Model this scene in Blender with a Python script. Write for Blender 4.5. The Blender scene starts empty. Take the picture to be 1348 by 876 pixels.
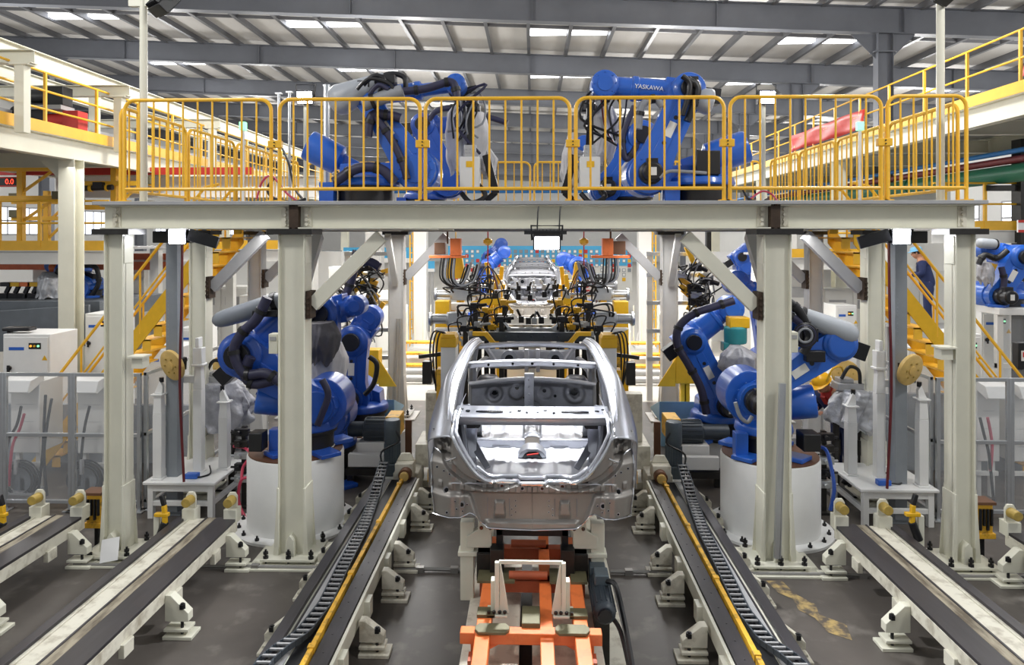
import bpy, math, random
from mathutils import Vector, Matrix
random.seed(7)
SC = bpy.context.scene
COL = SC.collection
PI = math.pi
# ---- the view the photograph was taken from: standing at the hall axis, 3.55 m up
FPX, EYE, YAW = 935.0, 3.55, math.atan(26.6 / 935.0)
_c, _s = math.cos(YAW), math.sin(YAW)

def _dir(px, py):
    a = (px - 674) / FPX
    return Vector((-_s + _c * a, _c + _s * a, (310 - py) / FPX))

def at(px, py, Y):
    d = _dir(px, py)
    t = Y / d.y
    return Vector((d.x * t, Y, EYE + d.z * t))

def fl(px, py, z=0.0):
    d = _dir(px, py)
    t = (z - EYE) / d.z
    return Vector((d.x * t, d.y * t, z))

# ------------------------------------------------------------------ materials
def srgb(h):
    if isinstance(h, str):
        h = h.lstrip('#')
        c = [int(h[i:i + 2], 16) / 255 for i in (0, 2, 4)]
    else:
        c = [v / 255 for v in h]
    return tuple((v / 12.92 if v <= .04045 else ((v + .055) / 1.055) ** 2.4) for v in c) + (1,)

def mat(name, col, rough=.5, metal=0.0, var=.12, scale=6.0, bump=0.0, col2=None, emit=None, estr=0.0, coat=0.0, alpha=1.0, trans=0.0, stretch=None, lo=.35, hi=.7, obj_coords=True):
    m = bpy.data.materials.new(name)
    m.use_nodes = True
    nt = m.node_tree
    b = nt.nodes['Principled BSDF']
    c = srgb(col)
    b.inputs['Roughness'].default_value = rough
    b.inputs['Metallic'].default_value = metal
    if coat: b.inputs['Coat Weight'].default_value = coat
    if trans: b.inputs['Transmission Weight'].default_value = trans
    if alpha < 1: b.inputs['Alpha'].default_value = alpha
    if emit is not None:
        b.inputs['Emission Color'].default_value = srgb(emit)
        b.inputs['Emission Strength'].default_value = estr
    if var > 0 or col2:
        tc = nt.nodes.new('ShaderNodeTexCoord')
        mp = nt.nodes.new('ShaderNodeMapping')
        if stretch: mp.inputs['Scale'].default_value = stretch
        nz = nt.nodes.new('ShaderNodeTexNoise')
        nz.inputs['Scale'].default_value = scale
        nz.inputs['Detail'].default_value = 5
        nz.inputs['Roughness'].default_value = .62
        rp = nt.nodes.new('ShaderNodeValToRGB')
        rp.color_ramp.elements[0].position = lo
        rp.color_ramp.elements[1].position = hi
        c2 = srgb(col2) if col2 else tuple(v * (1 - var) for v in c[:3]) + (1,)
        rp.color_ramp.elements[0].color = c2
        rp.color_ramp.elements[1].color = c
        nt.links.new(tc.outputs['Object'], mp.inputs['Vector'])
        nt.links.new(mp.outputs['Vector'], nz.inputs['Vector'])
        nt.links.new(nz.outputs['Fac'], rp.inputs['Fac'])
        nt.links.new(rp.outputs['Color'], b.inputs['Base Color'])
        if bump:
            bp = nt.nodes.new('ShaderNodeBump')
            bp.inputs['Strength'].default_value = bump
            bp.inputs['Distance'].default_value = .02
            nt.links.new(nz.outputs['Fac'], bp.inputs['Height'])
            nt.links.new(bp.outputs['Normal'], b.inputs['Normal'])
    else:
        b.inputs['Base Color'].default_value = c
    return m

def floor_mat():
    m = mat('factory_floor', '#625c57', .42, 0, scale=.55, col2='#3d3935', bump=.08, lo=.3, hi=.72)
    nt = m.node_tree
    b = nt.nodes['Principled BSDF']
    base = b.inputs['Base Color'].links[0].from_socket
    tc = nt.nodes.new('ShaderNodeTexCoord')
    n2 = nt.nodes.new('ShaderNodeTexNoise'); n2.inputs['Scale'].default_value = 3.2; n2.inputs['Detail'].default_value = 9
    r2 = nt.nodes.new('ShaderNodeValToRGB'); r2.color_ramp.elements[0].position = .56; r2.color_ramp.elements[1].position = .80
    r2.color_ramp.elements[0].color = (0, 0, 0, 1); r2.color_ramp.elements[1].color = (.55, .55, .55, 1)
    mx = nt.nodes.new('ShaderNodeMixRGB'); mx.inputs['Color2'].default_value = srgb('#9a948c')
    nt.links.new(tc.outputs['Object'], n2.inputs['Vector'])
    nt.links.new(n2.outputs['Fac'], r2.inputs['Fac'])
    nt.links.new(r2.outputs['Color'], mx.inputs['Fac'])
    nt.links.new(base, mx.inputs['Color1'])
    # the clean, pale painted bay beyond the cell starts at y = 17 m
    sx = nt.nodes.new('ShaderNodeSeparateXYZ'); nt.links.new(tc.outputs['Object'], sx.inputs['Vector'])
    gt = nt.nodes.new('ShaderNodeMath'); gt.operation = 'GREATER_THAN'; gt.inputs[1].default_value = 15.2
    nt.links.new(sx.outputs['Y'], gt.inputs[0])
    m2 = nt.nodes.new('ShaderNodeMixRGB'); m2.inputs['Color2'].default_value = srgb('#b5b1a8')
    nt.links.new(gt.outputs[0], m2.inputs['Fac']); nt.links.new(mx.outputs['Color'], m2.inputs['Color1'])
    nt.links.new(m2.outputs['Color'], b.inputs['Base Color'])
    return m

M = {}
def mats():
    M['cream'] = mat('cream_paint', '#dedccb', .38, 0, .07, 3)
    M['cream_worn'] = mat('worn_cream_paint', '#d6d2c2', .45, 0, scale=7, col2='#a39b89', lo=.28, hi=.52)
    M['white'] = mat('white_paint', '#e8e8e6', .4, 0, .05, 4)
    M['offwhite'] = mat('plant_white', '#dddcd8', .5, 0, .06, 2)
    M['steel_grey'] = mat('grey_painted_steel', '#adadae', .42, .2, .12, 4)
    M['col_grey'] = mat('grey_column_paint', '#c4c3c0', .42, 0, .1, 4)
    M['dark_steel'] = mat('dark_oily_steel', '#3a3836', .35, .5, .3, 9)
    M['black'] = mat('black_plastic', '#19191c', .4, 0, .2, 9)
    M['blackmetal'] = mat('black_metal', '#26262a', .35, .4, .25, 8)
    M['yellow'] = mat('safety_yellow', '#f6be32', .38, 0, .1, 5)
    M['yellow_worn'] = mat('worn_yellow_steel', '#e9b436', .5, .1, scale=9, col2='#7a5f2c', lo=.3, hi=.5)
    M['yellow_bright'] = mat('fixture_yellow', '#e8b51f', .36, 0, .12, 7)
    M['blue'] = mat('robot_blue', '#2763c6', .32, 0, .12, 3, coat=.3)
    M['blue2'] = mat('shaded_robot_blue', '#1f50ae', .34, 0, .16, 4, coat=.25)  # robot blue darkened: the weaker light below the deck is put into the colour
    M['hose'] = mat('navy_hose', '#2c2c48', .5, 0, .2, 12)
    M['greyhose'] = mat('grey_hose', '#8d9096', .5, 0, .15, 12)
    M['cover'] = mat('robot_grey_cover', '#a9aeb5', .4, 0, .08, 5)
    M['greycover'] = mat('mid_grey_cover', '#7f858e', .42, 0, .1, 5)
    M['cloth'] = mat('grey_dust_cover', '#b4b5bc', .5, .2, .3, 7, bump=1.0)
    M['cloth_white'] = mat('white_dust_cover', '#d4d3d6', .7, 0, .18, 4, bump=.4)
    M['cloth_dark'] = mat('dark_dust_cover', '#5b595e', .7, 0, .3, 5, bump=.5)
    M['foil'] = mat('silver_foil_cover', '#d2d4d9', .36, .45, .3, 8, bump=1.0)
    M['biw'] = mat('bare_body_steel', '#b4b6bd', .32, .85, .12, 5)
    M['biw_dark'] = mat('inner_body_steel', '#94969d', .4, .65, .22, 7)
    M['biw_lit'] = mat('lamplit_body_steel', '#d0d1d7', .36, .5, .12, 6)  # paler copy of the body steel, lamp light put into its colour
    M['fascia'] = mat('rear_panel_steel', '#98948f', .42, .6, .12, 5)
    M['alu'] = mat('aluminium', '#c4c7ca', .3, .75, .1, 8)
    M['chrome'] = mat('bright_metal', '#d4d6da', .18, .95, .05, 8)
    M['orange'] = mat('orange_paint', '#e97a3f', .42, 0, scale=6, col2='#c8602f', lo=.25, hi=.5)
    M['orange2'] = mat('red_oxide_paint', '#b35a38', .5, 0, .25, 6)
    M['olive'] = mat('olive_wear_pad', '#6f6a4e', .55, .2, .25, 8)
    M['motor'] = mat('motor_grey', '#566168', .4, .15, .2, 7)
    M['motor_dark'] = mat('dark_motor_grey', '#3c444c', .42, .15, .25, 7)
    M['rubber'] = mat('black_rail_strip', '#39363a', .38, .1, .35, 5, stretch=(3, .4, 1))
    M['rust'] = mat('rusty_bracket', '#4a3a2d', .7, .2, .4, 11)
    M['roofpanel'] = mat('roof_insulation', '#c9c6c2', .7, 0, .16, .9, stretch=(1, .25, 1))
    M['roofsteel'] = mat('grey_roof_steel', '#6a6d74', .42, .1, .18, .6)
    M['purlin'] = mat('purlin_grey', '#67686c', .45, .15, .18, .8)
    M['skylight'] = mat('roof_light', '#ffffff', .5, 0, 0, emit='#f4f8ff', estr=5.0)
    M['lamp'] = mat('lamp_glow', '#ffffff', .5, 0, 0, emit='#eef2ff', estr=30.0)
    M['lamp_soft'] = mat('lamp_glow_soft', '#ffffff', .5, 0, 0, emit='#f2f5ff', estr=9.0)
    M['wall'] = mat('white_wall', '#dcdcda', .7, 0, .06, .5)
    M['walldark'] = mat('wall_cladding', '#a9acb0', .6, 0, .1, .4)
    M['winglow'] = mat('daylit_window', '#ffffff', .5, 0, 0, emit='#eaf1ff', estr=1.6)
    M['acrylic'] = mat('clear_guard_sheet', '#eef1f4', .06, 0, 0, alpha=.16)
    M['hazy'] = mat('hazy_guard_sheet', '#dfe3e8', .06, 0, 0, alpha=.13)
    M['tan'] = mat('tan_fibre_disc', '#d9b76c', .55, 0, .2, 9)
    M['brass'] = mat('yellow_rubber_stop', '#b99e4e', .5, .1, .3, 9)
    M['red'] = mat('red_paint', '#c8342c', .5, 0, .12, 5)
    M['redhose'] = mat('red_hose', '#c03a55', .4, 0, .1, 8)
    M['darkred'] = mat('dark_red_pipe', '#6e2127', .45, 0, .15, 6)
    M['green'] = mat('green_pipe', '#1c6b4f', .42, 0, .12, 3)
    M['bluepipe'] = mat('blue_pipe', '#2a7fca', .42, 0, .1, 3)
    M['teal'] = mat('teal_gearbox', '#2e8c92', .42, 0, .15, 6)
    M['sky'] = mat('board_blue', '#4aa8d8', .6, 0, .04, 2)
    M['cyan'] = mat('pale_blue_ramp', '#8fbcdc', .45, .1, .1, 4)
    M['skin'] = mat('skin', '#c08a6c', .55, 0, .1, 8)
    M['navy'] = mat('navy_workwear', '#222f5c', .75, 0, .18, 8)
    M['helmet'] = mat('yellow_helmet', '#f5b818', .3, 0, .04, 5)
    M['greybox'] = mat('grey_enclosure', '#8a9096', .5, .1, .1, 5)
    M['beltgrey'] = mat('grey_machine_bed', '#747a80', .45, .3, .2, 3)
    M['brown'] = mat('rust_brown_plate', '#6e4a33', .55, .2, .2, 7)
    M['lens'] = mat('dark_glass', '#0c1016', .1, 0, 0)
    M['pipe'] = mat('floor_conduit', '#9c9a96', .4, .6, .15, 5)
    M['green_led'] = mat('green_light', '#7fe8a8', .4, 0, 0, emit='#9cffc0', estr=1.2)
    M['amber_led'] = mat('amber_light', '#ffb040', .4, 0, 0, emit='#ffb040', estr=1.0)
    M['tanworn'] = mat('oily_tan_strip', '#a59c88', .5, .1, scale=5, col2='#5f5546', lo=.35, hi=.6, stretch=(3, .6, 1))
    M['floormark'] = mat('worn_floor_paint', '#b39a63', .5, 0, scale=9, col2='#5a524a', lo=.42, hi=.62)
    M['floor'] = floor_mat()
mats()

# ------------------------------------------------------------------ geometry
def frame(axis, up=None):
    w = Vector(axis).normalized()
    u = Vector(up) if up is not None else (Vector((0, 0, 1)) if abs(w.z) < .95 else Vector((0, 1, 0)))
    a = u.cross(w)
    if a.length < 1e-5:
        a = Vector((1, 0, 0)).cross(w)
    a.normalize()
    b = w.cross(a)
    return a, b, w

class MB:
    """collects shapes for one mesh"""
    def __init__(s):
        s.v = []; s.f = []; s.mi = []; s.m = 0
    def add(s, vs, fs):
        o = len(s.v)
        s.v += [tuple(p) for p in vs]
        s.f += [tuple(i + o for i in f) for f in fs]
        s.mi += [s.m] * len(fs)
        return s
    def bx(s, x0, x1, y0, y1, z0, z1):
        return s.add([(x0, y0, z0), (x1, y0, z0), (x1, y1, z0), (x0, y1, z0), (x0, y0, z1), (x1, y0, z1), (x1, y1, z1), (x0, y1, z1)],
                     [(0, 3, 2, 1), (4, 5, 6, 7), (0, 1, 5, 4), (1, 2, 6, 5), (2, 3, 7, 6), (3, 0, 4, 7)])
    def box(s, c, d, rz=0.0, rx=0.0, ry=0.0):
        from mathutils import Euler
        R = Euler((rx, ry, rz)).to_matrix()
        c = Vector(c); h = Vector(d) / 2
        pts = [c + R @ Vector((sx * h.x, sy * h.y, sz * h.z)) for sz in (-1, 1) for sx, sy in ((-1, -1), (1, -1), (1, 1), (-1, 1))]
        return s.add(pts, [(0, 3, 2, 1), (4, 5, 6, 7), (0, 1, 5, 4), (1, 2, 6, 5), (2, 3, 7, 6), (3, 0, 4, 7)])
    def bar(s, p, q, w, h, up=None, w2=None, h2=None):
        p = Vector(p); q = Vector(q)
        a, b, _ = frame(q - p, up)
        w2 = w if w2 is None else w2; h2 = h if h2 is None else h2
        pts = []
        for o, ww, hh in ((p, w, h), (q, w2, h2)):
            for sx, sy in ((-1, -1), (1, -1), (1, 1), (-1, 1)):
                pts.append(o + a * sx * ww / 2 + b * sy * hh / 2)
        return s.add(pts, [(0, 3, 2, 1), (4, 5, 6, 7), (0, 1, 5, 4), (1, 2, 6, 5), (2, 3, 7, 6), (3, 0, 4, 7)])
    def cyl(s, p, q, r, r2=None, n=16, cap=True):
        p = Vector(p); q = Vector(q); r2 = r if r2 is None else r2
        a, b, _ = frame(q - p)
        pts = []
        for o, rr in ((p, r), (q, r2)):
            for i in range(n):
                t = 2 * PI * i / n
                pts.append(o + a * math.cos(t) * rr + b * math.sin(t) * rr)
        fs = [(i, (i + 1) % n, n + (i + 1) % n, n + i) for i in range(n)]
        if cap:
            fs += [tuple(range(n - 1, -1, -1)), tuple(range(n, 2 * n))]
        return s.add(pts, fs)
    def lathe(s, p, axis, prof, n=24, cap=True):
        p = Vector(p); a, b, w = frame(axis)
        pts = []
        for r, h in prof:
            for i in range(n):
                t = 2 * PI * i / n
                pts.append(p + w * h + (a * math.cos(t) + b * math.sin(t)) * max(r, 1e-4))
        fs = []
        for k in range(len(prof) - 1):
            for i in range(n):
                j = (i + 1) % n
                fs.append((k * n + i, k * n + j, (k + 1) * n + j, (k + 1) * n + i))
        if cap:
            fs.append(tuple(range(n - 1, -1, -1)))
            fs.append(tuple((len(prof) - 1) * n + i for i in range(n)))
        return s.add(pts, fs)
    def tube(s, pts, r, n=8, smooth=0, radii=None, cap=True, flat=1.0):
        P = [Vector(p) for p in pts]
        R = list(radii) if radii else [r] * len(P)
        if smooth:
            P, R = spline(P, R, smooth)
        ring = []
        w = (P[1] - P[0]).normalized()
        a, b, _ = frame(w)
        for i, p in enumerate(P):
            if i == 0: t = P[1] - P[0]
            elif i == len(P) - 1: t = P[-1] - P[-2]
            else: t = (P[i + 1] - P[i]).normalized() + (P[i] - P[i - 1]).normalized()
            if t.length < 1e-6: t = w
            t = t.normalized()
            a = (a - t * a.dot(t))
            if a.length < 1e-5: a = frame(t)[0]
            a.normalize(); b = t.cross(a)
            for k in range(n):
                th = 2 * PI * k / n
                ring.append(p + a * math.cos(th) * R[i] + b * math.sin(th) * R[i] * flat)
        fs = []
        for i in range(len(P) - 1):
            for k in range(n):
                j = (k + 1) % n
                fs.append((i * n + k, i * n + j, (i + 1) * n + j, (i + 1) * n + k))
        if cap:
            fs += [tuple(range(n - 1, -1, -1)), tuple((len(P) - 1) * n + k for k in range(n))]
        return s.add(ring, fs)
    def prism(s, poly, o, ex, ey, ez, d0, d1):
        """polygon (u,v) in the plane o + u*ex + v*ey, extruded from d0 to d1 along ez"""
        o = Vector(o); ex = Vector(ex); ey = Vector(ey); ez = Vector(ez)
        n = len(poly)
        pts = [o + ex * u + ey * v + ez * d for d in (d0, d1) for u, v in poly]
        fs = [tuple(range(n - 1, -1, -1)), tuple(range(n, 2 * n))] + [(i, (i + 1) % n, n + (i + 1) % n, n + i) for i in range(n)]
        return s.add(pts, fs)
    def ell(s, c, rx, ry, rz, n=16, m=10, R=None):
        c = Vector(c); pts = []; fs = []
        for i in range(m + 1):
            ph = PI * i / m
            for k in range(n):
                th = 2 * PI * k / n
                v = Vector((rx * math.sin(ph) * math.cos(th), ry * math.sin(ph) * math.sin(th), rz * math.cos(ph)))
                if R is not None: v = R @ v
                pts.append(c + v)
        for i in range(m):
            for k in range(n):
                j = (k + 1) % n
                fs.append((i * n + k, (i + 1) * n + k, (i + 1) * n + j, i * n + j))
        return s.add(pts, fs)
    def ibeam(s, p, q, h, w, tf=.015, tw=.012, up=(0, 0, 1)):
        p = Vector(p); q = Vector(q)
        a, b, t = frame(q - p, up)      # b along up
        for sg in (-1, 1):
            o = b * sg * (h / 2 - tf / 2)
            s.bar(p + o, q + o, w, tf, up)
        s.bar(p, q, tw, h - 2 * tf, up)
        return s
    def disc_bolt(s, p, axis, r=.014, h=.02):
        p = Vector(p); return s.cyl(p, p + Vector(axis).normalized() * h, r, n=6)
    def grid(s, rows):
        n = len(rows[0]); pts = [p for r in rows for p in r]
        fs = []
        for i in range(len(rows) - 1):
            for k in range(n - 1):
                fs.append((i * n + k, i * n + k + 1, (i + 1) * n + k + 1, (i + 1) * n + k))
        return s.add(pts, fs)
    def build(s, name, m, parent=None, bevel=0.0, solid=0.0, angle=38, sub=0, bseg=2, flip=False):
        o0 = Vector((0, 0, 0))
        if parent is not None:
            r = parent
            while r.parent is not None: r = r.parent
            o0 = Vector(r.location)
        me = bpy.data.meshes.new(name)
        me.from_pydata([(x - o0.x, y - o0.y, z - o0.z) for x, y, z in s.v], [], s.f)
        ms = m if isinstance(m, (list, tuple)) else [m]
        for k in ms: me.materials.append(M[k])
        if len(ms) > 1: me.polygons.foreach_set('material_index', s.mi)
        me.polygons.foreach_set('use_smooth', [True] * len(me.polygons))
        me.update()
        me.set_sharp_from_angle(angle=math.radians(angle))
        o = bpy.data.objects.new(name, me)
        COL.objects.link(o)
        if parent is not None: o.parent = parent
        if solid:
            k = o.modifiers.new('thickness', 'SOLIDIFY'); k.thickness = solid; k.offset = 0
        if sub:
            k = o.modifiers.new('smooth', 'SUBSURF'); k.levels = sub; k.render_levels = sub
        if bevel:
            k = o.modifiers.new('edge', 'BEVEL'); k.width = bevel; k.segments = bseg; k.limit_method = 'ANGLE'; k.angle_limit = math.radians(40)
        return o

def spline(P, R, k):
    out = []; ro = []
    n = len(P)
    for i in range(n - 1):
        p0 = P[max(i - 1, 0)]; p1 = P[i]; p2 = P[i + 1]; p3 = P[min(i + 2, n - 1)]
        for j in range(k):
            t = j / k
            out.append(.5 * ((2 * p1) + (p2 - p0) * t + (2 * p0 - 5 * p1 + 4 * p2 - p3) * t * t + (3 * p1 - p0 - 3 * p2 + p3) * t ** 3))
            ro.append(R[i] * (1 - t) + R[i + 1] * t)
    out.append(P[-1]); ro.append(R[-1])
    return out, ro

def thing(name, label, cat, loc=(0, 0, 0), group=None):
    o = bpy.data.objects.new(name, None)
    COL.objects.link(o)
    o.location = loc; o.empty_display_size = .1
    return tag(o, label, cat, group)

def tag(o, label, cat, group=None):
    o['label'] = label; o['category'] = cat
    if group: o['group'] = group
    return o

def struct(o, label=None):
    o['kind'] = 'structure'
    if label: o['label'] = label; o['category'] = label.split()[-1]
    return o

def copy_tree(o, loc=None, label=None, parent=None, mirror=False):
    c = o.copy(); COL.objects.link(c)
    c.parent = parent
    if loc is not None: c.location = loc
    if label: c['label'] = label
    for ch in list(o.children):
        copy_tree(ch, None, None, c)
    return c

def text(name, body, size, m, origin, ex, ey, parent=None, extrude=.002, align='CENTER'):
    """lettering turned into a real mesh lying in the plane ex, ey"""
    cu = bpy.data.curves.new(name, 'FONT')
    cu.body = body; cu.size = size; cu.extrude = extrude; cu.align_x = align; cu.align_y = 'CENTER'
    tmp = bpy.data.objects.new(name + '_src', cu)
    COL.objects.link(tmp)
    dg = bpy.context.evaluated_depsgraph_get()
    me = bpy.data.meshes.new_from_object(tmp.evaluated_get(dg))
    bpy.data.objects.remove(tmp)
    ex = Vector(ex).normalized(); ey = Vector(ey).normalized(); ez = ex.cross(ey)
    o0 = Vector((0, 0, 0))
    if parent is not None:
        r = parent
        while r.parent is not None: r = r.parent
        o0 = Vector(r.location)
    T = Matrix((ex, ey, ez)).transposed().to_4x4()
    T.translation = Vector(origin) - o0
    me.transform(T)
    me.materials.clear(); me.materials.append(M[m])
    o = bpy.data.objects.new(name, me); COL.objects.link(o)
    if parent is not None: o.parent = parent
    return o
# ================================================================== the hall
def roof_z(x): return 11.35 - .042 * x
ROOF0, ROOF1 = 12.0, 96.0
XL, XR = -34.0, 26.0
struct(MB().bx(XL, XR, -6, 97, -.2, 0).build('floor', 'floor'))
# worn yellow paint left on the floor in front of the right inner column
_p = [(2.40, 7.36), (2.56, 7.37), (2.60, 7.1), (2.72, 6.9), (2.68, 6.72), (2.86, 6.55), (2.80, 6.3), (2.64, 6.42), (2.62, 6.66), (2.52, 6.8), (2.54, 7.0), (2.44, 7.12)]
struct(MB().add([(x, y, .003) for x, y in _p], [tuple(range(len(_p) - 1, -1, -1))]).build('floor_marking', 'floormark'))
# roof sheet with the insulation's slight sag between purlins
b = MB()
b.add([(XL, ROOF0, roof_z(XL) + .28), (XR, ROOF0, roof_z(XR) + .28), (XR, ROOF1, roof_z(XR) + .28), (XL, ROOF1, roof_z(XL) + .28),
       (XL, ROOF0, roof_z(XL) + .4), (XR, ROOF0, roof_z(XR) + .4), (XR, ROOF1, roof_z(XR) + .4), (XL, ROOF1, roof_z(XL) + .4)],
      [(0, 3, 2, 1), (4, 5, 6, 7), (0, 1, 5, 4), (1, 2, 6, 5), (2, 3, 7, 6), (3, 0, 4, 7)])
struct(b.build('ceiling', 'roofpanel'))
RAFT = [23.4 + 7.6 * i for i in range(10)]
for y in RAFT:
    b = MB()
    b.ibeam((XL, y, roof_z(XL) - .35), (XR, y, roof_z(XR) - .35), .86, .34, .03, .02)
    for x in range(-30, 25, 6):
        z = roof_z(x) - .35
        b.bx(x - .012, x + .012, y - .17, y + .17, z - .43, z + .43)
    struct(b.build('roof_beam', 'roofsteel'))
for i in range(37):
    x = 1.42 + 1.6 * (i - 22)
    b = MB()
    z = roof_z(x) + .17
    b.bx(x - .035, x + .035, ROOF0, ROOF1, z - .12, z + .11)
    b.bx(x - .035, x + .10, ROOF0, ROOF1, z - .14, z - .12)
    struct(b.build('roof_purlin', 'purlin'))
# cross bridging lines between purlins
for y in [26.9 + 7.6 * i for i in range(9)]:
    b = MB()
    b.bar((XL, y, roof_z(XL) + .12), (XR, y, roof_z(XR) + .12), .06, .12)
    struct(b.build('roof_bridging', 'purlin'))
# bright roof lights, two bays wide, every ten metres
for r, y in enumerate([28.0 + 7.6 * i for i in range(9)]):
    for x0 in (-28.98, -19.38, -9.78, -.18, 9.42, 19.02):
        for dx in (0.08, 1.68):
            o = MB()
            o.bx(x0 + dx, x0 + dx + 1.44, y - .2, y + .2, roof_z(x0) + .12, roof_z(x0) + .24)
            struct(o.build('roof_light', 'skylight'))
# hall columns
def hall_column(x, y, top, w=.34, lab=None):
    b = MB()
    b.ibeam((x, y, 0), (x, y, top), .5, w, .02, .014, up=(1, 0, 0))
    b.bx(x - .3, x + .3, y - .25, y + .25, 0, .03)
    b.bx(x - .36, x + .36, y - .2, y + .2, top - .62, top - .58)
    for s in (-1, 1):
        b.prism([(0, 0), (.8, 0), (0, -.8)], (x + s * .25, y, top), (s, 0, 0), (0, 0, 1), (0, 1, 0), -.01, .01)
    struct(b.build('hall_column', 'roofsteel'))
for y in RAFT[1:6]:
    hall_column(-21.6, y, roof_z(-21.6) - .78)
for y in RAFT[0:6]:
    hall_column(11.4, y, roof_z(11.4) - .78)
# far walls
struct(MB().bx(XL, XR, 96, 96.3, 0, roof_z(XL) + .6).build('wall_back', 'wall'))
struct(MB().bx(XL - .3, XL, 12, 96, 0, roof_z(XL) + .4).build('wall_left', 'wall'))
struct(MB().bx(XR, XR + .3, 12, 96, 0, roof_z(XR) + .4).build('wall_right', 'wall'))
for i, y in enumerate([24, 33, 42, 52, 63, 75]):
    for k, (xw, s) in enumerate(((XL, 1), (XR, -1))):
        b = MB()
        b.m = 0; b.bx(min(xw, xw + s * .05), max(xw, xw + s * .05), y, y + 7, 3.6, 5.4)
        b.m = 1
        for j in range(8):
            b.bx(min(xw + s * .03, xw + s * .09), max(xw + s * .03, xw + s * .09), y + j - .04, y + j + .04, 3.6, 5.4)
        for z in (3.6, 4.5, 5.4):
            b.bx(min(xw + s * .03, xw + s * .09), max(xw + s * .03, xw + s * .09), y, y + 7, z - .05, z + .05)
        struct(b.build('window_%d' % (i * 2 + k + 1), ['winglow', 'steel_grey']))
# ================================================================== the two-storey gantry
GF, GB = 7.78, 13.9          # front and back column rows
BZ0, BZ1 = 3.62, 3.88        # beam
DK = 3.92                    # deck level
gantry = thing('gantry_platform', 'large cream steel gantry platform straddling the welding line on tall columns', 'platform', (0, GF, 0))
def hcol(x, y, w, d, face, top=3.56, flare=True, m='cream'):
    """H section: flanges parallel to the depth axis, open web seen from the front"""
    b = MB()
    t = .014
    b.bx(x - w / 2, x - w / 2 + t, y - d / 2, y + d / 2, .06, top)
    b.bx(x + w / 2 - t, x + w / 2, y - d / 2, y + d / 2, .06, top)
    b.bx(x - w / 2, x + w / 2, y - .008 - d / 2 + .06, y + .008 - d / 2 + .06, .06, top)
    for s in (-1, 1):     # splice plates at the head
        b.bx(x + s * (w / 2) - .008, x + s * (w / 2) + .008, y - d / 2 + .02, y + d / 2 - .02, top - .32, top - .02)
    if flare:
        for s in (-1, 1):
            b.prism([(0, .04), (.05, .04), (.0, .85)], (x + s * w / 2, y, 0), (s, 0, 0), (0, 0, 1), (0, 1, 0), -d / 2 - .01, -d / 2 + .004)
            b.prism([(0, .04), (.05, .04), (.0, .85)], (x + s * w / 2, y, 0), (s, 0, 0), (0, 0, 1), (0, 1, 0), d / 2 - .004, d / 2 + .01)
            b.bx(x + s * w / 2 - .012, x + s * w / 2 + .012, y - d / 2 - .012, y + d / 2 + .012, .06, .8)
        b.prism([(-.05, .06), (.05, .06), (.04, .25), (0, .3), (-.04, .25)], (x, y - d / 2, 0), (1, 0, 0), (0, 0, 1), (0, 1, 0), -.05, .1)
    c = b.build('column', m, gantry, bevel=.004)
    p = MB()
    p.bx(x - w / 2 - .15, x + w / 2 + .15, y - d / 2 - .13, y + d / 2 + .13, .05, .075)
    p.bx(x - .09, x + .09, y - d / 2 - .07, y + d / 2 + .07, .0, .05)
    p.bx(x - w / 2 - .26, x + w / 2 + .26, y - d / 2 - .24, y + d / 2 + .2, 0, .022)
    bp = p.build('base_plate', m, c, bevel=.003)
    for sx in (-1, 0, 1):
        for sy in (-1, 1):
            q = MB()
            bxp, byp = x + sx * (w / 2 + .1), y + sy * (d / 2 + .09)
            q.cyl((bxp, byp, .02), (bxp, byp, .17), .012, n=8)
            q.cyl((bxp, byp, .075), (bxp, byp, .10), .03, n=6)
            q.cyl((bxp, byp, .12), (bxp, byp, .145), .028, n=6)
            q.build('anchor_bolt', 'black', bp)
    k = MB()
    k.bx(x - w / 2 - .1, x + w / 2 + .1, y - d / 2 - .06, y + d / 2 + .06, top, BZ0)
    k.build('cap_plate', 'dark_steel', c)
    return c
for s in (-1, 1):
    hcol(s * 4.6, GF, .21, .22, s)
    hcol(s * 2.62, GF, .29, .26, s)
    for y in (9.74, 11.75):
        hcol(s * 4.6, y, .23, .23, s, m='cream' if y < 10 else 'col_grey')
    hcol(s * 2.66, GB, .30, .26, s, m='col_grey')
    hcol(s * 4.6, GB, .23, .23, s, m='col_grey')
# front beam in three bolted lengths
def beam(x0, x1, y, m='cream'):
    b = MB()
    b.ibeam((x0, y, (BZ0 + BZ1) / 2), (x1, y, (BZ0 + BZ1) / 2), BZ1 - BZ0, .2, .016, .012)
    return b.build('beam', m, gantry, bevel=.003)
for y, mm in ((GF - .06, 'cream'), (GB, 'steel_grey')):
    bms = [beam(-4.72, -2.60, y, mm), beam(-2.57, 2.57, y, mm), beam(2.60, 4.72, y, mm)]
    if y < 9:
        for bi, xs in ((0, (-4.58, -2.70)), (1, (-2.46, 2.46)), (2, (2.70, 4.58))):
            for x in xs:
                q = MB()
                q.bx(x - .045, x + .045, y - .022, y - .006, BZ0 + .02, BZ1 - .02)
                for z in (.05, .1, .155, .21):
                    q.cyl((x, y - .05, BZ0 + z), (x, y - .02, BZ0 + z), .02, n=6)
                q.build('splice_plate', 'cream_worn', bms[bi])
        for x in (-2.585, 2.585):
            MB().bx(x - .05, x + .05, y - .1, y + .02, BZ0 - .01, BZ1 + .0).build('joint_plate', 'rust', bms[1])
for x in (-4.6, -2.62, 2.62, 4.6):
    b = MB()
    b.ibeam((x, GF + .05, (BZ0 + BZ1) / 2), (x, GB - .05, (BZ0 + BZ1) / 2), .24, .2, .016, .012)
    b.build('side_beam', 'cream', gantry)
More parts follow.
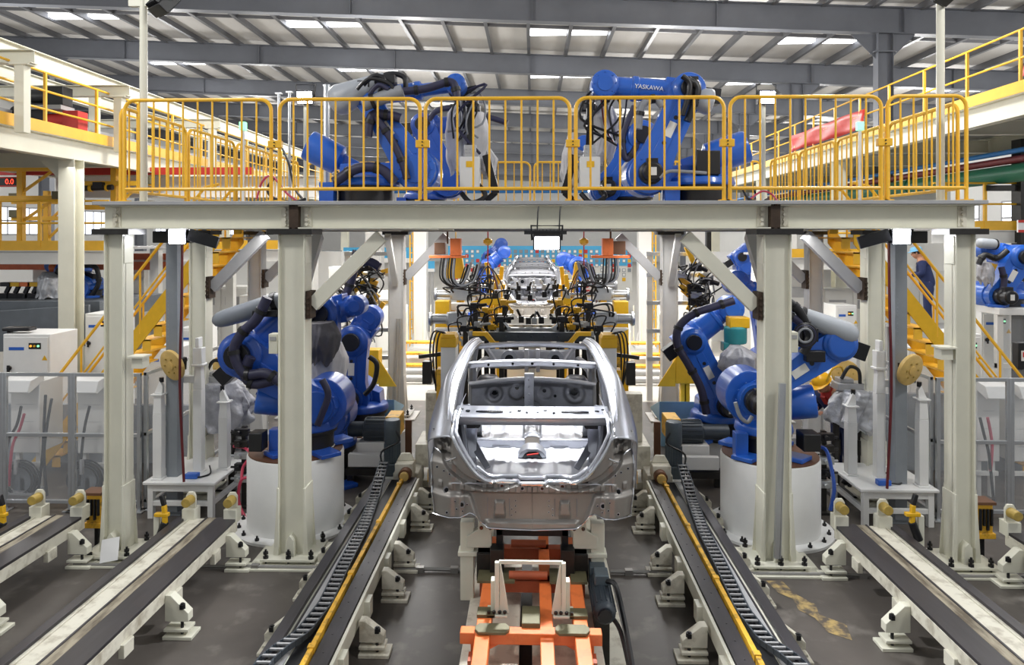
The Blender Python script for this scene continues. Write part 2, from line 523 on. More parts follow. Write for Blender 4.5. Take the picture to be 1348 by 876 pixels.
for y in (9.74, 11.75):
    for s in (-1, 1):
        b = MB()
        b.ibeam((s * 4.6, y, (BZ0 + BZ1) / 2), (s * 1.3, y, (BZ0 + BZ1) / 2), .24, .16, .016, .012)
        b.build('cross_beam', 'cream', gantry)
b = MB()
b.bx(-4.78, 4.78, GF - .2, GF + .9, BZ1, DK)
b.bx(-4.78, -1.3, GF + .9, GB - .6, BZ1, DK)
b.bx(1.3, 4.78, GF + .9, GB - .6, BZ1, DK)
b.bx(-4.78, 4.78, GB - .6, GB + .15, BZ1, DK)
b.build('deck', 'steel_grey', gantry, bevel=.004)
# knee braces
def knee(p, q, w, m, rust=True, side=1):
    b = MB(); b.bar(p, q, .1, w, up=(-(Vector(q) - Vector(p)).z, 0, (Vector(q) - Vector(p)).x))
    k = b.build('knee_brace', m, gantry, bevel=.003)
    x, y, z = p
    r = MB(); r.bx(min(x, x - side * .05), max(x, x - side * .05), y - .1, y + .1, z - .14, z + .16)
    for dz in (-.09, -.03, .03, .09):
        r.cyl((x - side * .025, y - .13, z + dz), (x - side * .025, y - .1, z + dz), .014, n=6)
    r.build('brace_bracket', 'rust', k)
for s in (-1, 1):
    knee((s * 2.42, GF, 2.78), (s * 1.66, GF, 3.54), .15, 'cream', side=-s)
    knee((s * 4.44, 9.74, 2.82), (s * 3.70, 9.74, 3.56), .15, 'steel_grey', side=-s)
    knee((s * 4.44, 11.75, 2.82), (s * 3.70, 11.75, 3.56), .15, 'steel_grey', side=-s)
    knee((s * 2.48, GB, 2.72), (s * 1.68, GB, 3.54), .17, 'steel_grey', side=-s)
    b = MB(); b.bar((s * 2.62, GF + .16, 2.8), (s * 2.62, GF + .86, 3.55), .11, .1)
    b.build('longitudinal_brace', 'col_grey', gantry)
    b = MB(); b.bar((s * 2.66, GB - .16, 2.6), (s * 2.66, GB - .9, 3.55), .11, .1)
    b.build('longitudinal_brace', 'col_grey', gantry)
# the loose plate leaning on the outer column foot and strips leaning on others
b = MB(); b.bar((at(143, 740, 7.45)), (at(146, 709, 7.56)), .20, .006, up=(0, 1, 0))
tag(b.build('steel_plate', 'white'), 'small white steel plate leaning against the foot of the outer column beside the left rail', 'plate')
b = MB(); b.bar(at(1022, 735, 7.56), at(1029, 505, 7.60), .05, .05, up=(0, 1, 0)); b.bar(at(1026.5, 735, 7.57), at(1033, 505, 7.61), .012, .05, up=(0, 1, 0))
tag(b.build('steel_angle', 'alu'), 'long bare steel angle leaning upright against the right inner front column', 'steel bar')
for i, (px, lab) in enumerate(((523, 'thin aluminium tube'),)):
    for k in range(3):
        b = MB(); b.cyl(at(516 + 4 * k, 545, 13.66 - .03 * k), at(522 + 3 * k, 420, 13.72), .018, n=8)
        tag(b.build('aluminium_tube', 'alu'), 'long aluminium tube leaning against the rear inner column left of the body shell', 'tube', 'tubes leaning on the rear column')

# ------------------------------------------------------------------ guard rails
RH = 1.07
_barmesh = {}
def guard_panel(x0, y0, x1, y1, z, label, h=RH, n=8, group='yellow guard rail panels', lean=0.0):
    p = Vector((x0, y0, z)); q = Vector((x1, y1, z))
    L = (q - p).length; u = (q - p).normalized()
    t = thing('guard_rail', label, 'railing', p, group)
    r = .12
    up = Vector((0, 0, 1))
    P = [p + up * .0, p + up * (h - r)]
    for k in range(1, 6):
        a = PI / 2 * k / 6
        P.append(p + u * (r - r * math.cos(a)) + up * (h - r + r * math.sin(a)))
    P.append(p + u * r + up * h); P.append(q - u * r + up * h)
    for k in range(1, 6):
        a = PI / 2 * k / 6
        P.append(q - u * (r - r * math.sin(a)) + up * (h - r + r * math.cos(a)))
    P.append(q + up * (h - r)); P.append(q.copy())
    b = MB(); b.tube(P, .021, n=8)
    fr = b.build('hoop', 'yellow', t)
    b = MB(); b.tube([p + u * .01 + up * .135, q - u * .01 + up * .135], .019, n=8); b.build('bottom_rail', 'yellow', t)
    key = ('b', h)
    for i in range(n):
        d = L * (i + 1) / (n + 1)
        if key not in _barmesh:
            b = MB(); c = p + u * d
            b.cyl(c + up * .135, c + up * (h - .01), .0115, n=6)
            o = b.build('bar', 'yellow', t)
            _barmesh[key] = (o.data, Vector(u) * d)
            # keep the mesh at the origin so it can be shared
            o.data.transform(Matrix.Translation(-(u * d))); o.location = u * d
        else:
            o = bpy.data.objects.new('bar', _barmesh[key][0]); COL.objects.link(o); o.parent = t
            o.location = u * d
    for c in (p, q):
        b = MB(); b.bx(c.x - .05, c.x + .05, c.y - .05, c.y + .05, z, z + .012); b.build('foot_plate', 'yellow', t)
    return t
def clip(p, label):
    t = thing('rail_clamp', label, 'clamp', p, 'clamps joining the rail panels')
    b = MB(); b.bx(p.x - .075, p.x + .075, p.y - .03, p.y + .03, p.z - .04, p.z + .04); b.build('plate', 'yellow', t, bevel=.004)
    for s in (-1, 1):
        b = MB(); b.cyl((p.x, p.y - .045, p.z + s * .018), (p.x, p.y - .03, p.z + s * .018), .008, n=6); b.build('bolt', 'black', t)
FY = GF - .12
px = [(164, 357), (368, 553), (560, 750), (758, 953), (961, 1160), (1168, 1272)]
wh = ['at the left end of the gantry', 'in front of the upper robot with the grey bullet cover', 'in front of the left white-wrapped weld gun', 'in front of the upper right robot with white lettering',
      'beside the right upper spotlight', 'narrow, at the right end of the gantry']
nb = [9, 9, 8, 9, 9, 5]
prev = None
for i, (a, c) in enumerate(px):
    A = at(a, 268, FY); B = at(c, 268, FY)
    guard_panel(A.x, FY, B.x, FY, DK, 'yellow guard rail panel ' + wh[i], n=nb[i], group='front guard rail panels', h=1.11)
    if prev is not None:
        clip(Vector(((prev + A.x) / 2, FY, DK + .62)), ['', 'yellow rail clamp left of the upper left robot', 'yellow rail clamp left of the left white-wrapped weld gun', 'yellow rail clamp left of the right weld gun, near the middle gap', 'yellow rail clamp right of the upper right robot', 'yellow rail clamp beside the narrow rail panel at the right end'][i])
    prev = B.x
ys = [7.85, 9.35, 9.43, 10.9, 10.98, 12.4, 12.48, 13.9]
ords = ['nearest', 'second', 'third', 'farthest']
for s, nm in ((-1, 'left'), (1, 'right')):
    for i in range(4):
        guard_panel(s * 4.62, ys[2 * i], s * 4.62, ys[2 * i + 1], DK, 'yellow guard rail panel along the %s edge of the gantry deck, %s from the front' % (nm, ords[i]), n=8, group='side guard rail panels')
for i in range(6):
    x0 = -4.5 + 1.5 * i
    guard_panel(x0 + .04, 13.98, x0 + 1.46, 13.98, DK, ['yellow guard rail panel at the back left corner of the gantry deck', 'yellow back rail panel behind the upper left robot', 'yellow back rail panel left of the middle gap',
        'yellow back rail panel right of the middle gap', 'yellow back rail panel behind the upper right robot', 'yellow guard rail panel at the back right corner of the gantry deck'][i], n=8, group='back guard rail panels')
# cream poles that carry the high floodlights
def flood(c, aim, label, w=.34, h=.26, lit='lamp', d=.13, power=0, pole=None):
    c = Vector(c); aim = Vector(aim).normalized()
    t = thing('flood_light', label, 'lamp', c)
    a, bb, f = frame(aim)
    b = MB(); b.bar(c - f * d, c, w, h); 
    for k in range(7):
        o = a * (k - 3) * w / 7.5
        b.bar(c - f * (d + .05) + o, c - f * d + o, .012, h * .9)
    b.build('housing', 'black', t, bevel=.006)
    b = MB(); b.bar(c, c + f * .012, w * .86, h * .82); b.build('lens', lit, t)
    b = MB(); b.tube([c - f * d * .5 + a * (w / 2 + .01), c - f * d * .5 + a * (w / 2 + .02) + Vector((0, 0, h * .9)), c - f * d * .5 - a * (w / 2 + .02) + Vector((0, 0, h * .9)), c - f * d * .5 - a * (w / 2 + .01)], .012, n=6)
    b.build('bracket', 'black', t)
    if power:
        L = bpy.data.lights.new('flood_lamp', 'AREA'); L.energy = power; L.size = w * .8; L.size_y = h * .8; L.shape = 'RECTANGLE'; L.color = (.95, .97, 1)
        o = bpy.data.objects.new('flood_lamp', L); COL.objects.link(o)
        o.location = c + f * .03
        o.rotation_euler = f.to_track_quat('-Z', 'Y').to_euler()
    return t
def pole(px, y, top_z, r, label, z0=DK):
    p = at(px, 268, y); t = thing('lamp_pole', label, 'pole', (p.x, y, z0))
    b = MB(); b.cyl((p.x, y, z0), (p.x, y, top_z), r, n=12); b.build('shaft', 'cream', t)
    b = MB(); b.bx(p.x - .09, p.x + .09, y - .09, y + .09, z0, z0 + .015); b.build('foot', 'cream', t)
    b = MB(); b.bx(p.x - .16, p.x + .2, y - .03, y + .03, top_z - .1, top_z - .03); b.build('arm', 'cream', t)
    return p
pole(189, 7.95, 6.25, .042, 'tall cream round pole with a black floodlight rising behind the left end rail')
pole(1238, 7.95, 6.4, .042, 'tall cream round pole rising behind the narrow right end rail')
flood(at(222, 14, 7.95) + Vector((.05, -.08, 0)), (.5, .6, -.6), 'black finned floodlight on the tall pole at the left end of the gantry', lit='lens', w=.3, h=.26)
flood(at(1222, 2, 7.95) + Vector((.0, -.08, .02)), (-.5, .6, -.6), 'black floodlight cut by the top edge on the right tall pole', lit='lens', w=.3, h=.26)
for px_, y_, lab in ((404, 10.2, 'left'), (1007, 10.2, 'right')):
    p = at(px_, 130, y_)
    b = MB(); b.cyl((p.x - .02, y_, DK), (p.x - .02, y_, p.z + .1), .03, n=10)
    tag(b.build('lamp_post', 'cream'), 'thin white post carrying the dazzling spotlight behind the %s upper robot' % lab, 'pole')
    flood(p + Vector((0, -.1, 0)), (0 if lab == 'left' else .05, -1, -.25), 'dazzling white spotlight on a thin post, %s upper side of the gantry' % lab, w=.24, h=.2, d=.1, lit='lamp')
# thin tubes beside the left spotlight
for px_, lab, tp in ((367, 'thinner', 5.78), (381, 'thicker', 5.8), (430, 'grey', 5.9)):
    p = at(px_, 200, 11.0)
    b = MB(); b.cyl((p.x, 11.0, DK), (p.x, 11.0, tp), .022 if px_ < 400 else .05, n=8); b.bx(p.x - .05, p.x + .05, 10.97, 11.03, tp - .02, tp)
    tag(b.build('conduit_post', 'alu'), {'thinner': 'thin upright conduit left of the left spotlight, the one farther left', 'thicker': 'thin upright conduit just left of the left spotlight post', 'grey': 'thicker grey upright post right of the left spotlight'}[lab], 'post')
# lamps under the gantry
flood(at(720, 320, 7.42), (0, -.85, -.4), 'large blazing white floodlight hung on two rods under the middle of the gantry beam', w=.29, h=.17, power=290, lit='lamp')
t = thing('lamp_hanger', 'two thin black rods and a crossbar holding the middle floodlight', 'hanger', at(720, 303, 7.47))
b = MB()
for px_ in (709, 738):
    b.tube([at(px_, 272, 7.5), at(px_ - 1, 280, 7.48), at(px_ - 2, 306, 7.47)], .008, n=6)
b.build('rod', 'black', t)
b = MB(); b.bx(at(690, 0, 7.47).x, at(746, 0, 7.47).x, 7.46, 7.52, 3.56, 3.60); b.build('crossbar', 'black', t)
for px_, s, lab in ((233, -1, 'left'), (1187, 1, 'right')):
    c = at(px_, 312, 8.2)
    flood(c, (-s * .45, -1, -.35), 'white lit floodlight tucked under the %s bay of the gantry beam' % lab, w=.2, h=.2, lit='lamp', power=5)
    t = thing('lamp_cradle', 'black bracket with cable box above the lit %s under-beam floodlight' % lab, 'bracket', (c.x, 8.2, 3.5))
    b = MB(); b.bx(min(c.x - s * .1, c.x + s * .35), max(c.x - s * .1, c.x + s * .35), 8.3, 8.42, 3.46, 3.6); b.build('junction_box', 'black', t, bevel=.01)
    b = MB(); b.bar((c.x - s * .1, 8.28, 3.56), (c.x - s * .42, 8.34, 3.46), .05, .14); b.build('fin_block', 'blackmetal', t)
    # hanging dark red conduit
    p0 = at(240 if s < 0 else 1170, 318, 8.45)
    b = MB(); b.tube([p0, p0 + Vector((.01 * s, 0, -.8)), p0 + Vector((.03 * s, 0, -1.75)), p0 + Vector((-.02 * s, 0, -2.9))], .017, n=6, smooth=4)
    tag(b.build('air_hose', 'darkred'), 'dark red hose hanging straight down beside the %s under-beam floodlight' % lab, 'hose')
# grey equipment uprights standing under the platform edges
for s, px_ in ((-1, 230), (1, 1182)):
    p = at(px_, 500, 9.0)
    b = MB(); b.bx(p.x - .075, p.x + .075, 8.92, 9.08, 0, 3.5); b.bx(p.x - .15, p.x + .15, 8.85, 9.15, 0, .02)
    for k in range(12):
        b.bx(p.x - .05, p.x - .04, 8.915, 8.925, 2.2 + .05 * k, 2.215 + .05 * k)
    tag(b.build('cable_duct', 'greybox', bevel=.006), 'grey square upright duct beneath the %s under-beam floodlight' % ('left' if s < 0 else 'right'), 'duct')
# little box screwed to inner columns
for s, px_, py in ((-1, 362, 452), (1, 1042, 450)):
    p = at(px_, py, 7.8)
    t = thing('switch_box', 'small cream box fixed to the %s inner front column beside the robot arm' % ('left' if s < 0 else 'right'), 'box', p)
    b = MB(); b.bx(p.x - .05, p.x + .05, 7.74, 7.86, p.z - .11, p.z + .11); b.build('housing', 'cream', t, bevel=.006)
    b = MB(); b.bx(p.x - .035, p.x + .035, 7.73, 7.745, p.z + .04, p.z + .08); b.build('cover_plate', 'steel_grey', t)
for s, px_, py in ((-1, 183, 468), (1, 1244, 456)):
    p = at(px_, py, 7.7)
    b = MB(); b.bx(p.x - .06, p.x + .06, 7.66, 7.8, p.z - .14, p.z - .02); b.bx(p.x - .09, p.x + .09, 7.62, 7.8, p.z - .02, p.z + .0)
    tag(b.build('sensor_shelf', 'cream'), 'small cream bracket shelf on the inside of the %s outer front column' % ('left' if s < 0 else 'right'), 'bracket')
# cables lying over the deck edge
def cable(pts, r, m, label, cat='cable', group=None, n=6, name='cable'):
    b = MB(); b.tube(pts, r, n=n, smooth=5)
    return tag(b.build(name, m), label, cat, group)
cable([at(360, 235, 8.6), at(352, 250, 8.5), at(362, 262, 8.3), at(385, 266, 8.2), at(402, 262, 8.3)], .018, 'black', 'black cable drooping onto the deck left of the upper left robot')
cable([at(338, 262, 8.5), at(345, 240, 8.6), at(358, 232, 8.7), at(378, 255, 8.5), at(396, 268, 8.3)], .014, 'redhose', 'red hose curling beside the black cables left of the upper left robot', 'hose', name='hose')
cable([at(372, 196, 9.5), at(380, 215, 9.2), at(388, 248, 8.9), at(402, 266, 8.5)], .016, 'black', 'black cable running down to the deck behind the second front rail panel')
cable([at(988, 262, 8.5), at(1003, 252, 8.6), at(1016, 256, 8.7), at(1024, 266, 8.5)], .012, 'redhose', 'red hose arched on the deck right of the upper right robot', 'hose', name='hose')
cable([at(978, 250, 8.5), at(985, 262, 8.4), at(1000, 266, 8.4), at(1010, 262, 8.5)], .014, 'black', 'black cable on the deck right of the upper right robot')
for s, px_ in ((-1, 320), (1, 1132)):
    p = at(px_, 172, 9.8)
    t = thing('signal_light', 'slim signal post with a pale green light on the %s side of the deck' % ('left' if s < 0 else 'right'), 'lamp', (p.x, 9.8, DK))
    b = MB(); b.cyl((p.x, 9.8, DK), (p.x, 9.8, p.z), .022, n=8); b.build('pole', 'white', t)
    b = MB(); b.bx(p.x - .045, p.x + .045, 9.76, 9.84, p.z, p.z + .12); b.build('lamp_head', 'green_led', t, bevel=.01)
# ================================================================== robots
from mathutils import noise
YV = Vector((0, 1, 0))
def link_arm(b, p, q, w1, w2, d, ys=0.0):
    """a flat arm casting between two pivots, seen along y"""
    p = Vector(p) + YV * ys; q = Vector(q) + YV * ys
    u = (q - p).normalized(); n = u.cross(YV).normalized()
    poly = []
    def arc(c, r, a0, a1, k=9):
        for i in range(k + 1):
            a = a0 + (a1 - a0) * i / k
            poly.append(((c - p).dot(u) + r * math.cos(a), (c - p).dot(n) + r * math.sin(a)))
    arc(p, w1 / 2, PI / 2, 3 * PI / 2)
    L = (q - p).length
    poly.append((L * .3, -w1 * .40)); 
    poly.append((L * .7, -w2 * .46))
    arc(q, w2 / 2, -PI / 2, PI / 2)
    poly.append((L * .7, w2 * .46)); poly.append((L * .3, w1 * .40))
    b.prism(poly, p, u, n, YV, -d / 2, d / 2)
    # raised web ribs on both faces
    for sg in (-1, 1):
        b.prism([(L * .12, -w1 * .16), (L * .88, -w2 * .14), (L * .88, w2 * .14), (L * .12, w1 * .16)], p, u, n, YV, sg * d / 2 - .012, sg * d / 2 + .012)
    return b

def robot(label, Y, base, S, E, W, bal=None, drum=(.42, .27), size=1.0, turn=None, arm_off=-.22, hoses=(), front_motor=True, blue='blue', group=None,
          forearm_r=(.17, .115), tool=None, z0=None, ew=.42, sw=.62, letters=None, bullet=None, arm_d=.2, foot=True, back=False, elbow_disc=True, wrist_disc=.14, aw=.92, tag_plate=True, motor_box=None, emotor=True):
    """base = px of the drum's foot centre; S, E, W px of shoulder, elbow, wrist pivots at depth Y"""
    B = at(base[0], base[1], Y)
    if z0 is not None: B.z = z0
    t = thing('welding_robot', label, 'robot', B, group)
    k = size
    S3, E3, W3 = at(*S, Y), at(*E, Y), at(*W, Y)
    r, h = drum[0] * k, drum[1] * k
    b = MB(); b.lathe(B, (0, 0, 1), [(r * .9, 0), (r * .93, h * .1), (r * .88, h * .15), (r * .88, h * .82), (r, h * .86), (r, h)], n=32)
    bs = b.build('base', 'black', t, bevel=.004)
    if foot:
        q = MB()
        for a in range(4):
            an = PI / 4 + a * PI / 2
            c = B + Vector((math.cos(an), math.sin(an), 0)) * r * 1.12
            q.box((c.x, c.y, B.z + .025), (.34 * k, .26 * k, .05), rz=an)
        q.bx(B.x - r * 1.25, B.x - r * .8, B.y - r * .85, B.y - r * .4, B.z, B.z + h * 1.15)
        q.build('foot_plate', blue, bs, bevel=.008)
    # turntable and shoulder casting
    top = B.z + h
    b = MB()
    b.lathe((B.x, B.y, top), (0, 0, 1), [(r * 1.02, 0), (r * 1.05, .03), (r * 1.0, .1 * k), (r * .7, .16 * k)], n=32)
    sx = S3.x - B.x; sz = S3.z - top
    sr = sw * k / 2
    poly = [(-r * .8, .05), (r * .8, .05), (sx + sr * .8, sz - sr * .45), (sx + sr * .55, sz + sr * .5), (sx - sr * .1, sz + sr * .75), (sx - sr * .9, sz + sr * .4), (-r * .75, .3 * k)] if sx >= 0 else \
           [(-r * .8, .05), (r * .8, .05), (r * .75, .3 * k), (sx + sr * .9, sz + sr * .4), (sx + sr * .1, sz + sr * .75), (sx - sr * .55, sz + sr * .5), (sx - sr * .8, sz - sr * .45)]
    b.prism(poly, (B.x, B.y, top), (1, 0, 0), (0, 0, 1), (0, 1, 0), -.13 * k, .22 * k)
    b.cyl((S3.x, Y - .16 * k, S3.z), (S3.x, Y + .3 * k, S3.z), sr, n=28)
    tt = b.build('turntable', blue, t, bevel=.012)
    # lower arm
    b = MB()
    ao = arm_off * k
    link_arm(b, S3, E3, sw * k * aw, ew * k * (.8 + .2 * aw), arm_d * k, ao)
    for a in range(12):
        an = 2 * PI * a / 12
        c = S3 + Vector((math.cos(an), 0, math.sin(an))) * sr * .74 + YV * (ao - arm_d * k / 2)
        b.cyl(c - YV * .012, c, .013, n=6)
    b.cyl(S3 + YV * (ao - arm_d * k / 2 - .03), S3 + YV * ao, sr * .62, n=24)
    la = b.build('lower_arm', blue, t, bevel=.012)
    if tag_plate:
        u = (E3 - S3).normalized(); n = u.cross(YV).normalized()
        c = S3.lerp(E3, .52) + YV * (ao - arm_d * k / 2 - .013)
        q = MB(); q.prism([(-.10, -.05), (.10, -.05), (.10, .05), (-.10, .05)], c, u, n, YV, -.006, .0)
        q.build('warning_label', 'offwhite', la)
        for f_ in (.36, .66):
            q = MB(); c = S3.lerp(E3, f_) + YV * (ao - arm_d * k / 2 - .013)
            q.cyl(c - YV * .004, c, .028, n=12)
            q.build('access_hole', 'black', la)
    if front_motor:
        b = MB()
        c = S3 + YV * (ao - arm_d * k / 2)
        b.lathe(c - YV * .30 * k, YV, [(.10 * k, 0), (.12 * k, .02), (.12 * k, .16 * k), (.15 * k, .18 * k), (.15 * k, .3 * k)], n=20)
        b.bx(c.x - .07, c.x + .07, c.y - .22 * k, c.y - .12 * k, c.z + .08 * k, c.z + .17 * k)
        m_ = b.build('motor', 'black', t, bevel=.006)
        q = MB(); q.bx(c.x - .035, c.x + .035, c.y - .305 * k, c.y - .298 * k, c.z - .05, c.z + .05); q.build('name_plate', 'offwhite', m_)
    # elbow casting
    b = MB()
    er = ew * k / 2
    b.lathe(E3 + YV * (ao - arm_d * k * .5 - .06), YV, [(er * .72, 0), (er * .8, .02), (er * .98, .04), (er * .98, .34 * k), (er * .85, .44 * k), (er * .5, .46 * k)], n=26)
    u = (W3 - E3).normalized(); n = u.cross(YV).normalized()
    b.prism([(-er * 1.05, -er * .75), (er * 1.2, -er * .82), (er * 1.2, er * .82), (-er * 1.05, er * .75)], E3, u, n, YV, -.12 * k, .2 * k)
    el = b.build('elbow', blue, t, bevel=.014)
    if emotor:
        q = MB(); q.cyl(E3 + YV * (ao - arm_d * k * .5 - .13), E3 + YV * (ao - arm_d * k * .5 - .05), er * .55, n=20); q.build('motor', 'blackmetal', el, bevel=.008)
    q = MB(); q.bar(E3 - u * er * 1.0, E3 - u * er * 1.0 - u * .24 * k, .2 * k, .2 * k, up=(0, 1, 0)); q.build('rear_motor', 'blackmetal', el, bevel=.008)
    # forearm
    L = (W3 - E3).length
    b = MB()
    f0, f1 = forearm_r[0] * k, forearm_r[1] * k
    b.lathe(E3 + u * er * .6, u, [(f0 * 1.1, 0), (f0 * 1.1, .08), (f0, .10), (f0 * .96, L * .45), (f0 * 1.04, L * .46), (f0 * 1.04, L * .52), (f1, L * .54), (f1 * .95, L - er * .6)], n=24)
    fa = b.build('forearm', blue, t, bevel=.006)
    if letters:
        ex = u if u.x > 0 else -u
        ez = Vector((0, 0, 1)); ez = (ez - ex * ez.dot(ex)).normalized()
        text('lettering', letters, .078, 'white', E3.lerp(W3, .46) + YV * (-f0 * 1.06 - .004), ex, ez, fa, extrude=.004)
    if wrist_disc:
        b = MB(); wr = wrist_disc * k
        b.lathe(W3 - YV * .17 * k, YV, [(wr * .8, 0), (wr, .02), (wr, .28 * k), (wr * .85, .32 * k), (wr * .3, .34 * k)], n=24)
        wd = b.build('wrist', blue, t, bevel=.008)
        q = MB(); q.cyl(W3 - YV * .185 * k, W3 - YV * .165 * k, wr * .55, n=16)
        for a in range(8):
            an = 2 * PI * a / 8
            q.cyl(W3 + Vector((math.cos(an), 0, math.sin(an))) * wr * .8 - YV * .18 * k, W3 + Vector((math.cos(an), 0, math.sin(an))) * wr * .8 - YV * .165 * k, .01, n=6)
        q.build('wrist_cap', blue, wd)
    if bal:
        p, q_ = at(bal[0][0], bal[0][1], Y + .05), at(bal[1][0], bal[1][1], Y - .05)
        R_ = bal[2]
        L = (q_ - p).length
        b = MB(); b.lathe(p, q_ - p, [(R_ * .55, 0), (R_ * .62, L * .05), (R_ * .98, L * .12), (R_, L * .3), (R_, L * .92), (R_ * .93, L * .98), (R_ * .5, L * 1.0)], n=32)
        bl = b.build('balancer', 'blue', t, bevel=.004)
        q2 = MB(); u2 = (q_ - p).normalized(); n2 = u2.cross(YV).normalized()
        for d_ in (-.05, .05):
            q2.cyl(q_ + n2 * d_ - u2 * .002, q_ + n2 * d_ + u2 * .012, .018, n=8)
        q2.bar(p - u2 * .28, p + u2 * .05, R_ * 1.0, R_ * .9, up=(0, 1, 0))
        q2.build('yoke', blue, bl, bevel=.01)
    for hz in hoses:
        pts, rr, mm = hz[0], hz[1], hz[2]
        yo = hz[3] if len(hz) > 3 else -.34
        b = MB(); b.tube([at(x, y, Y + yo) for x, y in pts], rr, n=10, smooth=6)
        ho = b.build('hose', mm, t)
        P, R_ = spline([at(x, y, Y + yo) for x, y in pts], [rr] * len(pts), 6)
        if rr > .04:
            for i in range(4, len(P) - 3, 7):
                d_ = (P[i + 1] - P[i]).normalized(); q = MB(); q.cyl(P[i] - d_ * .025, P[i] + d_ * .025, rr * 1.22, n=10)
                q.build('hose_clamp', 'black', ho)
    if bullet:
        # the rounded cable cover on the back of the forearm
        p, q_, r0, r1, mm = bullet
        p = at(*p, Y - .3); q_ = at(*q_, Y - .25); L = (q_ - p).length
        b = MB(); b.lathe(p, q_ - p, [(r0 * .2, 0), (r0 * .62, L * .03), (r0 * .88, L * .09), (r0, L * .2), (r1, L * .9), (r1 * .85, L)], n=22)
        c_ = b.build('cable_cover', mm, t)
        if letters is None:
            q = MB(); u2 = (q_ - p).normalized()
            q.cyl(p + u2 * L * .86, p + u2 * L * .93, r1 * 1.08, n=20); q.build('cover_strap', 'blackmetal', c_)
    if motor_box:
        for c, d_ in motor_box:
            q = MB(); c = at(c[0], c[1], Y - .32); q.box(c, d_)
            q.build('junction_box', 'black', t, bevel=.01)
    return t

def draped(label, pts_top, Y, drop, m, depth=.35, name='dust_cover', seed=1, cat='cover', group=None, sway=.06):
    """a cloth hung over a tool: outline (px pairs left/right per level), wrinkled in the round"""
    rnd = random.Random(seed)
    ph = [rnd.uniform(0, 6.28) for _ in range(6)]
    N = 72
    V = []; F = []
    lv = []
    for k in range(len(pts_top) - 1):
        for j in range(8):
            tt = j / 8
            a = pts_top[k]; b_ = pts_top[k + 1]
            lv.append([a[i] * (1 - tt) + b_[i] * tt for i in range(3)])
    lv.append(list(pts_top[-1]))
    for i, (xl, xr, y) in enumerate(lv):
        pl, pr = at(xl, y, Y), at(xr, y, Y)
        c = (pl + pr) / 2; w = (pr - pl).length / 2
        f_ = i / (len(lv) - 1)
        for k in range(N):
            a = 2 * PI * k / N
            wr = 1 + sway * (.3 + f_) * (math.sin(5 * a + ph[0] + 3 * f_) + .7 * math.sin(9 * a + ph[1] - 5 * f_) + .5 * math.sin(14 * a + ph[2] + 9 * f_)) + .02 * math.sin(23 * a + ph[3] + 14 * f_)
            nv = Vector((c.x + w * math.cos(a), depth * math.sin(a) * 1.2, c.z)); wr += sway * 1.6 * noise.noise(nv * 5.5 + Vector((seed, 0, 0))) * (.4 + f_) + sway * .8 * abs(noise.noise(nv * 13 + Vector((0, seed, 0))))
            V.append((c.x + w * math.cos(a) * wr, c.y + depth * (.5 + .5 * min(1, w / .25)) * math.sin(a) * wr, c.z + .025 * math.sin(4 * a + ph[4]) * f_ + .03 * f_ * math.sin(7 * a + ph[5])))
    for i in range(len(lv) - 1):
        for k in range(N):
            j = (k + 1) % N
            F.append((i * N + k, (i + 1) * N + k, (i + 1) * N + j, i * N + j))
    F.append(tuple(range(N)))
    b = MB(); b.add(V, F)
    o = b.build(name, m, None, angle=60)
    return tag(o, label, cat, group)

# ---- upper left robot (front)
YR = 9.35
robot('blue welding robot on the gantry with a pale grey bullet cover on its raised forearm', YR, (482, 268), (552, 226), (484, 128), (601, 113), bal=((452, 214), (404, 190), .205), z0=DK,
      bullet=((434, 138), (508, 104), .205, .11, 'cover'), emotor=False, forearm_r=(.12, .085), wrist_disc=.135, ew=.32, sw=.56,
      hoses=[([(528, 121), (560, 117), (592, 108), (600, 118), (601, 132)], .052, 'hose'), ([(484, 180), (490, 152), (512, 152), (528, 156)], .06, 'hose', -.42), ([(492, 150), (516, 185), (530, 215), (536, 236)], .05, 'hose', -.42),
             ([(440, 240), (470, 222), (500, 222), (520, 240)], .065, 'hose', -.5), ([(500, 102), (516, 97), (532, 102), (534, 116)], .035, 'black', -.2), ([(478, 138), (500, 130), (530, 120)], .085, 'greyhose', -.55), ([(478, 112), (492, 100), (505, 104), (500, 122)], .03, 'black', -.5), ([(470, 118), (486, 104), (512, 110), (520, 124)], .022, 'black', -.6), ([(486, 124), (498, 112), (512, 118)], .03, 'hose', -.6)], front_motor=False,
      motor_box=[((508, 106), (.26, .2, .12)), ((480, 112), (.16, .16, .09))])
# ---- upper right robot (front)
robot('blue welding robot on the gantry with white lettering along its level forearm', YR, (922, 268), (850, 231), (900, 124), (795, 113), bal=((925, 212), (985, 192), .215), z0=DK, letters='YASKAWA',
      forearm_r=(.16, .14), wrist_disc=.18, ew=.44, sw=.56, hoses=[([(840, 170), (845, 140), (862, 130), (872, 140)], .05, 'greyhose', -.3), ([(905, 105), (918, 116), (912, 140), (905, 160)], .05, 'black', -.45), ([(898, 100), (908, 110), (905, 130), (898, 152)], .035, 'black', -.5),
             ([(868, 234), (880, 226), (900, 226), (930, 228)], .022, 'greyhose', -.6)],
      bullet=((940, 136), (905, 128), .17, .13, 'cover'), motor_box=[((908, 118), (.18, .2, .3)), ((930, 215), (.3, .2, .3))])
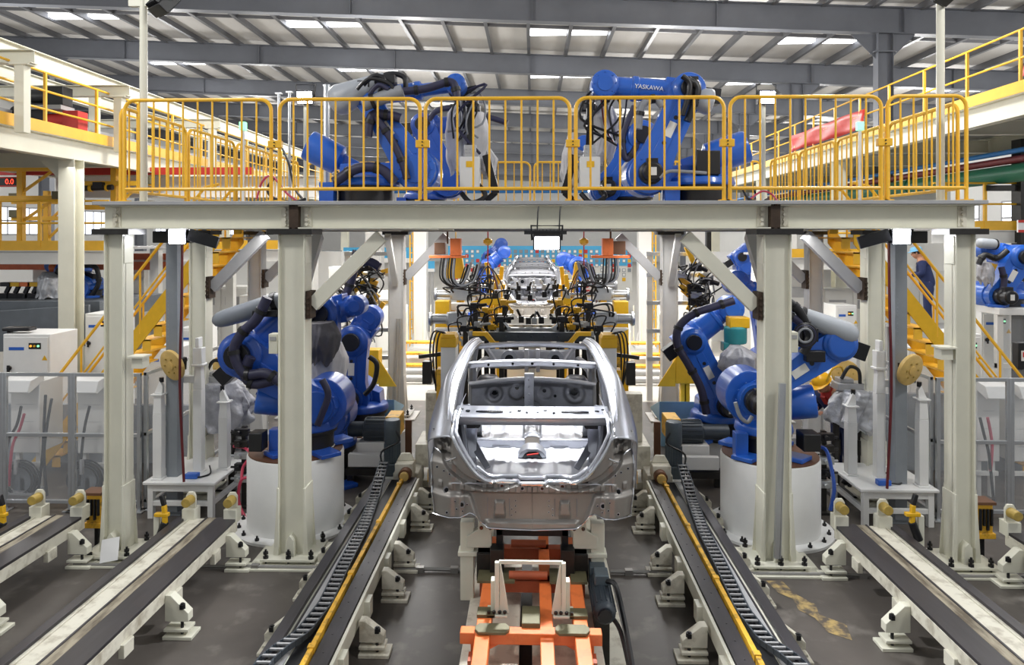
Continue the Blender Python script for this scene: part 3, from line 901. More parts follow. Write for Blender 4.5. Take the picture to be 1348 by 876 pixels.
# ---- the pair behind them on the deck
robot('blue robot on the rear of the gantry deck behind the white-wrapped gun, left side', 12.3, (560, 268), (592, 240), (560, 168), (628, 160), z0=DK, drum=(.36, .24), front_motor=False, hoses=[([(555, 190), (570, 150), (600, 142), (630, 150), (668, 162)], .05, 'hose')], forearm_r=(.15, .12), wrist_disc=.16, ew=.42, sw=.58, blue='blue2', tag_plate=False)
robot('rear blue robot on the gantry whose round elbow shows behind the lettered robot', 11.6, (830, 268), (796, 250), (842, 182), (768, 190), z0=DK, drum=(.36, .24), hoses=[([(842, 185), (825, 210), (820, 180), (835, 140)], .05, 'hose')], forearm_r=(.15, .12), wrist_disc=.13, ew=.5, sw=.5, tag_plate=False)
# ---- weld guns carried by the upper robots, wrapped in white sheets
def weld_gun(px, py, Y, label, s=1):
    """hanging spot weld gun: black spine, pale control box, cylinder, jaws"""
    p = at(px, py, Y)
    t = thing('weld_gun', label, 'weld gun', p)
    b = MB(); b.bx(p.x - .045, p.x + .045, Y - .25, Y - .15, p.z + .0, p.z + .52); sp = b.build('spine', 'black', t, bevel=.008)
    b = MB(); b.bx(p.x - .08, p.x + .08, Y - .27, Y - .1, p.z - .14, p.z + .02)
    for k in range(2): 
        for j in range(3): b.cyl((p.x - .05 + .05 * j, Y - .285, p.z - .03 - .05 * k), (p.x - .05 + .05 * j, Y - .27, p.z - .03 - .05 * k), .011, n=6)
    b.build('clamp_block', 'alu', t, bevel=.006)
    b = MB(); b.bx(p.x - .14, p.x + .13, Y - .30, Y - .08, p.z - .56, p.z - .14); bx_ = b.build('control_box', 'offwhite', t, bevel=.012)
    b = MB(); b.bx(p.x - .05, p.x + .05, Y - .306, Y - .3, p.z - .28, p.z - .2); b.build('warning_sticker', 'yellow_bright', bx_)
    b = MB(); b.tube([(p.x + .1, Y - .2, p.z - .5), (p.x + .2, Y - .22, p.z - .66), (p.x + .02, Y - .25, p.z - .75), (p.x - .12, Y - .2, p.z - .62)], .035, n=8, smooth=5); b.build('hose', 'black', t)
    b = MB(); b.lathe((p.x, Y + .05, p.z + .5), (0, 0, 1), [(.1, 0), (.12, .02), (.12, .1), (.09, .12), (.09, .2)], n=18); b.build('tool_flange', 'blackmetal', t, bevel=.004)
    b = MB(); b.bar((p.x + s * .2, Y - .1, p.z - .1), (p.x + s * .34, Y - .1, p.z - .62), .1, .12); b.bar((p.x + s * .34, Y - .1, p.z - .6), (p.x + s * .2, Y - .1, p.z - .72), .07, .08); b.build('jaw', 'blackmetal', t, bevel=.01)
    return t
weld_gun(621, 196, 9.7, 'white and black weld gun with a yellow sticker hanging from the upper left robot', 1)
draped('white wrinkled sheet wrapped round the upper left weld gun', [(600, 612, 136), (590, 638, 150), (588, 644, 175), (590, 640, 205), (596, 640, 228)], 9.9, 0, 'cloth_white', depth=.3, seed=3, group=None)
draped('white sheet sleeve drooping right of the upper left weld gun', [(630, 642, 190), (640, 656, 210), (638, 652, 226), (642, 650, 236)], 9.9, 0, 'cloth_white', depth=.15, seed=5)
weld_gun(775, 196, 9.7, 'white and black weld gun with a yellow sticker hanging from the upper right robot', -1)
draped('white perforated-looking sheet wrapped round the upper right weld gun', [(770, 806, 142), (768, 814, 158), (782, 812, 182), (778, 806, 205), (790, 800, 214)], 9.95, 0, 'cloth_white', depth=.25, seed=8)
draped('pale bundled cover low behind the gap in the front rail, right of the middle', [(748, 760, 176), (740, 758, 205), (738, 762, 230), (744, 756, 250)], 9.95, 0, 'cloth_white', depth=.2, seed=9)
draped('white bagged joint at the foot of the rear robot behind the lettered one', [(822, 836, 214), (815, 842, 226), (820, 838, 240), (824, 832, 250)], 10.9, 0, 'cloth_white', depth=.12, seed=12)
for px_, py_, Y_, lab in ((608, 128, 9.5, 'left'), (790, 130, 9.5, 'right')):
    p = at(px_, py_, Y_)
    t = thing('cable_bundle', 'tangled bundle of thin hoses round the upper %s weld gun neck' % lab, 'cables', p)
    rnd = random.Random(px_)
    for k in range(9):
        b = MB()
        b.tube([p + Vector((rnd.uniform(-.15, .15), rnd.uniform(-.1, .1), rnd.uniform(-.05, .1))), p + Vector((rnd.uniform(-.35, .35), rnd.uniform(-.2, .1), rnd.uniform(0, .2))), p + Vector((rnd.uniform(-.3, .3), rnd.uniform(-.2, .1), rnd.uniform(-.4, -.1))), p + Vector((rnd.uniform(-.2, .3), 0, rnd.uniform(-.8, -.4)))], .012 + .008 * rnd.random(), n=6, smooth=5)
        b.build('hose', rnd.choice(['black', 'black', 'greyhose', 'hose', 'darkred']), t)

# ---- lower robots: front pair on white drums
for s, px_, py_, lab in ((-1, 390, 688, 'left'), (1, 1013, 695, 'right')):
    c = fl(px_, py_)
    t = thing('robot_pedestal', 'white round pedestal drum bolted to the floor under the %s front robot' % lab, 'pedestal', c)
    b = MB(); b.lathe(c, (0, 0, 1), [(.575, .03), (.575, .88), (.565, .9), (.45, .905)], n=48); b.build('drum', 'white', t)
    b = MB(); b.lathe(c, (0, 0, 1), [(.73, 0), (.73, .03), (.58, .032)], n=48); fg = b.build('flange', 'white', t)
    b = MB(); b.lathe(c, (0, 0, 1), [(.56, .903), (.56, .912), (.1, .913)], n=40); b.build('top_plate', 'brown', t)
    for k in range(16):
        a = 2 * PI * k / 16
        p = c + Vector((math.cos(a), math.sin(a), 0)) * .66
        b = MB(); b.cyl(p + Vector((0, 0, .03)), p + Vector((0, 0, .055)), .026, n=6); b.cyl(p + Vector((0, 0, .055)), p + Vector((0, 0, .085)), .012, n=6); b.build('bolt', 'black', fg)
YP = 8.72
robot('blue robot on the left white pedestal, arm bent back behind the inner front column', YP, (408, 590), (428, 528), (330, 462), (405, 392), z0=.915, aw=.7, bal=((374, 528), (337, 524), .19), blue='blue2', drum=(.33, .26), ew=.56, sw=.62, front_motor=False, forearm_r=(.2, .15), wrist_disc=.0,
      hoses=[([(352, 392), (338, 420), (318, 440), (308, 464), (322, 492), (350, 492), (372, 505)], .06, 'hose', -.5), ([(330, 470), (322, 490), (334, 505), (360, 500)], .065, 'hose', -.45), ([(424, 500), (432, 520), (424, 545), (418, 560)], .04, 'hose', -.5)],
      bullet=((280, 424), (372, 396), .105, .12, 'greycover'), motor_box=[((340, 580), (.16, .2, .22)), ((352, 412), (.3, .2, .08))])
robot('blue robot on the right white pedestal with a smooth white bullet cover behind its elbow', YP, (1005, 594), (984, 519), (1091, 448), (1000, 416), z0=.915, aw=.52, bal=((1030, 532), (1074, 528), .2), drum=(.33, .26), ew=.42, sw=.62, forearm_r=(.19, .14), wrist_disc=.0,
      hoses=[([(1036, 396), (1052, 410), (1062, 430), (1066, 448), (1056, 466)], .05, 'black', -.5), ([(1030, 410), (1046, 420), (1060, 430)], .045, 'hose', -.5), ([(968, 530), (974, 548), (984, 556), (990, 548)], .022, 'greyhose', -.65)],
      bullet=((1129, 444), (1046, 412), .13, .10, 'cover'), emotor=False, motor_box=[((1062, 440), (.2, .2, .16)), ((1070, 468), (.22, .2, .13)), ((1064, 580), (.2, .25, .2))])
t = thing('cable_reel', 'coiled black cable ring beside the elbow of the right pedestal robot', 'cable', at(1060, 442, 8.0))
for k in range(4):
    b = MB(); c = at(1060, 442, 8.0 - .02 * k)
    b.tube([c + Vector((math.cos(2 * PI * i / 20), 0, math.sin(2 * PI * i / 20))) * (.13 - .018 * k) for i in range(21)], .013, n=6, cap=False); b.build('loop', ['black', 'hose', 'black', 'greyhose'][k], t)
# ---- second row inside the cell
for s, px_, py_, lab in ((-1, 486, 582, 'left'), (1, 928, 588, 'right')):
    c = fl(px_ , py_ + 12)
    t = thing('robot_pedestal', 'low pale concrete-topped pedestal under the second %s robot' % lab, 'pedestal', c)
    b = MB(); b.lathe(c, (0, 0, 1), [(.62, 0), (.62, .36), (.6, .38), (.3, .385)], n=40); b.build('drum', 'offwhite', t)
    b = MB(); b.lathe(c, (0, 0, 1), [(.6, .382), (.6, .392), (.1, .393)], n=36); b.build('top_plate', 'brown', t)
cL = fl(486, 594); cR = fl(928, 600)
robot('blue robot in the second row at left with black base and yellow fixture beside it', 11.6, (478, 562), (468, 520), (470, 446), (488, 418), z0=.393, blue='blue2', drum=(.4, .3), ew=.52, sw=.62, forearm_r=(.19, .15), hoses=[([(425, 400), (450, 395), (462, 370), (470, 330)], .07, 'hose', -.5), ([(480, 520), (492, 505), (496, 480), (486, 470)], .04, 'black', -.5)], wrist_disc=.2, front_motor=True)
robot('blue robot in the second row at right with a swept hose over its elbow', 11.2, (944, 566), (948, 528), (906, 446), (960, 406), z0=.393, drum=(.4, .3), ew=.42, sw=.56, forearm_r=(.2, .14), hoses=[([(966, 396), (940, 404), (912, 414), (893, 432), (892, 455), (906, 480), (922, 510), (930, 545)], .06, 'hose', -.5)], wrist_disc=.2, front_motor=True, blue='blue')
robot('blue robot head showing above the right brace beside the inner front column', 12.6, (990, 580), (1010, 480), (1000, 395), (968, 372), z0=.2, blue='blue2', drum=(.4, .3), ew=.5, sw=.6, forearm_r=(.2, .17), hoses=(), wrist_disc=.22, front_motor=False, tag_plate=False)
robot('blue robot with its rounded shoulder just right of the left inner front column', 10.3, (432, 600), (438, 545), (430, 410), (470, 402), z0=.0, blue='blue2', drum=(.4, .5), ew=.5, sw=.6, forearm_r=(.16, .15), hoses=[([(405, 420), (440, 370), (480, 345), (500, 352)], .06, 'hose', -.5)], wrist_disc=.15, front_motor=False, tag_plate=False)
draped('dark grey cover hanging over the gun just right of the left inner front column', [(404, 438, 424), (402, 447, 440), (404, 446, 460), (412, 440, 476)], 9.75, 0, 'cloth_dark', depth=.3, seed=21)
draped('white cover hanging below the dark grey one beside the left inner front column', [(404, 448, 452), (402, 456, 470), (404, 454, 495), (412, 448, 520)], 9.9, 0, 'cloth_white', depth=.3, seed=23, sway=.05)
draped('silver grey sheet bunched over the tool of the second robot at right', [(962, 978, 456), (950, 996, 468), (946, 1000, 482), (958, 998, 496), (966, 984, 506)], 10.6, 0, 'cloth', depth=.3, seed=31, sway=.08)
b = MB(); c = at(968, 440, 10.9); b.lathe(c, (0, 0, 1), [(.16, -.14), (.17, -.1), (.17, .1), (.14, .12)], n=20); b.bx(c.x - .2, c.x + .05, c.y - .1, c.y + .1, c.z - .26, c.z - .12)
tag(b.build('gearbox', 'teal', bevel=.01), 'teal gearbox under a yellow collar beside the second robot at right', 'gearbox')
b = MB(); c = at(971, 425, 10.9); b.bx(c.x - .15, c.x + .15, c.y - .12, c.y + .12, c.z - .07, c.z + .09)
tag(b.build('collar_block', 'yellow_bright', bevel=.012), 'yellow collar block on top of the teal gearbox', 'block')
# yellow tool stand behind each second-row robot, with pale blue ramp
for s, pts in ((-1, ((474, 500, 504, 460), (478, 540, 508, 488))), (1, ((888, 915, 504, 455), (884, 912, 545, 488)))):
    lab = 'left' if s < 0 else 'right'
    p0, p1 = at(pts[0][0], pts[0][2], 12.6), at(pts[0][1], pts[0][3], 12.6)
    t = thing('tool_stand', 'yellow steel tool stand behind the second %s robot' % lab, 'stand', (p0.x, 12.6, 0))
    b = MB(); b.bx(p0.x, p1.x, 12.5, 12.8, p0.z, p1.z); b.bx(p0.x + .1, p0.x + .2, 12.55, 12.7, 0, p0.z); b.bx(p1.x - .2, p1.x - .1, 12.55, 12.7, 0, p0.z)
    b.prism([(0, 0), (.32, 0), (0, .5)], (p1.x if s < 0 else p0.x, 12.5, p0.z - .05), (-s if s < 0 else -1, 0, 0), (0, 0, 1), (0, 1, 0), 0, .03)
    b.build('frame', 'yellow_bright', t, bevel=.01)
    q0 = at(pts[1][0] + 12 * (s < 0), 512, 12.2)
    x0, x1 = (p0.x + .1, p0.x + .75) if s < 0 else (p1.x - .75, p1.x - .1)
    b = MB(); b.prism([(0, .0), (.9, .0), (.9, .03), (0, .33)], (x0, 11.9, .45), (0, 1, 0), (0, 0, 1), (1, 0, 0), 0, x1 - x0)
    b.bx(x0 + .05, x0 + .12, 12.0, 12.1, 0, .45); b.bx(x1 - .12, x1 - .05, 12.0, 12.1, 0, .45)
    tag(b.build('tray', 'cyan', bevel=.004), 'pale blue sloping tray below the yellow stand at %s' % lab, 'tray')
# ================================================================== bare car body
def sm(a, b, x):
    t = max(0, min(1, (x - a) / (b - a))); return t * t * (3 - 2 * t)
def interp(tab, x):
    if x <= tab[0][0]: return tab[0][1]
    for (x0, y0), (x1, y1) in zip(tab, tab[1:]):
        if x <= x1: return y0 + (y1 - y0) * (x - x0) / (x1 - x0)
    return tab[-1][1]
CY = 6.05
car = thing('car_body', 'bare silver sedan body shell without doors or roof, nearest, above the orange skid', 'car body', (0, CY, 1.06))
K = CY / FPX
def zz(py): return EYE - (py - 310) * K
BOT = [(0, 697), (60, 695), (66, 692), (70, 688), (75, 679), (82, 676), (90, 681), (97, 683), (136, 683)]
TOP = [(0, 638), (50, 637.5), (62, 635), (72, 628.5), (78, 623), (84, 616), (92, 605), (100, 592), (104, 584), (108, 576.5), (136, 578)]
def fasc_y(dx, z):
    x = dx * K
    y = CY + .20 * (dx / 136) ** 4
    py = 310 + (EYE - z) / K
    # tail lamp recess
    rec = sm(106 + (py < 600) * 0, 112, dx) * sm(612, 606, py) * sm(574, 579, py)
    y += .11 * rec
    # embossed dishes inside the recess
    for (cx, cy, r, h) in ((121, 587, 7, .05), (113, 600, 6, -.05), (127, 600, 6, -.045), (117, 594, 4, -.03)):
        d = math.hypot(dx - cx, py - cy); y += h * sm(r, r * .5, d)
    # ledge under the lamp: the panel below stands proud
    y -= .03 * sm(612, 616, py) * sm(100, 110, dx)
    # bumper step: lower panel set back under a horizontal joggle
    y += .03 * sm(648, 652, py) * sm(96, 90, dx)
    # corner dish sweeping parallel to the opening
    rr = math.hypot(dx - 55, (py - 590) * 1.25)
    y += .05 * sm(58, 61, rr) * sm(72, 69, rr) * (py > 605)
    # raised outer lower box with its arch outline
    arch = sm(652, 656, py) * sm(80 - (py - 652) * .35, 86 - (py - 652) * .35, dx)
    y -= .045 * arch
    # trapezoid embosses
    if 655 < py < 688:
        hw = 8 - (676 - py) * .1
        y -= .035 * sm(hw, hw - 2, abs(dx - 43)) * sm(660, 663, py) * sm(686, 676, py)
    # lower lip
    y -= .04 * sm(686, 689, py) * sm(64, 56, dx)
    # little joggles along the mid seam
    if 640 < py < 648: y -= .014 * (1 if math.sin(dx * .42) > .35 else 0)
    return y
b = MB()
cols = []
xs = [i * 136 / 136 for i in range(137)]
rows_n = 64
G = []
for sgn in (-1, 1):
    rows = []
    for r in range(rows_n + 1):
        row = []
        for dx in xs:
            z0, z1 = zz(interp(BOT, dx)), zz(interp(TOP, dx))
            z = z0 + (z1 - z0) * r / rows_n
            # horizontal position is shared by both sides, side edge leans outwards with height
            xo = dx * K * (1 if dx < 120 else 1 - .035 * sm(120, 136, dx) * (1 - sm(zz(683), zz(640), z)))
            row.append(Vector((sgn * xo, fasc_y(dx, z), z)))
        rows.append(row)
    G.append(rows)
    b.grid(rows if sgn > 0 else [list(reversed(rw)) for rw in rows])
# hidden back and edge flange
b.build('rear_panel', 'fascia', car, solid=.004, angle=50)
rear = [o for o in car.children if o.name.startswith('rear_panel')][0]
# bright flange line along the bottom edge and around the opening
for sgn in (-1, 1):
    pass
P = [Vector((s * dx * K, fasc_y(dx, zz(interp(BOT, dx))) - .012, zz(interp(BOT, dx)))) for s, rng in ((-1, range(134, 0, -3)), (1, range(0, 135, 3))) for dx in rng]
b = MB(); b.tube(P, .006, n=6); b.build('bottom_flange', 'chrome', rear)
P = [Vector((s * dx * K, fasc_y(dx, zz(interp(TOP, dx))) - .004, zz(interp(TOP, dx)) + .004)) for s, rng in ((-1, range(108, 0, -2)), (1, range(0, 109, 2))) for dx in rng]
lf = [at(590, 568, 6.2), at(594, 556, 6.35)]
P2 = [Vector((-.69, 6.42, 1.95)), Vector((-.705, 6.3, 1.90))] + P + [Vector((.705, 6.3, 1.90)), Vector((.69, 6.42, 1.95))]
b = MB(); b.tube(P2, .017, n=8)
gut = b.build('opening_flange', 'chrome', car)
P3 = [Vector((p.x * .955, p.y + .05, p.z + (.03 if abs(p.x) < .5 else 0))) for p in P2]
b = MB(); b.tube(P3, .018, n=8); b.build('seal_gutter', 'biw', gut)
for sgn in (-1, 1):
    r_ = [rw[-1] for rw in G[0 if sgn < 0 else 1]]
    b = MB(); b.tube([p + Vector((sgn * .004, -.006, 0)) for p in r_[::4]], .008, n=6); b.build('side_flange', 'chrome', rear)
# lamp ledge bright lines, holes and bolts on the panel
for s in (-1, 1):
    b = MB(); b.tube([Vector((s * dx * K, fasc_y(dx, zz(py)) - .008, zz(py))) for dx, py in ((101, 606), (108, 610), (117, 614), (126, 607), (134, 604))], .008, n=6, smooth=3); b.build('lamp_ledge', 'chrome', rear)
    for dx, py, r in ((93, 666, 3.2), (114, 650, 3.6), (40, 643, 2.6), (13, 643, 2.4), (113, 677, 1.6), (27, 672, .9), (27, 680, .9), (100, 672, 1.2), (86, 666, 1.2), (102, 662, 1.0), (92, 675, 1.0), (22, 661, .9), (22, 668, .9), (22, 676, .9), (121, 586, 3.5), (128, 622, 1.4), (118, 625, 1.2), (110, 628, 1.2)):
        x = s * dx * K; y = fasc_y(dx, zz(py))
        b = MB(); b.cyl((x, y - .009, zz(py)), (x, y + .012, zz(py)), r * K * 1.35, n=14)
        o = b.build('boss', 'biw', rear)
        b = MB(); b.cyl((x, y - .0095, zz(py)), (x, y + .01, zz(py)), r * K * .85, n=14); b.build('hole', 'lens', rear)
for dx in (-30, 30, -59, 59):
    b = MB(); b.tube([Vector((dx * K, fasc_y(abs(dx), zz(py)) - .004, zz(py))) for py in (658, 666, 674, 682)], .004, n=5); b.build('seam', 'biw_dark', rear)
# quarter panels and roof rails
ST = [
    [(564, 640, 6.50), (563, 600, 6.38), (562.5, 582, 6.32), (574, 577, 6.22), (590, 576, 6.14), (597, 583, 6.13)],
    [(563, 640, 6.70), (562.5, 592, 6.55), (563, 568, 6.48), (573, 556, 6.40), (586, 553, 6.32), (595, 558, 6.24)],
    [(565, 640, 6.90), (564, 590, 6.78), (567, 550, 6.70), (576, 530, 6.62), (587, 523, 6.56), (597, 538, 6.46)],
    [(573, 620, 7.20), (572, 560, 7.00), (578, 519, 6.92), (584, 499, 6.86), (593, 491, 6.86), (603, 508, 6.76)],
    [(592, 545, 7.50), (590, 515, 7.25), (592, 491, 7.15), (598, 475, 7.12), (605, 469, 7.1), (613, 482, 7.05)],
    [(605, 500, 7.75), (603, 483, 7.6), (604, 468, 7.5), (609, 457, 7.5), (614, 454, 7.45), (622, 463, 7.42)],
    [(613, 480, 8.15), (613, 467, 8.05), (615, 455, 8.0), (619, 447, 7.95), (624, 446, 7.92), (630, 454, 7.9)],
    [(622, 470, 8.55), (621, 460, 8.45), (622, 449, 8.4), (625, 445, 8.38), (629, 445, 8.35), (635, 452, 8.33)],
]
def section(s, st):
    return [Vector((s * abs(at(px + 1.5, py, Y).x), Y, at(px, py, Y).z)) for px, py, Y in st]
def dens(rows, k):
    out = []
    n = len(rows)
    for j in range(len(rows[0])):
        P_, _ = spline([r[j] for r in rows], [0] * n, k)
        for i, p in enumerate(P_):
            if j == 0: out.append([])
            out[i].append(p)
    return out
for s in (-1, 1):
    rows = dens([section(s, st) for st in ST], 6)
    rows2 = [spline(r, [0] * len(r), 4)[0] for r in rows]
    b = MB(); b.grid(rows2 if s > 0 else [list(reversed(r)) for r in rows2])
    q = b.build('quarter_panel', 'biw', car, solid=.006, angle=60)
    # double crease that runs up the pillar
    for j, f_, mm in ((4, .25, 'chrome'), (4, .75, 'biw_dark'), (5, 0, 'chrome')):
        line = [r[min(j, len(r) - 1)].lerp(r[min(j + 1, len(r) - 1)], f_) + Vector((0, -.008, .008)) for r in rows[6:]]
        b = MB(); b.tube(line, .0075 if j == 5 else .005, n=6); b.build('drip_rail', mm, q)
    # door opening posts and rocker
    b = MB()
    b.tube([(s * .88, 6.9, 1.16), (s * .90, 7.4, 1.13), (s * .90, 9.3, 1.13)], .09, n=10, flat=.8)
    b.build('rocker', 'biw', car)
    b = MB(); b.tube([(s * .86, 8.05, 1.15), (s * .84, 8.05, 1.75), (s * .74, 7.98, 2.24)], .06, n=8, smooth=4, flat=.7); b.build('centre_pillar', 'biw_dark', car)
    b = MB(); b.tube([(s * .67, 8.36, 2.28), (s * .74, 8.9, 2.0), (s * .78, 9.3, 1.78), (s * .8, 9.4, 1.2)], .05, n=8, smooth=4); b.build('windscreen_pillar', 'biw', car)
    # inner sill wall, wheelhouse, gusset
    b = MB()
    rows = [[Vector((s * (.70 + .03 * math.sin(3 * i)), 6.22 + .13 * k, 1.44 + (1.93 - 1.44) * i / 6)) for k in range(9)] for i in range(7)]
    b.grid(rows); b.build('inner_side', 'biw_dark', car, solid=.004)
    b = MB()
    R_ = [[Vector((s * (.72 - .2 * math.sin(PI * j / 8) ** .7), 6.95 - .4 * math.cos(PI * i / 14), 1.42 + .40 * math.sin(PI * i / 14) * (.55 + .45 * math.cos(PI * j / 16)))) for j in range(9)] for i in range(15)]
    b.grid(R_); wh_ = b.build('wheelhouse', 'biw', car, solid=.004, angle=60)
    b = MB(); b.prism([(0, 0), (.13, 0), (.05, .42), (0, .45)], (s * .69, 6.55, 1.45), (-s * .8, -.5, -.15), (0, .12, 1), (0, 1, 0), 0, .012); 
    b.bar((s * .655, 6.9, 1.9), (s * .63, 6.8, 1.66), .10, .02, up=(0, -1, .3), w2=.09); b.bar((s * .63, 6.8, 1.66), (s * .40, 6.4, 1.45), .09, .02, up=(0, -1, .8), w2=.05); b.build('gusset', 'biw_dark', car, bevel=.004)
    b = MB(); b.bar((s * .66, 6.62, 1.9), (s * .60, 6.5, 1.52), .03, .12, up=(0, 1, 0)); b.build('corner_brace', 'biw_dark', car, bevel=.004)
# parcel shelf
def shelf_rows():
    rows = []
    for yv, dz in ((6.40, -.075), (6.405, -.012), (6.43, 0), (6.46, .002), (6.50, -.008), (6.60, -.006), (6.70, .002), (6.76, .004), (6.78, -.03)):
        row = []
        for i in range(61):
            x = -.715 + 1.43 * i / 60
            z = 1.915 + dz
            if 6.48 < yv < 6.72: z += .006 * math.sin(x * 40) * math.cos(x * 17)
            row.append(Vector((x, yv + .02 * (x / .7) ** 2, z)))
        rows.append(row)
    return rows
b = MB(); b.grid(shelf_rows()); ps = b.build('parcel_shelf', 'biw', car, solid=.006, angle=50)
for s in (-1, 1):
    b = MB(); b.prism([(.27 + .25 * k / 8, .012 * math.sin(PI * k / 8)) for k in range(9)] + [(.52 - .25 * k / 8, -.03 - .012 * math.sin(PI * k / 8)) for k in range(9)], (0, 6.58, 1.915), (s, 0, 0), (0, 1, 0), (0, 0, 1), -.002, .008); b.build('speaker_slot', 'lens', ps)
    for x, y, r in ((.12, 6.62, .018), (.2, 6.55, .012), (.6, 6.6, .022), (.66, 6.66, .016), (.05, 6.55, .01)):
        b = MB(); b.cyl((s * x, y, 1.90), (s * x, y, 1.921), r, n=12); b.build('hole', 'lens', ps)
    b = MB(); b.bx(s * .56 - .04, s * .56 + .04, 6.5, 6.52, 1.78, 1.9); b.cyl((s * .5, 6.46, 1.82), (s * .5, 6.52, 1.82), .03, n=12); b.build('hinge_bracket', 'blackmetal', ps)
b = MB(); b.bar((-.69, 6.46, 1.845), (.69, 6.46, 1.845), .06, .035); b.build('shelf_beam', 'biw_dark', car, bevel=.008)
# floor pans
def pan(x0, x1, y0, y1, z, nx, ny, f):
    return [[Vector((x0 + (x1 - x0) * i / nx, y0 + (y1 - y0) * j / ny, z + f(x0 + (x1 - x0) * i / nx, y0 + (y1 - y0) * j / ny))) for i in range(nx + 1)] for j in range(ny + 1)]
def trunk_f(x, y):
    h = .012 * sm(.03, .0, abs(math.fmod(abs(x) + .05, .16) - .08)) * sm(6.25, 6.35, y)
    h += .015 * sm(.22, .19, math.hypot(x / 1.2 + .38, y - 6.72)) + .015 * sm(.22, .19, math.hypot(x / 1.2 - .38, y - 6.72))
    h -= .02 * sm(6.3, 6.16, y)
    return h
b = MB(); b.grid(pan(-.70, .70, 6.09, 7.06, 1.435, 70, 40, trunk_f)); tf = b.build('boot_floor', 'biw_lit', car, solid=.005, angle=50)
b = MB()
pts = [(-.14, 0), (-.10, .06), (-.05, .09), (.05, .09), (.10, .06), (.14, 0)]
b.prism(pts, (0, 6.72, 1.44), (1, 0, 0), (0, 0, 1), (0, 1, 0), .0, .2); b.build('floor_hump', 'biw', tf, bevel=.006)
b = MB(); b.prism([(p[0] * .7, p[1] * .7) for p in pts], (0, 6.718, 1.44), (1, 0, 0), (0, 0, 1), (0, 1, 0), -.006, .0); b.build('hump_opening', 'lens', tf)
b = MB(); b.bar((-.05, 6.71, 1.475), (.06, 6.71, 1.49), .03, .01); b.build('tag_strip', 'red', tf)
b = MB()
for x in (-.45, -.2, .2, .45): b.bx(x - .03, x + .03, 6.10, 6.13, 1.425, 1.448)
b.bx(-.1, .1, 6.095, 6.13, 1.42, 1.452); b.build('latch_slot', 'lens', tf)
b = MB(); b.bx(-.72, -.07, 7.06, 7.12, 1.40, 1.52); b.bx(.07, .72, 7.06, 7.12, 1.40, 1.52)
cm = b.build('seat_crossmember', 'biw', car, bevel=.012)
for x0, x1 in ((-.4, -.22), (.18, .36), (.5, .62)):
    b = MB(); b.bx(x0, x1, 7.054, 7.07, 1.445, 1.462); b.build('slot', 'biw_dark', cm)
def front_f(x, y):
    h = .06 * sm(.60, .68, abs(x)) - .2 * sm(7.95, 8.5, y)
    h += .016 * (sm(.03, .015, abs(abs(x) - .28)) + sm(.03, .015, abs(abs(x) - .44)))
    h -= .012 * sm(.06, .04, abs(math.fmod(y, .35) - .17))
    return h
for s in (-1, 1):
    b = MB(); b.grid(pan(min(s * .09, s * .80), max(s * .09, s * .80), 7.12, 9.25, 1.47, 40, 36, front_f)); fp = b.build('floor_pan', 'biw_lit', car, solid=.005, angle=50)
    b = MB(); b.bx(s * .56 - .05, s * .56 + .05, 7.3, 7.48, 1.47, 1.486); b.build('drain_hole', 'lens', fp)
    b = MB(); b.bx(min(s * .1, s * .76), max(s * .1, s * .76), 8.6, 8.7, 1.27, 1.34); b.build('seat_rail_beam', 'biw', fp, bevel=.012)
b = MB()
rows = [[Vector((.10 * math.cos(PI * i / 12), y, 1.46 - .17 * sm(7.9, 8.5, y) + .10 * math.sin(PI * i / 12) ** .6 * (.9 + .1 * math.sin(y * 22)))) for i in range(13)] for y in [7.1 + .08 * k for k in range(28)]]
b.grid(rows); b.build('floor_tunnel', 'biw', car, solid=.005, angle=60)
# front bulkhead with pressed dishes
def fw(x, z):
    y = 9.30 + .05 * math.cos(x * 2)
    for cx, cz, r, h in ((-.50, 1.47, .13, .05), (-.2, 1.5, .12, -.05), (.18, 1.48, .1, .03), (.55, 1.5, .15, -.06), (.55, 1.5, .07, .06), (-.5, 1.46, .055, .05)):
        y += h * sm(r, r * .7, math.hypot(x - cx, z - cz))
    y -= .08 * sm(1.56, 1.64, z)
    return y
b = MB(); b.grid([[Vector((-.80 + 1.6 * i / 80, fw(-.8 + 1.6 * i / 80, 1.27 + .40 * j / 30), 1.27 + .40 * j / 30 - .03 * ((-.8 + 1.6 * i / 80) / .8) ** 2)) for i in range(81)] for j in range(31)])
fwp = b.build('bulkhead', 'biw_dark', car, solid=.005, angle=60)
for x, z, r in ((-.5, 1.47, .045), (.55, 1.5, .05), (-.2, 1.56, .03), (.16, 1.5, .025), (.3, 1.44, .02), (-.1, 1.42, .022)):
    b = MB(); b.cyl((x, fw(x, z) - .008, z), (x, fw(x, z) + .02, z), r, n=14); b.build('hole', 'lens', fwp)
b = MB(); b.tube([(-.82, 9.22, 1.62), (-.4, 9.18, 1.68), (0, 9.17, 1.70), (.4, 9.18, 1.68), (.82, 9.22, 1.62)], .035, n=8, smooth=4, flat=.7); b.build('cowl_beam', 'biw_lit', car)
b = MB(); b.bx(-.10, .02, 9.08, 9.15, 1.25, 1.78)
for k in range(5): b.cyl((-.04, 9.07, 1.34 + .09 * k), (-.04, 9.085, 1.34 + .09 * k), .014, n=8)
b.build('centre_support', 'biw', car, bevel=.01)
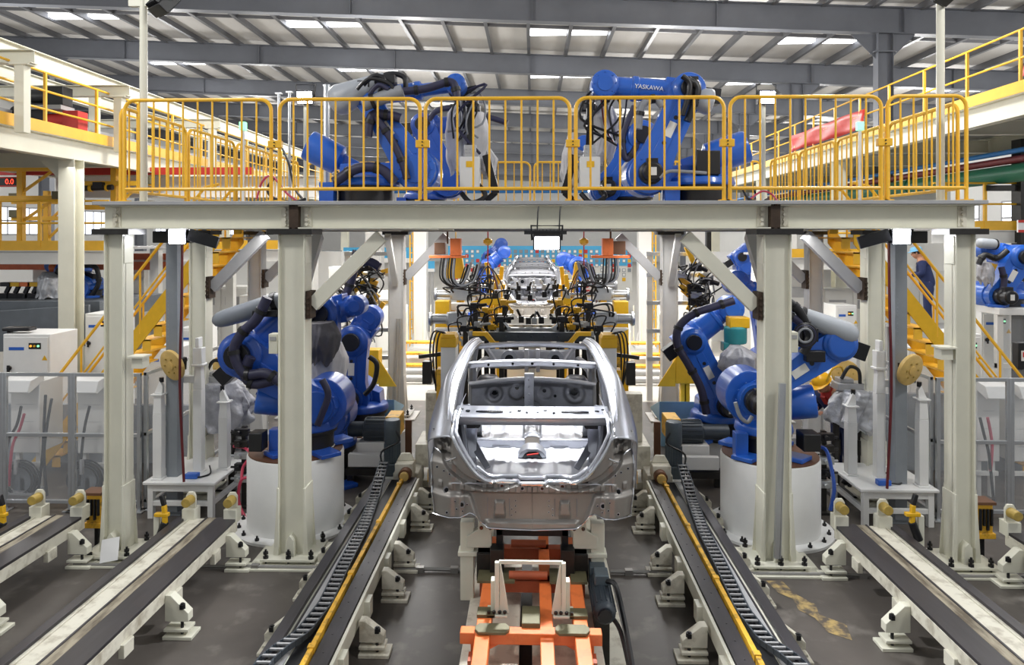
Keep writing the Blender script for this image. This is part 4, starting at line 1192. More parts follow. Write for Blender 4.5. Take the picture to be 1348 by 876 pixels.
# roof bow and windscreen header
def bow(y, z, hw, d, h, m, par, name='roof_bow', arch=.03):
    rows = []
    for dy, dz in ((-d / 2, -h), (-d / 2, 0), (-d * .2, .008), (0, -.006), (d * .2, .008), (d / 2, 0), (d / 2, -h)):
        rows.append([Vector((-hw + 2 * hw * i / 30, y + dy, z + dz + arch * (1 - ((i - 15) / 15) ** 2))) for i in range(31)])
    b = MB(); b.grid(rows); return b.build(name, m, par, solid=.004, angle=50)
rb = bow(7.36, 2.225, .66, .10, .05, 'biw_lit', car)
for x in (-.45, -.2, 0, .22, .47):
    b = MB(); b.cyl((x, 7.30, 2.20 + .03 * (1 - (x / .66) ** 2)), (x, 7.33, 2.20 + .03 * (1 - (x / .66) ** 2)), .014, n=8); b.build('hole', 'lens', rb)
bow(8.36, 2.255, .66, .11, .045, 'biw', car, 'windscreen_header', arch=.035)
for s in (-1, 1):
    b = MB(); b.bar(at(698 + s * 60, 455, 8.6), at(698 + s * 42, 481, 8.9), .05, .03); b.build('header_brace', 'biw_lit', car)
# engine bay front
b = MB()
rows = [[Vector((-.62 + 1.24 * i / 40, 10.25 + .05 * math.cos(12 * (-.62 + 1.24 * i / 40)) , 1.62 + .28 * j / 8)) for i in range(41)] for j in range(9)]
b.grid(rows); fe = b.build('front_panel', 'biw_lit', car, solid=.005, angle=60)
for x in (-.33, .33):
    b = MB(); b.cyl((x, 10.17, 1.78), (x, 10.3, 1.78), .12, n=20); b.build('lamp_dish', 'biw', fe)
    b = MB(); b.cyl((x, 10.165, 1.78), (x, 10.28, 1.78), .06, n=20); b.build('hole', 'lens', fe)
for x in (-.08, .08):
    b = MB(); b.bx(x - .03, x + .03, 10.12, 10.2, 1.6, 1.92); b.build('upright', 'biw_lit', fe, bevel=.006)
for s in (-1, 1):
    b = MB(); b.tube([(s * .8, 9.4, 1.62), (s * .78, 9.9, 1.7), (s * .66, 10.25, 1.75)], .06, n=8, smooth=4); b.build('wing_rail', 'biw', car)
    b = MB(); b.lathe((s * .6, 9.75, 1.2), (0, 0, 1), [(.2, 0), (.18, .35), (.12, .42), (.05, .43)], n=18); b.build('strut_tower', 'biw', car)
# bodies farther down the line: same shell with the full ladder of roof bows
labs = ['second silver body shell, with a ladder of roof bows, just beyond the clamps', 'third silver body shell in line, its roof bows just beyond those of the second', 'farthest silver body shell, at the narrow far end of the row of roofs']
for i, (dy, dz) in enumerate(((13.6, .22), (18.8, .24), (24.0, .26))):
    c = copy_tree(car, (0, CY + dy, 1.06 + dz), labs[i])
    for k, yy in enumerate((7.75, 8.05, 7.05)):
        o = bow(yy, 2.24 - (.06 if yy < 7.2 else 0), .66 + (.06 if yy < 7.2 else 0), .12, .05, 'biw_lit', car)
        o.parent = c
# ---- orange skid carriage on the centre track
sk = thing('skid_carriage', 'orange and cream skid carriage under the nearest car body, with white gusset posts', 'carriage', (0, 5.6, 0))
for s in (-1, 1):
    b = MB(); b.bx(s * .5 - .05, s * .5 + .05, 3.2, 9.6, .06, .32); b.build('base_beam', 'cream_worn', sk, bevel=.006)
    b = MB(); b.bx(s * .37 - .055, s * .37 + .055, 3.2, 7.0, .46, .58); lb = b.build('side_beam', 'orange', sk, bevel=.006)
    for y in (4.0, 5.2, 6.4):
        b = MB(); b.bx(s * .42 - .05, s * .42 + .05, y - .06, y + .06, .32, .46); b.build('riser', 'orange2', lb)
    b = MB(); b.prism([(-.1, -.065), (.1, -.065), (.13, -.02), (.13, .02), (.1, .065), (-.1, .065), (-.13, .02), (-.13, -.02)], (s * .30, 5.32, .585), (1, 0, 0), (0, 1, 0), (0, 0, 1), 0, .022); b.build('wear_pad', 'olive', sk, bevel=.004)
    # gusset post
    t0 = Vector((s * .26 - .015, 5.56, .58))
    b = MB(); b.bx(t0.x - .08, t0.x + .08, 5.50, 5.66, .58, .60)
    b.bx(t0.x - .016, t0.x + .016, 5.52, 5.56, .60, 1.0); b.bx(t0.x + s * .035 - .015, t0.x + s * .035 + .015, 5.56, 5.64, .60, .84)
    b.prism([(0, 0), (.075, 0), (.012, .38), (.0, .38)], (t0.x - s * .02, 5.54, .60), (-s, 0, 0), (0, 0, 1), (0, 1, 0), -.012, .012)
    gp = b.build('gusset_post', 'cream', sk, bevel=.004)
    for dx in (-.062, -.022, .022, .062):
        b = MB(); b.cyl((t0.x + dx, 5.515, .61), (t0.x + dx, 5.515, .628), .014, n=6); b.build('bolt', 'dark_steel', gp)
    b = MB(); b.bx(s * .36 - .07, s * .36 + .07, 5.5, 5.62, .58, .605); b.bx(s * .22 - .07, s * .22 + .07, 6.05, 6.3, .58, .60); b.bx(s * .4 - .07, s * .4 + .07, 6.05, 6.3, .58, .60); b.build('pad', 'olive', sk)
    # body support arm
    b = MB()
    b.prism([(0, 0), (.22, 0), (.22, .1), (.12, .16), (.12, .32), (-.06, .32), (-.06, .2), (0, .14)], (s * .36, 6.32, .78), (s, 0, 0), (0, 0, 1), (0, 1, 0), -.04, .04)
    b.bx(s * .58 - .06, s * .58 + .06, 6.3, 6.4, .3, 1.0)
    b.bx(s * .5 - .16, s * .5 + .16, 6.28, 6.42, .70, .74)
    sa = b.build('support_arm', 'cream', sk, bevel=.006)
    for dx in (-.03, .05):
        for dz in (.18, .26):
            b = MB(); b.cyl((s * (.40 + dx), 6.27, .78 + dz), (s * (.40 + dx), 6.285, .78 + dz), .017, n=10); b.build('bolt', 'lens', sa)
    b = MB(); b.bx(s * .31 - .06, s * .31 + .06, 6.2, 6.34, .55, .8); b.bx(s * .42 - .07, s * .42 + .07, 6.25, 6.4, .5, .74); b.build('lift_block', 'dark_steel', sk, bevel=.006)
b = MB(); b.bx(-.54, .52, 5.28, 5.38, .50, .585)
for s in (-1, 1): b.prism([(0, 0), (.22, .0), (0, -.12)], (s * .46, 5.29, .50), (-s, 0, 0), (0, 0, 1), (0, 1, 0), 0, .03)
b.build('cross_beam', 'orange', sk, bevel=.006)
b = MB(); b.bx(.06, .16, 3.2, 7.4, .48, .56); b.build('centre_beam', 'orange', sk, bevel=.006)
for y, mm in ((6.12, 'orange2'), (6.75, 'orange2')):
    b = MB(); b.cyl((-.2, y, .62), (.13, y, .62), .035, n=12); b.bx(-.42, .42, y + .02, y + .12, .46, .56); b.build('cross_tube', mm, sk)
b = MB(); b.bar((-.26, 5.56, .99), (.24, 5.56, .99), .02, .025); b.build('tie_bar', 'cream', sk)
b = MB(); b.bx(-.08, .06, 5.36, 5.62, .5, .62); b.build('stop_block', 'olive', sk, bevel=.006)
b = MB(); b.bx(-.32, -.26, 6.3, 6.44, .45, .95); b.bx(.26, .32, 6.3, 6.44, .45, .95); b.bx(-.32, .32, 6.3, 6.36, .88, .95); b.build('lift_frame', 'blackmetal', sk, bevel=.006)
b = MB(); b.bx(-.44, -.10, 3.2, 7.0, .30, .34); b.bx(.0, .44, 3.2, 7.0, .30, .34); b.build('deck_plate', 'cream_worn', sk, bevel=.004)
b = MB(); b.bx(-.10, .0, 3.2, 7.0, .12, .2); b.build('chain_channel', 'dark_steel', sk)
tm = thing('drive_motor', 'round dark grey drive motor lying beside the right flank of the orange carriage', 'motor', (.58, 5.7, 0))
b = MB(); b.lathe((.575, 5.62, .55), (0, 1, 0), [(.062, 0), (.085, .02), (.09, .04), (.09, .52), (.075, .55), (.075, .66)], n=20)
for k in range(14):
    a = 2 * PI * k / 14; b.bar((.575 + .093 * math.cos(a), 5.68, .55 + .093 * math.sin(a)), (.575 + .093 * math.cos(a), 6.1, .55 + .093 * math.sin(a)), .010, .012)
b.build('body', 'motor_dark', tm, bevel=.003)
b = MB(); b.bx(.52, .64, 5.92, 6.08, .63, .72); b.build('terminal_box', 'motor', tm, bevel=.01)
b = MB(); b.bx(.50, .64, 6.2, 6.5, .42, .66); b.build('gearbox', 'motor', tm, bevel=.01)
b = MB(); b.cyl((.575, 5.6, .55), (.575, 5.625, .55), .055, n=8); b.build('fan_cap', 'blackmetal', tm)
b = MB(); b.bx(.51, .63, 5.8, 6.1, 0, .46); b.build('mount', 'dark_steel', tm)
cable([(.61, 5.95, .66), (.68, 5.85, .68), (.73, 5.75, .5), (.76, 5.5, .3), (.78, 5.2, .05)], .022, 'black', 'thick black hose from the drive motor to the floor right of the carriage', 'hose', name='hose')
cable([(.63, 5.75, .48), (.70, 5.68, .4), (.75, 5.5, .2), (.77, 5.3, .04)], .018, 'black', 'second black hose looping lower beside the drive motor', 'hose', name='hose')
b = MB(); b.bx(.60, .80, 3.2, 9.0, 0, .05)
tag(b.build('track_plate', 'cream_worn', bevel=.004), 'worn pale floor strip running along the right of the orange carriage', 'plate')
# ================================================================== rails, tables, drives
def foot_bracket(b, x, y, s, z):
    """adjustable white foot under a rail"""
    b.prism([(0, 0), (.05, 0), (.21, -z * .42), (.21, -z * .62), (0, -z * .62)], (x, y, z), (s, 0, 0), (0, 0, 1), (0, 1, 0), -.045, .045)
    b.bx(min(x, x + s * .26), max(x, x + s * .26), y - .09, y + .09, .0, .03)
    b.bx(min(x, x + s * .22), max(x, x + s * .22), y - .07, y + .07, .06, .085)
def rail_outer(x0, x1, ys, ye, label, side):
    """raised cream rail bed with black running strips; x0 is the edge away from the line"""
    t = thing('guide_rail', label, 'rail', ((x0 + x1) / 2, ye, 0), 'outer guide rails')
    z = .45; w = x1 - x0
    lo, hi = min(x0, x1), max(x0, x1)
    sg = 1 if x1 > x0 else -1
    b = MB(); b.bx(lo, hi, ys, ye, z - .15, z - .03)
    b.bx(min(x0 + sg * .13, x0 + sg * .14), max(x0 + sg * .13, x0 + sg * .14), ys, ye, z - .03, z - .01)
    b.bx(min(x0 + sg * .15, x0 + sg * .32), max(x0 + sg * .15, x0 + sg * .32), ys, ye, z - .03, z - .016)
    for k in range(int((ye - ys) / .8)):
        yy = ys + .5 + .8 * k
        b.bx((x1 - .02) if sg > 0 else x1 - .03, (x1 + .03) if sg > 0 else x1 + .02, yy, yy + .14, z - .24, z - .13)
    bed = b.build('bed', 'cream_worn', t, bevel=.004)
    b = MB(); b.bx(min(x0 + sg * .335, x0 + sg * .425), max(x0 + sg * .335, x0 + sg * .425), ys, ye, z - .03, z - .008); b.build('wear_strip', 'tanworn', t)
    for a, c in ((.0, .09), (.315, .335), (.435, w * sg)):
        b = MB(); b.bx(min(x0 + sg * a, x0 + sg * c), max(x0 + sg * a, x0 + sg * c), ys, ye, z - .03, z); 
        b.build('running_strip', 'rubber', t, bevel=.003)
    for yy in (ye - .25, ye - 1.5, ye - 2.9, ye - 4.2):
        for xx, sd in ((x0, -sg), (x1, sg)):
            b = MB(); foot_bracket(b, xx, yy, sd, z - .08); f = b.build('foot', 'cream', t, bevel=.004)
            q = MB(); q.cyl((xx + sd * .15, yy - .03, .03), (xx + sd * .15, yy - .03, .30), .014, n=8); q.cyl((xx + sd * .15, yy - .03, .25), (xx + sd * .15, yy - .03, .29), .028, n=6); q.build('levelling_bolt', 'black', f)
    for dx in (.14, w * sg - .06):
        xx = x0 + sg * dx
        b = MB(); b.bx(xx - .07, xx + .07, ye - .06, ye + .08, z - .05, z + .10)
        b.prism([(-.055, 0), (.055, 0), (.055, .13), (.03, .17), (-.03, .17), (-.055, .13)], (xx, ye, z + .1), (1, 0, 0), (0, 0, 1), (0, 1, 0), 0, .03)
        e = b.build('end_stop', 'cream', t, bevel=.004)
        q = MB(); q.cyl((xx, ye, z + .19), (xx, ye - .12, z + .19), .055, .05, n=16); q.build('buffer', 'brass', e, bevel=.004)
    return t
rail_outer(-3.90, -3.24, 3.4, 7.72, 'cream rail bed with black strips beside the left inner column, ending in yellow buffers', -1)
rail_outer(-5.62, -4.96, 3.4, 7.74, 'cream rail bed with black strips cut by the left edge of the photo', -1)
rail_outer(3.90, 3.24, 3.4, 7.72, 'cream rail bed with black strips beside the right inner column, ending in yellow buffers', 1)
rail_outer(5.62, 4.96, 3.4, 7.6, 'cream rail end with a yellow buffer cut by the right edge of the photo', 1)

def rail_inner(s, label):
    t = thing('shuttle_rail', label, 'rail', (s * 1.78, 9.3, 0))
    ys, ye, z = 3.2, 9.35, .35
    X = lambda a, c: (min(s * a, s * c), max(s * a, s * c))
    b = MB(); x = X(1.50, 2.06); b.bx(x[0], x[1], ys, ye, .16, z - .04)
    x = X(1.49, 1.52); b.bx(x[0], x[1], ys, ye, .2, z - .015)
    for k in range(7):
        x = X(1.44, 1.5); b.bx(x[0], x[1], ys + .5 + .85 * k, ys + .64 + .85 * k, .14, .3)
    b.build('bed', 'cream', t, bevel=.004)
    for (a, c, h) in ((1.525, 1.665, z), (1.98, 2.08, z - .0), (1.94, 1.955, z - .02)):
        b = MB(); x = X(a, c); b.bx(x[0], x[1], ys, ye, z - .04, h)
        if a < 1.6:
            for k in range(24): b.cyl((s * 1.60, ys + .2 + .25 * k, h), (s * 1.60, ys + .2 + .25 * k, h + .004), .009, n=6)
        b.build('running_strip', 'rubber', t, bevel=.004)
    b = MB(); x = X(1.87, 1.935); b.bx(x[0], x[1], ys, ye, z - .04, z - .025); b.build('tray_edge', 'steel_grey', t)
    b = MB(); x = X(1.665, 1.86); b.bx(x[0], x[1], ys, ye, z - .045, z - .035); b.build('tray_floor', 'black', t)
    b = MB(); x = X(1.68, 1.72); b.bx(x[0], x[1], ys, ye - .1, z - .04, z + .03)
    for k in range(5): b.bx(x[0] - .008, x[1] + .008, 4.2 + 1.2 * k, 4.26 + 1.2 * k, z - .02, z + .04)
    b.build('guide_strip', 'yellow_worn', t, bevel=.004)
    for yy in (9.1, 8.55, 7.5, 6.9, 6.0, 5.0, 4.1):
        for a, sd in ((1.46, -s), (2.06, s)):
            b = MB(); foot_bracket(b, s * a, yy, sd, z - .06); f = b.build('foot', 'cream_worn', t, bevel=.004)
            q = MB(); q.cyl((s * a + sd * .15, yy - .03, .03), (s * a + sd * .15, yy - .03, .24), .014, n=8); q.cyl((s * a + sd * .15, yy - .03, .19), (s * a + sd * .15, yy - .03, .23), .028, n=6); q.build('levelling_bolt', 'black', f)
    # cable chain lying in the tray
    ch = thing('cable_chain', 'grey ladder-like cable chain lying in the %s shuttle rail' % ('left' if s < 0 else 'right'), 'cable chain', (s * 1.86, 9.3, 0))
    n = 74
    P = []
    for i in range(n + 1):
        y = 9.45 - i * .085
        drift = interp([(5.2, .11), (5.66, -.02), (6.1, -.07), (6.78, -.04), (7.73, -.015), (9.0, .10), (9.6, .12)], y)
        zc = z + .0 + .05 * sm(5.7, 5.3, y) + (.0 if y < 8.6 else .2 * (y - 8.6) ** 1.2)
        P.append(Vector((s * (1.86 + drift), y, zc)))
    for k, off in enumerate((-.058, .058)):
        b = MB()
        for i in range(n):
            p, q = P[i] + Vector((off, 0, 0)), P[i + 1] + Vector((off, 0, 0))
            b.bar(p, p.lerp(q, .94), .012, .045)
        b.build('side_links', 'motor_dark', ch)
    me = None
    for i in range(0, n):
        p = P[i].lerp(P[i + 1], .5)
        if me is None:
            b = MB(); b.bx(p.x - .058, p.x + .058, p.y - .01, p.y + .01, p.z + .008, p.z + .022)
            o = b.build('rung', 'steel_grey', ch); me = o.data
            me.transform(Matrix.Translation(-(p - ch.location))); o.location = p - ch.location
        else:
            o = bpy.data.objects.new('rung', me); COL.objects.link(o); o.parent = ch; o.location = p - ch.location
    for dx, rr in ((.03, .014), (-.025, .011)):
        b = MB(); b.tube([p + Vector((dx, 0, -.008)) for p in P], rr, n=6); b.build('cable', 'black', ch)
    return t
rail_inner(-1, 'dark shuttle rail with yellow strip running along the left of the car body')
rail_inner(1, 'dark shuttle rail with yellow strip running along the right of the car body')
# thin floor conduit crossing the bay
for x0, x1, nm in ((-4.9, -2.1, 'between the left rails'), (-1.45, -.55, 'left of the orange carriage'), (.82, 1.45, 'right of the orange carriage'), (2.1, 6.5, 'past the right inner column')):
    b = MB(); b.cyl((x0, 7.46, .03), (x1, 7.46, .03), .02, n=8)
    for k in range(2): b.bx(x0 + (x1 - x0) * (.3 + .4 * k) - .04, x0 + (x1 - x0) * (.3 + .4 * k) + .04, 7.43, 7.49, 0, .055)
    tag(b.build('floor_conduit', 'pipe'), 'thin metal conduit lying on the floor ' + nm, 'pipe')
# ---- drives at the head of the inner rails
for s, lab in ((-1, 'left'), (1, 'right')):
    x = s * 1.93
    t = thing('gear_motor', 'upright blue-grey gear motor at the far end of the %s shuttle rail' % lab, 'motor', (x, 9.75, 0))
    b = MB(); b.lathe((x, 9.75, .42), (0, 0, 1), [(.085, 0), (.105, .02), (.105, .28), (.112, .29), (.112, .56), (.10, .59), (.05, .6)], n=24)
    for k in range(20):
        a = 2 * PI * k / 20; b.bar((x + .108 * math.cos(a), 9.75 + .108 * math.sin(a), .44), (x + .108 * math.cos(a), 9.75 + .108 * math.sin(a), .68), .012, .01)
    b.build('motor_body', 'motor', t)
    b = MB(); b.bx(x - .13, x + .13, 9.62, 9.9, .26, .41); b.cyl((x, 9.75, .40), (x, 9.75, .43), .14, n=20); b.build('gearbox', 'motor', t, bevel=.015)
    b = MB(); b.bx(x - .22, x + .22, 9.55, 10.0, .0, .26); b.build('stand', 'offwhite', t, bevel=.006)
    # carriage end with a round bumper
    xb = s * 1.70
    t = thing('shuttle_carriage', 'cream shuttle bracket with a round rubber bumper at the head of the %s shuttle rail' % lab, 'bracket', (xb, 9.4, 0))
    b = MB(); b.bx(xb - .12, xb + .12, 9.36, 9.6, .26, .52); b.bx(xb - .17, xb + .17, 9.5, 9.9, .0, .35); b.prism([(-.12, .52), (.12, .52), (.06, .62), (-.06, .62)], (xb, 9.5, 0), (1, 0, 0), (0, 0, 1), (0, 1, 0), 0, .04); b.build('body', 'cream_worn', t, bevel=.01)
    b = MB(); b.cyl((xb - s * .03, 9.36, .40), (xb - s * .03, 9.24, .40), .085, n=18); b.build('bumper_collar', 'brown', t, bevel=.006)
    b = MB(); b.cyl((xb - s * .03, 9.24, .40), (xb - s * .03, 9.19, .40), .06, n=18); b.build('bumper', 'tan', t, bevel=.006)
    # horizontal motor on its trolley
    xh = s * 2.25
    t = thing('trolley_motor', 'dark finned motor lying crosswise behind the %s upright gear motor' % lab, 'motor', (xh, 10.3, 0))
    b = MB(); b.lathe((xh - s * .16, 10.3, .72), (s, 0, 0), [(.1, 0), (.17, .02), (.17, .34), (.11, .36), (.11, .72), (.08, .73)], n=20)
    for k in range(18):
        a = 2 * PI * k / 18; b.bar((xh - s * .12, 10.3 + .172 * math.cos(a), .72 + .172 * math.sin(a)), (xh + s * .16, 10.3 + .172 * math.cos(a), .72 + .172 * math.sin(a)), .016, .014)
    b.build('motor_body', 'motor_dark', t)
    b = MB(); b.bx(xh - .1 - .25 * s, xh + .1 - .25 * s, 10.1, 10.5, .66, .95); b.build('coupling_cover', 'yellow_worn', t, bevel=.01)
    b = MB(); b.bx(xh - .25, xh + .25, 10.1, 10.5, .40, .58); b.bx(xh + s * .0 - .35, xh + s * .0 + .35, 9.95, 10.05, .28, .46); b.build('mount_plate', 'offwhite', t, bevel=.008)
    b = MB(); b.bx(xh - .4, xh + .4, 10.0, 10.6, .14, .24)
    for dx in (-.35, .35):
        b.bx(xh + dx - .04, xh + dx + .04, 10.05, 10.13, 0, .14); b.bx(xh + dx - .04, xh + dx + .04, 10.45, 10.53, 0, .14)
    b.build('trolley', 'dark_steel', t, bevel=.006)
    cable([(x - s * .0, 9.68, .95), (x - s * .12, 9.65, .75), (x + s * .12, 9.6, .6), (x + s * .06, 9.5, .4)], .014, 'black', 'black cable hanging from the %s upright gear motor' % lab)
    # cream cross-slide between the rail head and the car
    xs_ = s * 1.42
    t = thing('side_slide', 'cream slide frame with rust-brown plate standing between the %s rail head and the car' % lab, 'slide', (xs_, 10.2, 0))
    b = MB(); b.bx(xs_ - .22, xs_ + .22, 9.9, 10.6, .3, .62); b.bx(xs_ - .1, xs_ + .14, 10.1, 10.3, .62, 1.3); b.bx(xs_ - .26, xs_ + .26, 9.95, 10.5, 0, .1); b.bx(xs_ - .2, xs_ - .12, 10, 10.1, .1, .3); b.bx(xs_ + .12, xs_ + .2, 10, 10.1, .1, .3)
    b.prism([(0, 0), (.3, 0), (0, .7)], (xs_ - s * .12, 10.02, .62), (-s, 0, 0), (0, 0, 1), (0, 1, 0), -.02, .02)
    b.build('frame', 'cream_worn', t, bevel=.008)
    b = MB(); b.bx(s * 1.74 - .045, s * 1.74 + .045, 9.93, 9.97, .0, .95); b.build('side_plate', 'brown', t)
    b = MB(); b.bx(xs_ - s * .16 - .1, xs_ - s * .16 + .1, 9.2, 9.4, .34, .50); b.bx(xs_ - s * .2 - .03, xs_ - s * .2 + .03, 9.3, 9.34, 0, .34); b.build('limit_box', 'yellow_worn', t, bevel=.006)
    for k in range(5):
        b = MB(); b.tube([(xs_ - s * (.25 + .02 * k), 9.9, .9 - .05 * k), (xs_ - s * (.36 - .03 * k), 9.75, .75), (xs_ - s * .3, 9.7, .5 + .03 * k), (xs_ - s * .1, 9.8, .34)], .012, n=6, smooth=5); b.build('hose', 'black', t)
# ---- white fixture tables
def table(s, lab):
    f = lambda px, py, z: fl(px, py, z)
    X0, X1 = (-4.86, -3.94) if s < 0 else (3.98, 4.92)
    Y0, Y1 = 8.72, 9.75
    cx = (X0 + X1) / 2
    t = thing('fixture_table', 'low white steel table with square legs in the %s bay beside the outer column' % lab, 'table', (cx, Y0, 0))
    z = .47
    b = MB(); b.bx(X0, X1, Y0, Y1, z - .04, z); top = b.build('table_top', 'white', t, bevel=.01)
    b = MB()
    b.bx(X0 + .05, X1 - .05, Y0 + .04, Y0 + .1, z - .13, z - .04); b.bx(X0 + .05, X1 - .05, Y1 - .1, Y1 - .04, z - .13, z - .04)
    b.bx(X0 + .05, X1 - .05, Y0 + .04, Y0 + .09, .16, .22); b.bx(X0 + .05, X0 + .1, Y0 + .05, Y1 - .05, .16, .22); b.bx(X1 - .1, X1 - .05, Y0 + .05, Y1 - .05, .16, .22)
    b.build('apron', 'white', t, bevel=.005)
    for x in (X0 + .08, X1 - .08):
        for y in (Y0 + .07, Y1 - .07):
            b = MB(); b.bx(x - .035, x + .035, y - .035, y + .035, 0, z - .04); b.build('leg', 'white', t, bevel=.004)
    return X0, X1, Y0, Y1, z
def post(x, y, z0, h, label, w0=.075, head=True, s=1, step=True):
    t = thing('fixture_post', label, 'post', (x, y, z0))
    b = MB(); b.prism([(-w0, 0), (w0, 0), (w0 * .85, .02), (-w0 * .85, .02)], (x, y, z0), (1, 0, 0), (0, 0, 1), (0, 1, 0), -w0, w0)
    b.bar((x, y, z0 + .02), (x, y, z0 + h * .72), w0 * 1.5, w0 * 1.5, up=(0, 1, 0), w2=w0 * 1.5, h2=w0 * 1.5)
    b.bar((x, y, z0 + h * .72), (x, y, z0 + h * .92), w0 * 1.5, w0 * 1.5, up=(0, 1, 0), w2=w0 * 1.2, h2=w0 * 1.2)
    b.bx(x - w0, x + w0, y - w0, y + w0, z0 + h * .92, z0 + h * .94)
    b.build('shaft', 'white', t, bevel=.006)
    if head:
        b = MB(); b.prism([(-w0 * .7, 0), (w0 * .7, 0), (w0 * .75, .1), (w0 * .2, .16), (-w0 * .2, .08)], (x, y, z0 + h * .94), (s, 0, 0), (0, 0, 1), (0, 1, 0), -.03, .03); b.build('head_bracket', 'white', t, bevel=.004)
        b = MB(); b.cyl((x + s * w0 * .4, y, z0 + h * .94 + .14), (x + s * w0 * .4, y, z0 + h * .94 + .2), .028, n=10); b.build('pin', 'black', t)
    return t
for s, lab in ((-1, 'left'), (1, 'right')):
    X0, X1, Y0, Y1, z = table(s, lab)
    xo = X0 + .14 if s < 0 else X1 - .14
    post(xo, Y0 + .14, z, 1.15, 'white square post with bracket top at the outer corner of the %s table' % lab, s=-s)
    xm = X0 + .52 if s < 0 else X1 - .52
    post(xm, Y0 + .42, z, 1.5, 'tallest white post, near the middle of the %s table' % lab, head=False)
    b = MB(); b.bx(xm - .06, xm + .06, Y0 + .36, Y0 + .48, z + 1.41, z + 1.62); b.bx(xm - .025, xm + .02, Y0 + .36, Y0 + .48, z + 1.62, z + 1.75)
    tag(b.build('toggle_clamp', 'white', bevel=.008), 'white clamp head sitting on the tallest post of the %s table' % lab, 'clamp')
    b = MB(); b.bx(min(xm, xm + s * .2), max(xm, xm + s * .2), Y0 + .38, Y0 + .46, z + 1.16, z + 1.25)
    tag(b.build('stub_arm', 'white', bevel=.006), 'short white arm sticking out from the tallest post of the %s table' % lab, 'arm')
    xi = X1 - .12 if s < 0 else X0 + .12
    post(xi, Y0 + .55, z, .95, 'shorter white tapering post at the inner side of the %s table' % lab, s=s, w0=.08)
    b = MB(); b.bx(xm - .1 - s * .05, xm + .06 - s * .05, Y0 + .12, Y0 + .22, z, z + .065)
    tb = b.build('hand_switch', 'blue', bevel=.01); tag(tb, 'small blue switch box lying on the %s white table' % lab, 'switch box')
    cable([(xm - s * .05, Y0 + .17, z + .03), (xm + .12, Y0 + .16, z + .015), (xm + .2, Y0 + .3, z + .015), (xm + .1, Y0 + .5, z + .05)], .01, 'black', 'black lead of the blue switch box on the %s table' % lab)
# blue hose at right, red hoses at left of pedestals
cable([at(1077, 588, 8.6), at(1088, 594, 8.5), at(1095, 620, 8.45), at(1098, 645, 8.4), at(1093, 672, 8.4)], .022, 'blue2', 'blue hose hanging beside the right white pedestal', 'hose', name='hose')
cable([at(308, 588, 9.2), at(322, 590, 9.1), at(330, 600, 9.0), at(320, 615, 9.0), at(318, 632, 8.9)], .02, 'redhose', 'upper red hose looping beside the left white pedestal', 'hose', name='hose')
cable([at(332, 630, 8.9), at(318, 632, 8.9), at(314, 660, 8.9), at(324, 682, 8.8), at(330, 668, 8.8)], .02, 'redhose', 'lower red hose hanging to the floor left of the left white pedestal', 'hose', name='hose')
for s, px_, lab in ((-1, 322, 'left'), (1, 1084, 'right')):
    p = at(px_, 640, 9.2)
    t = thing('valve_stand', 'dark valve manifold with small fittings on a post beside the %s pedestal' % lab, 'valve stand', (p.x, 9.2, 0))
    b = MB(); b.bx(p.x - .03, p.x + .03, 9.17, 9.23, 0, 1.05); b.bx(p.x - .16, p.x + .16, 9.1, 9.3, 0, .03); b.build('post', 'dark_steel', t)
    for k in range(5):
        b = MB(); zc = .35 + .15 * k; b.bx(p.x - .09, p.x + .09, 9.08, 9.16, zc, zc + .09); b.cyl((p.x - .02, 9.08, zc + .045), (p.x - .02, 9.02, zc + .045), .03, n=10); b.cyl((p.x - .14, 9.1, zc + .045), (p.x + .14, 9.1, zc + .045), .016, n=8); b.build('valve', ['alu', 'blackmetal', 'alu', 'dark_steel', 'blackmetal'][k], t, bevel=.004)
    # grey trough on legs behind
    b = MB(); b.bx(p.x - .5, p.x + .1, 9.9, 10.1, .55, .75); b.bx(p.x - .45, p.x - .39, 9.95, 10.05, 0, .55); b.bx(p.x, p.x + .06, 9.95, 10.05, 0, .55)
    tag(b.build('cable_tray', 'steel_grey', bevel=.006), 'grey cable tray on short legs behind the %s fixture table' % lab, 'tray')
# covered tools standing beyond the tables
def covered_tool(s, lab, px_, pts, m):
    Y = 9.85
    draped('crumpled %s cover thrown over the tool on the %s table stand' % ('silver foil' if s > 0 else 'grey', lab), pts, Y, 0, m, depth=.28, seed=41 + s, sway=.13)
    p = at(px_, 600, Y)
    t = thing('tool_rest', 'dark steel legs holding the covered tool behind the %s table' % lab, 'stand', (p.x, Y, 0))
    for dx in (-.18, .16):
        b = MB(); b.cyl((p.x + dx, Y, 0), (p.x + dx, Y, 1.25), .045, n=10); b.cyl((p.x + dx, Y, .55), (p.x + dx, Y, .75), .06, n=10); b.build('leg', 'dark_steel', t)
    b = MB(); b.bx(p.x - .3, p.x + .3, Y - .2, Y + .2, 0, .05); b.bx(p.x - .22, p.x + .22, Y - .06, Y + .06, 1.2, 1.3); b.build('base', 'dark_steel', t, bevel=.005)
    q = at(px_ - s * 0, pts[0][2] - 4, Y)
    t2 = thing('tool_changer', 'grey tool changer head poking out above the %s cover' % ('silver foil' if s > 0 else 'grey'), 'tool', (q.x, Y, q.z))
    b = MB(); b.bx(q.x - .2, q.x + .2, Y - .12, Y + .12, q.z - .06, q.z + .04); b.bx(q.x - .16, q.x + .02, Y - .1, Y + .1, q.z + .04, q.z + .1); b.build('plate', 'steel_grey', t2, bevel=.01)
    b = MB(); b.tube([(q.x - .15, Y - .1, q.z + .1), (q.x - .05, Y - .1, q.z + .26), (q.x + .08, Y - .1, q.z + .22), (q.x + .1, Y - .1, q.z + .04)], .025, n=8, smooth=5); b.build('loop_hose', 'black', t2)
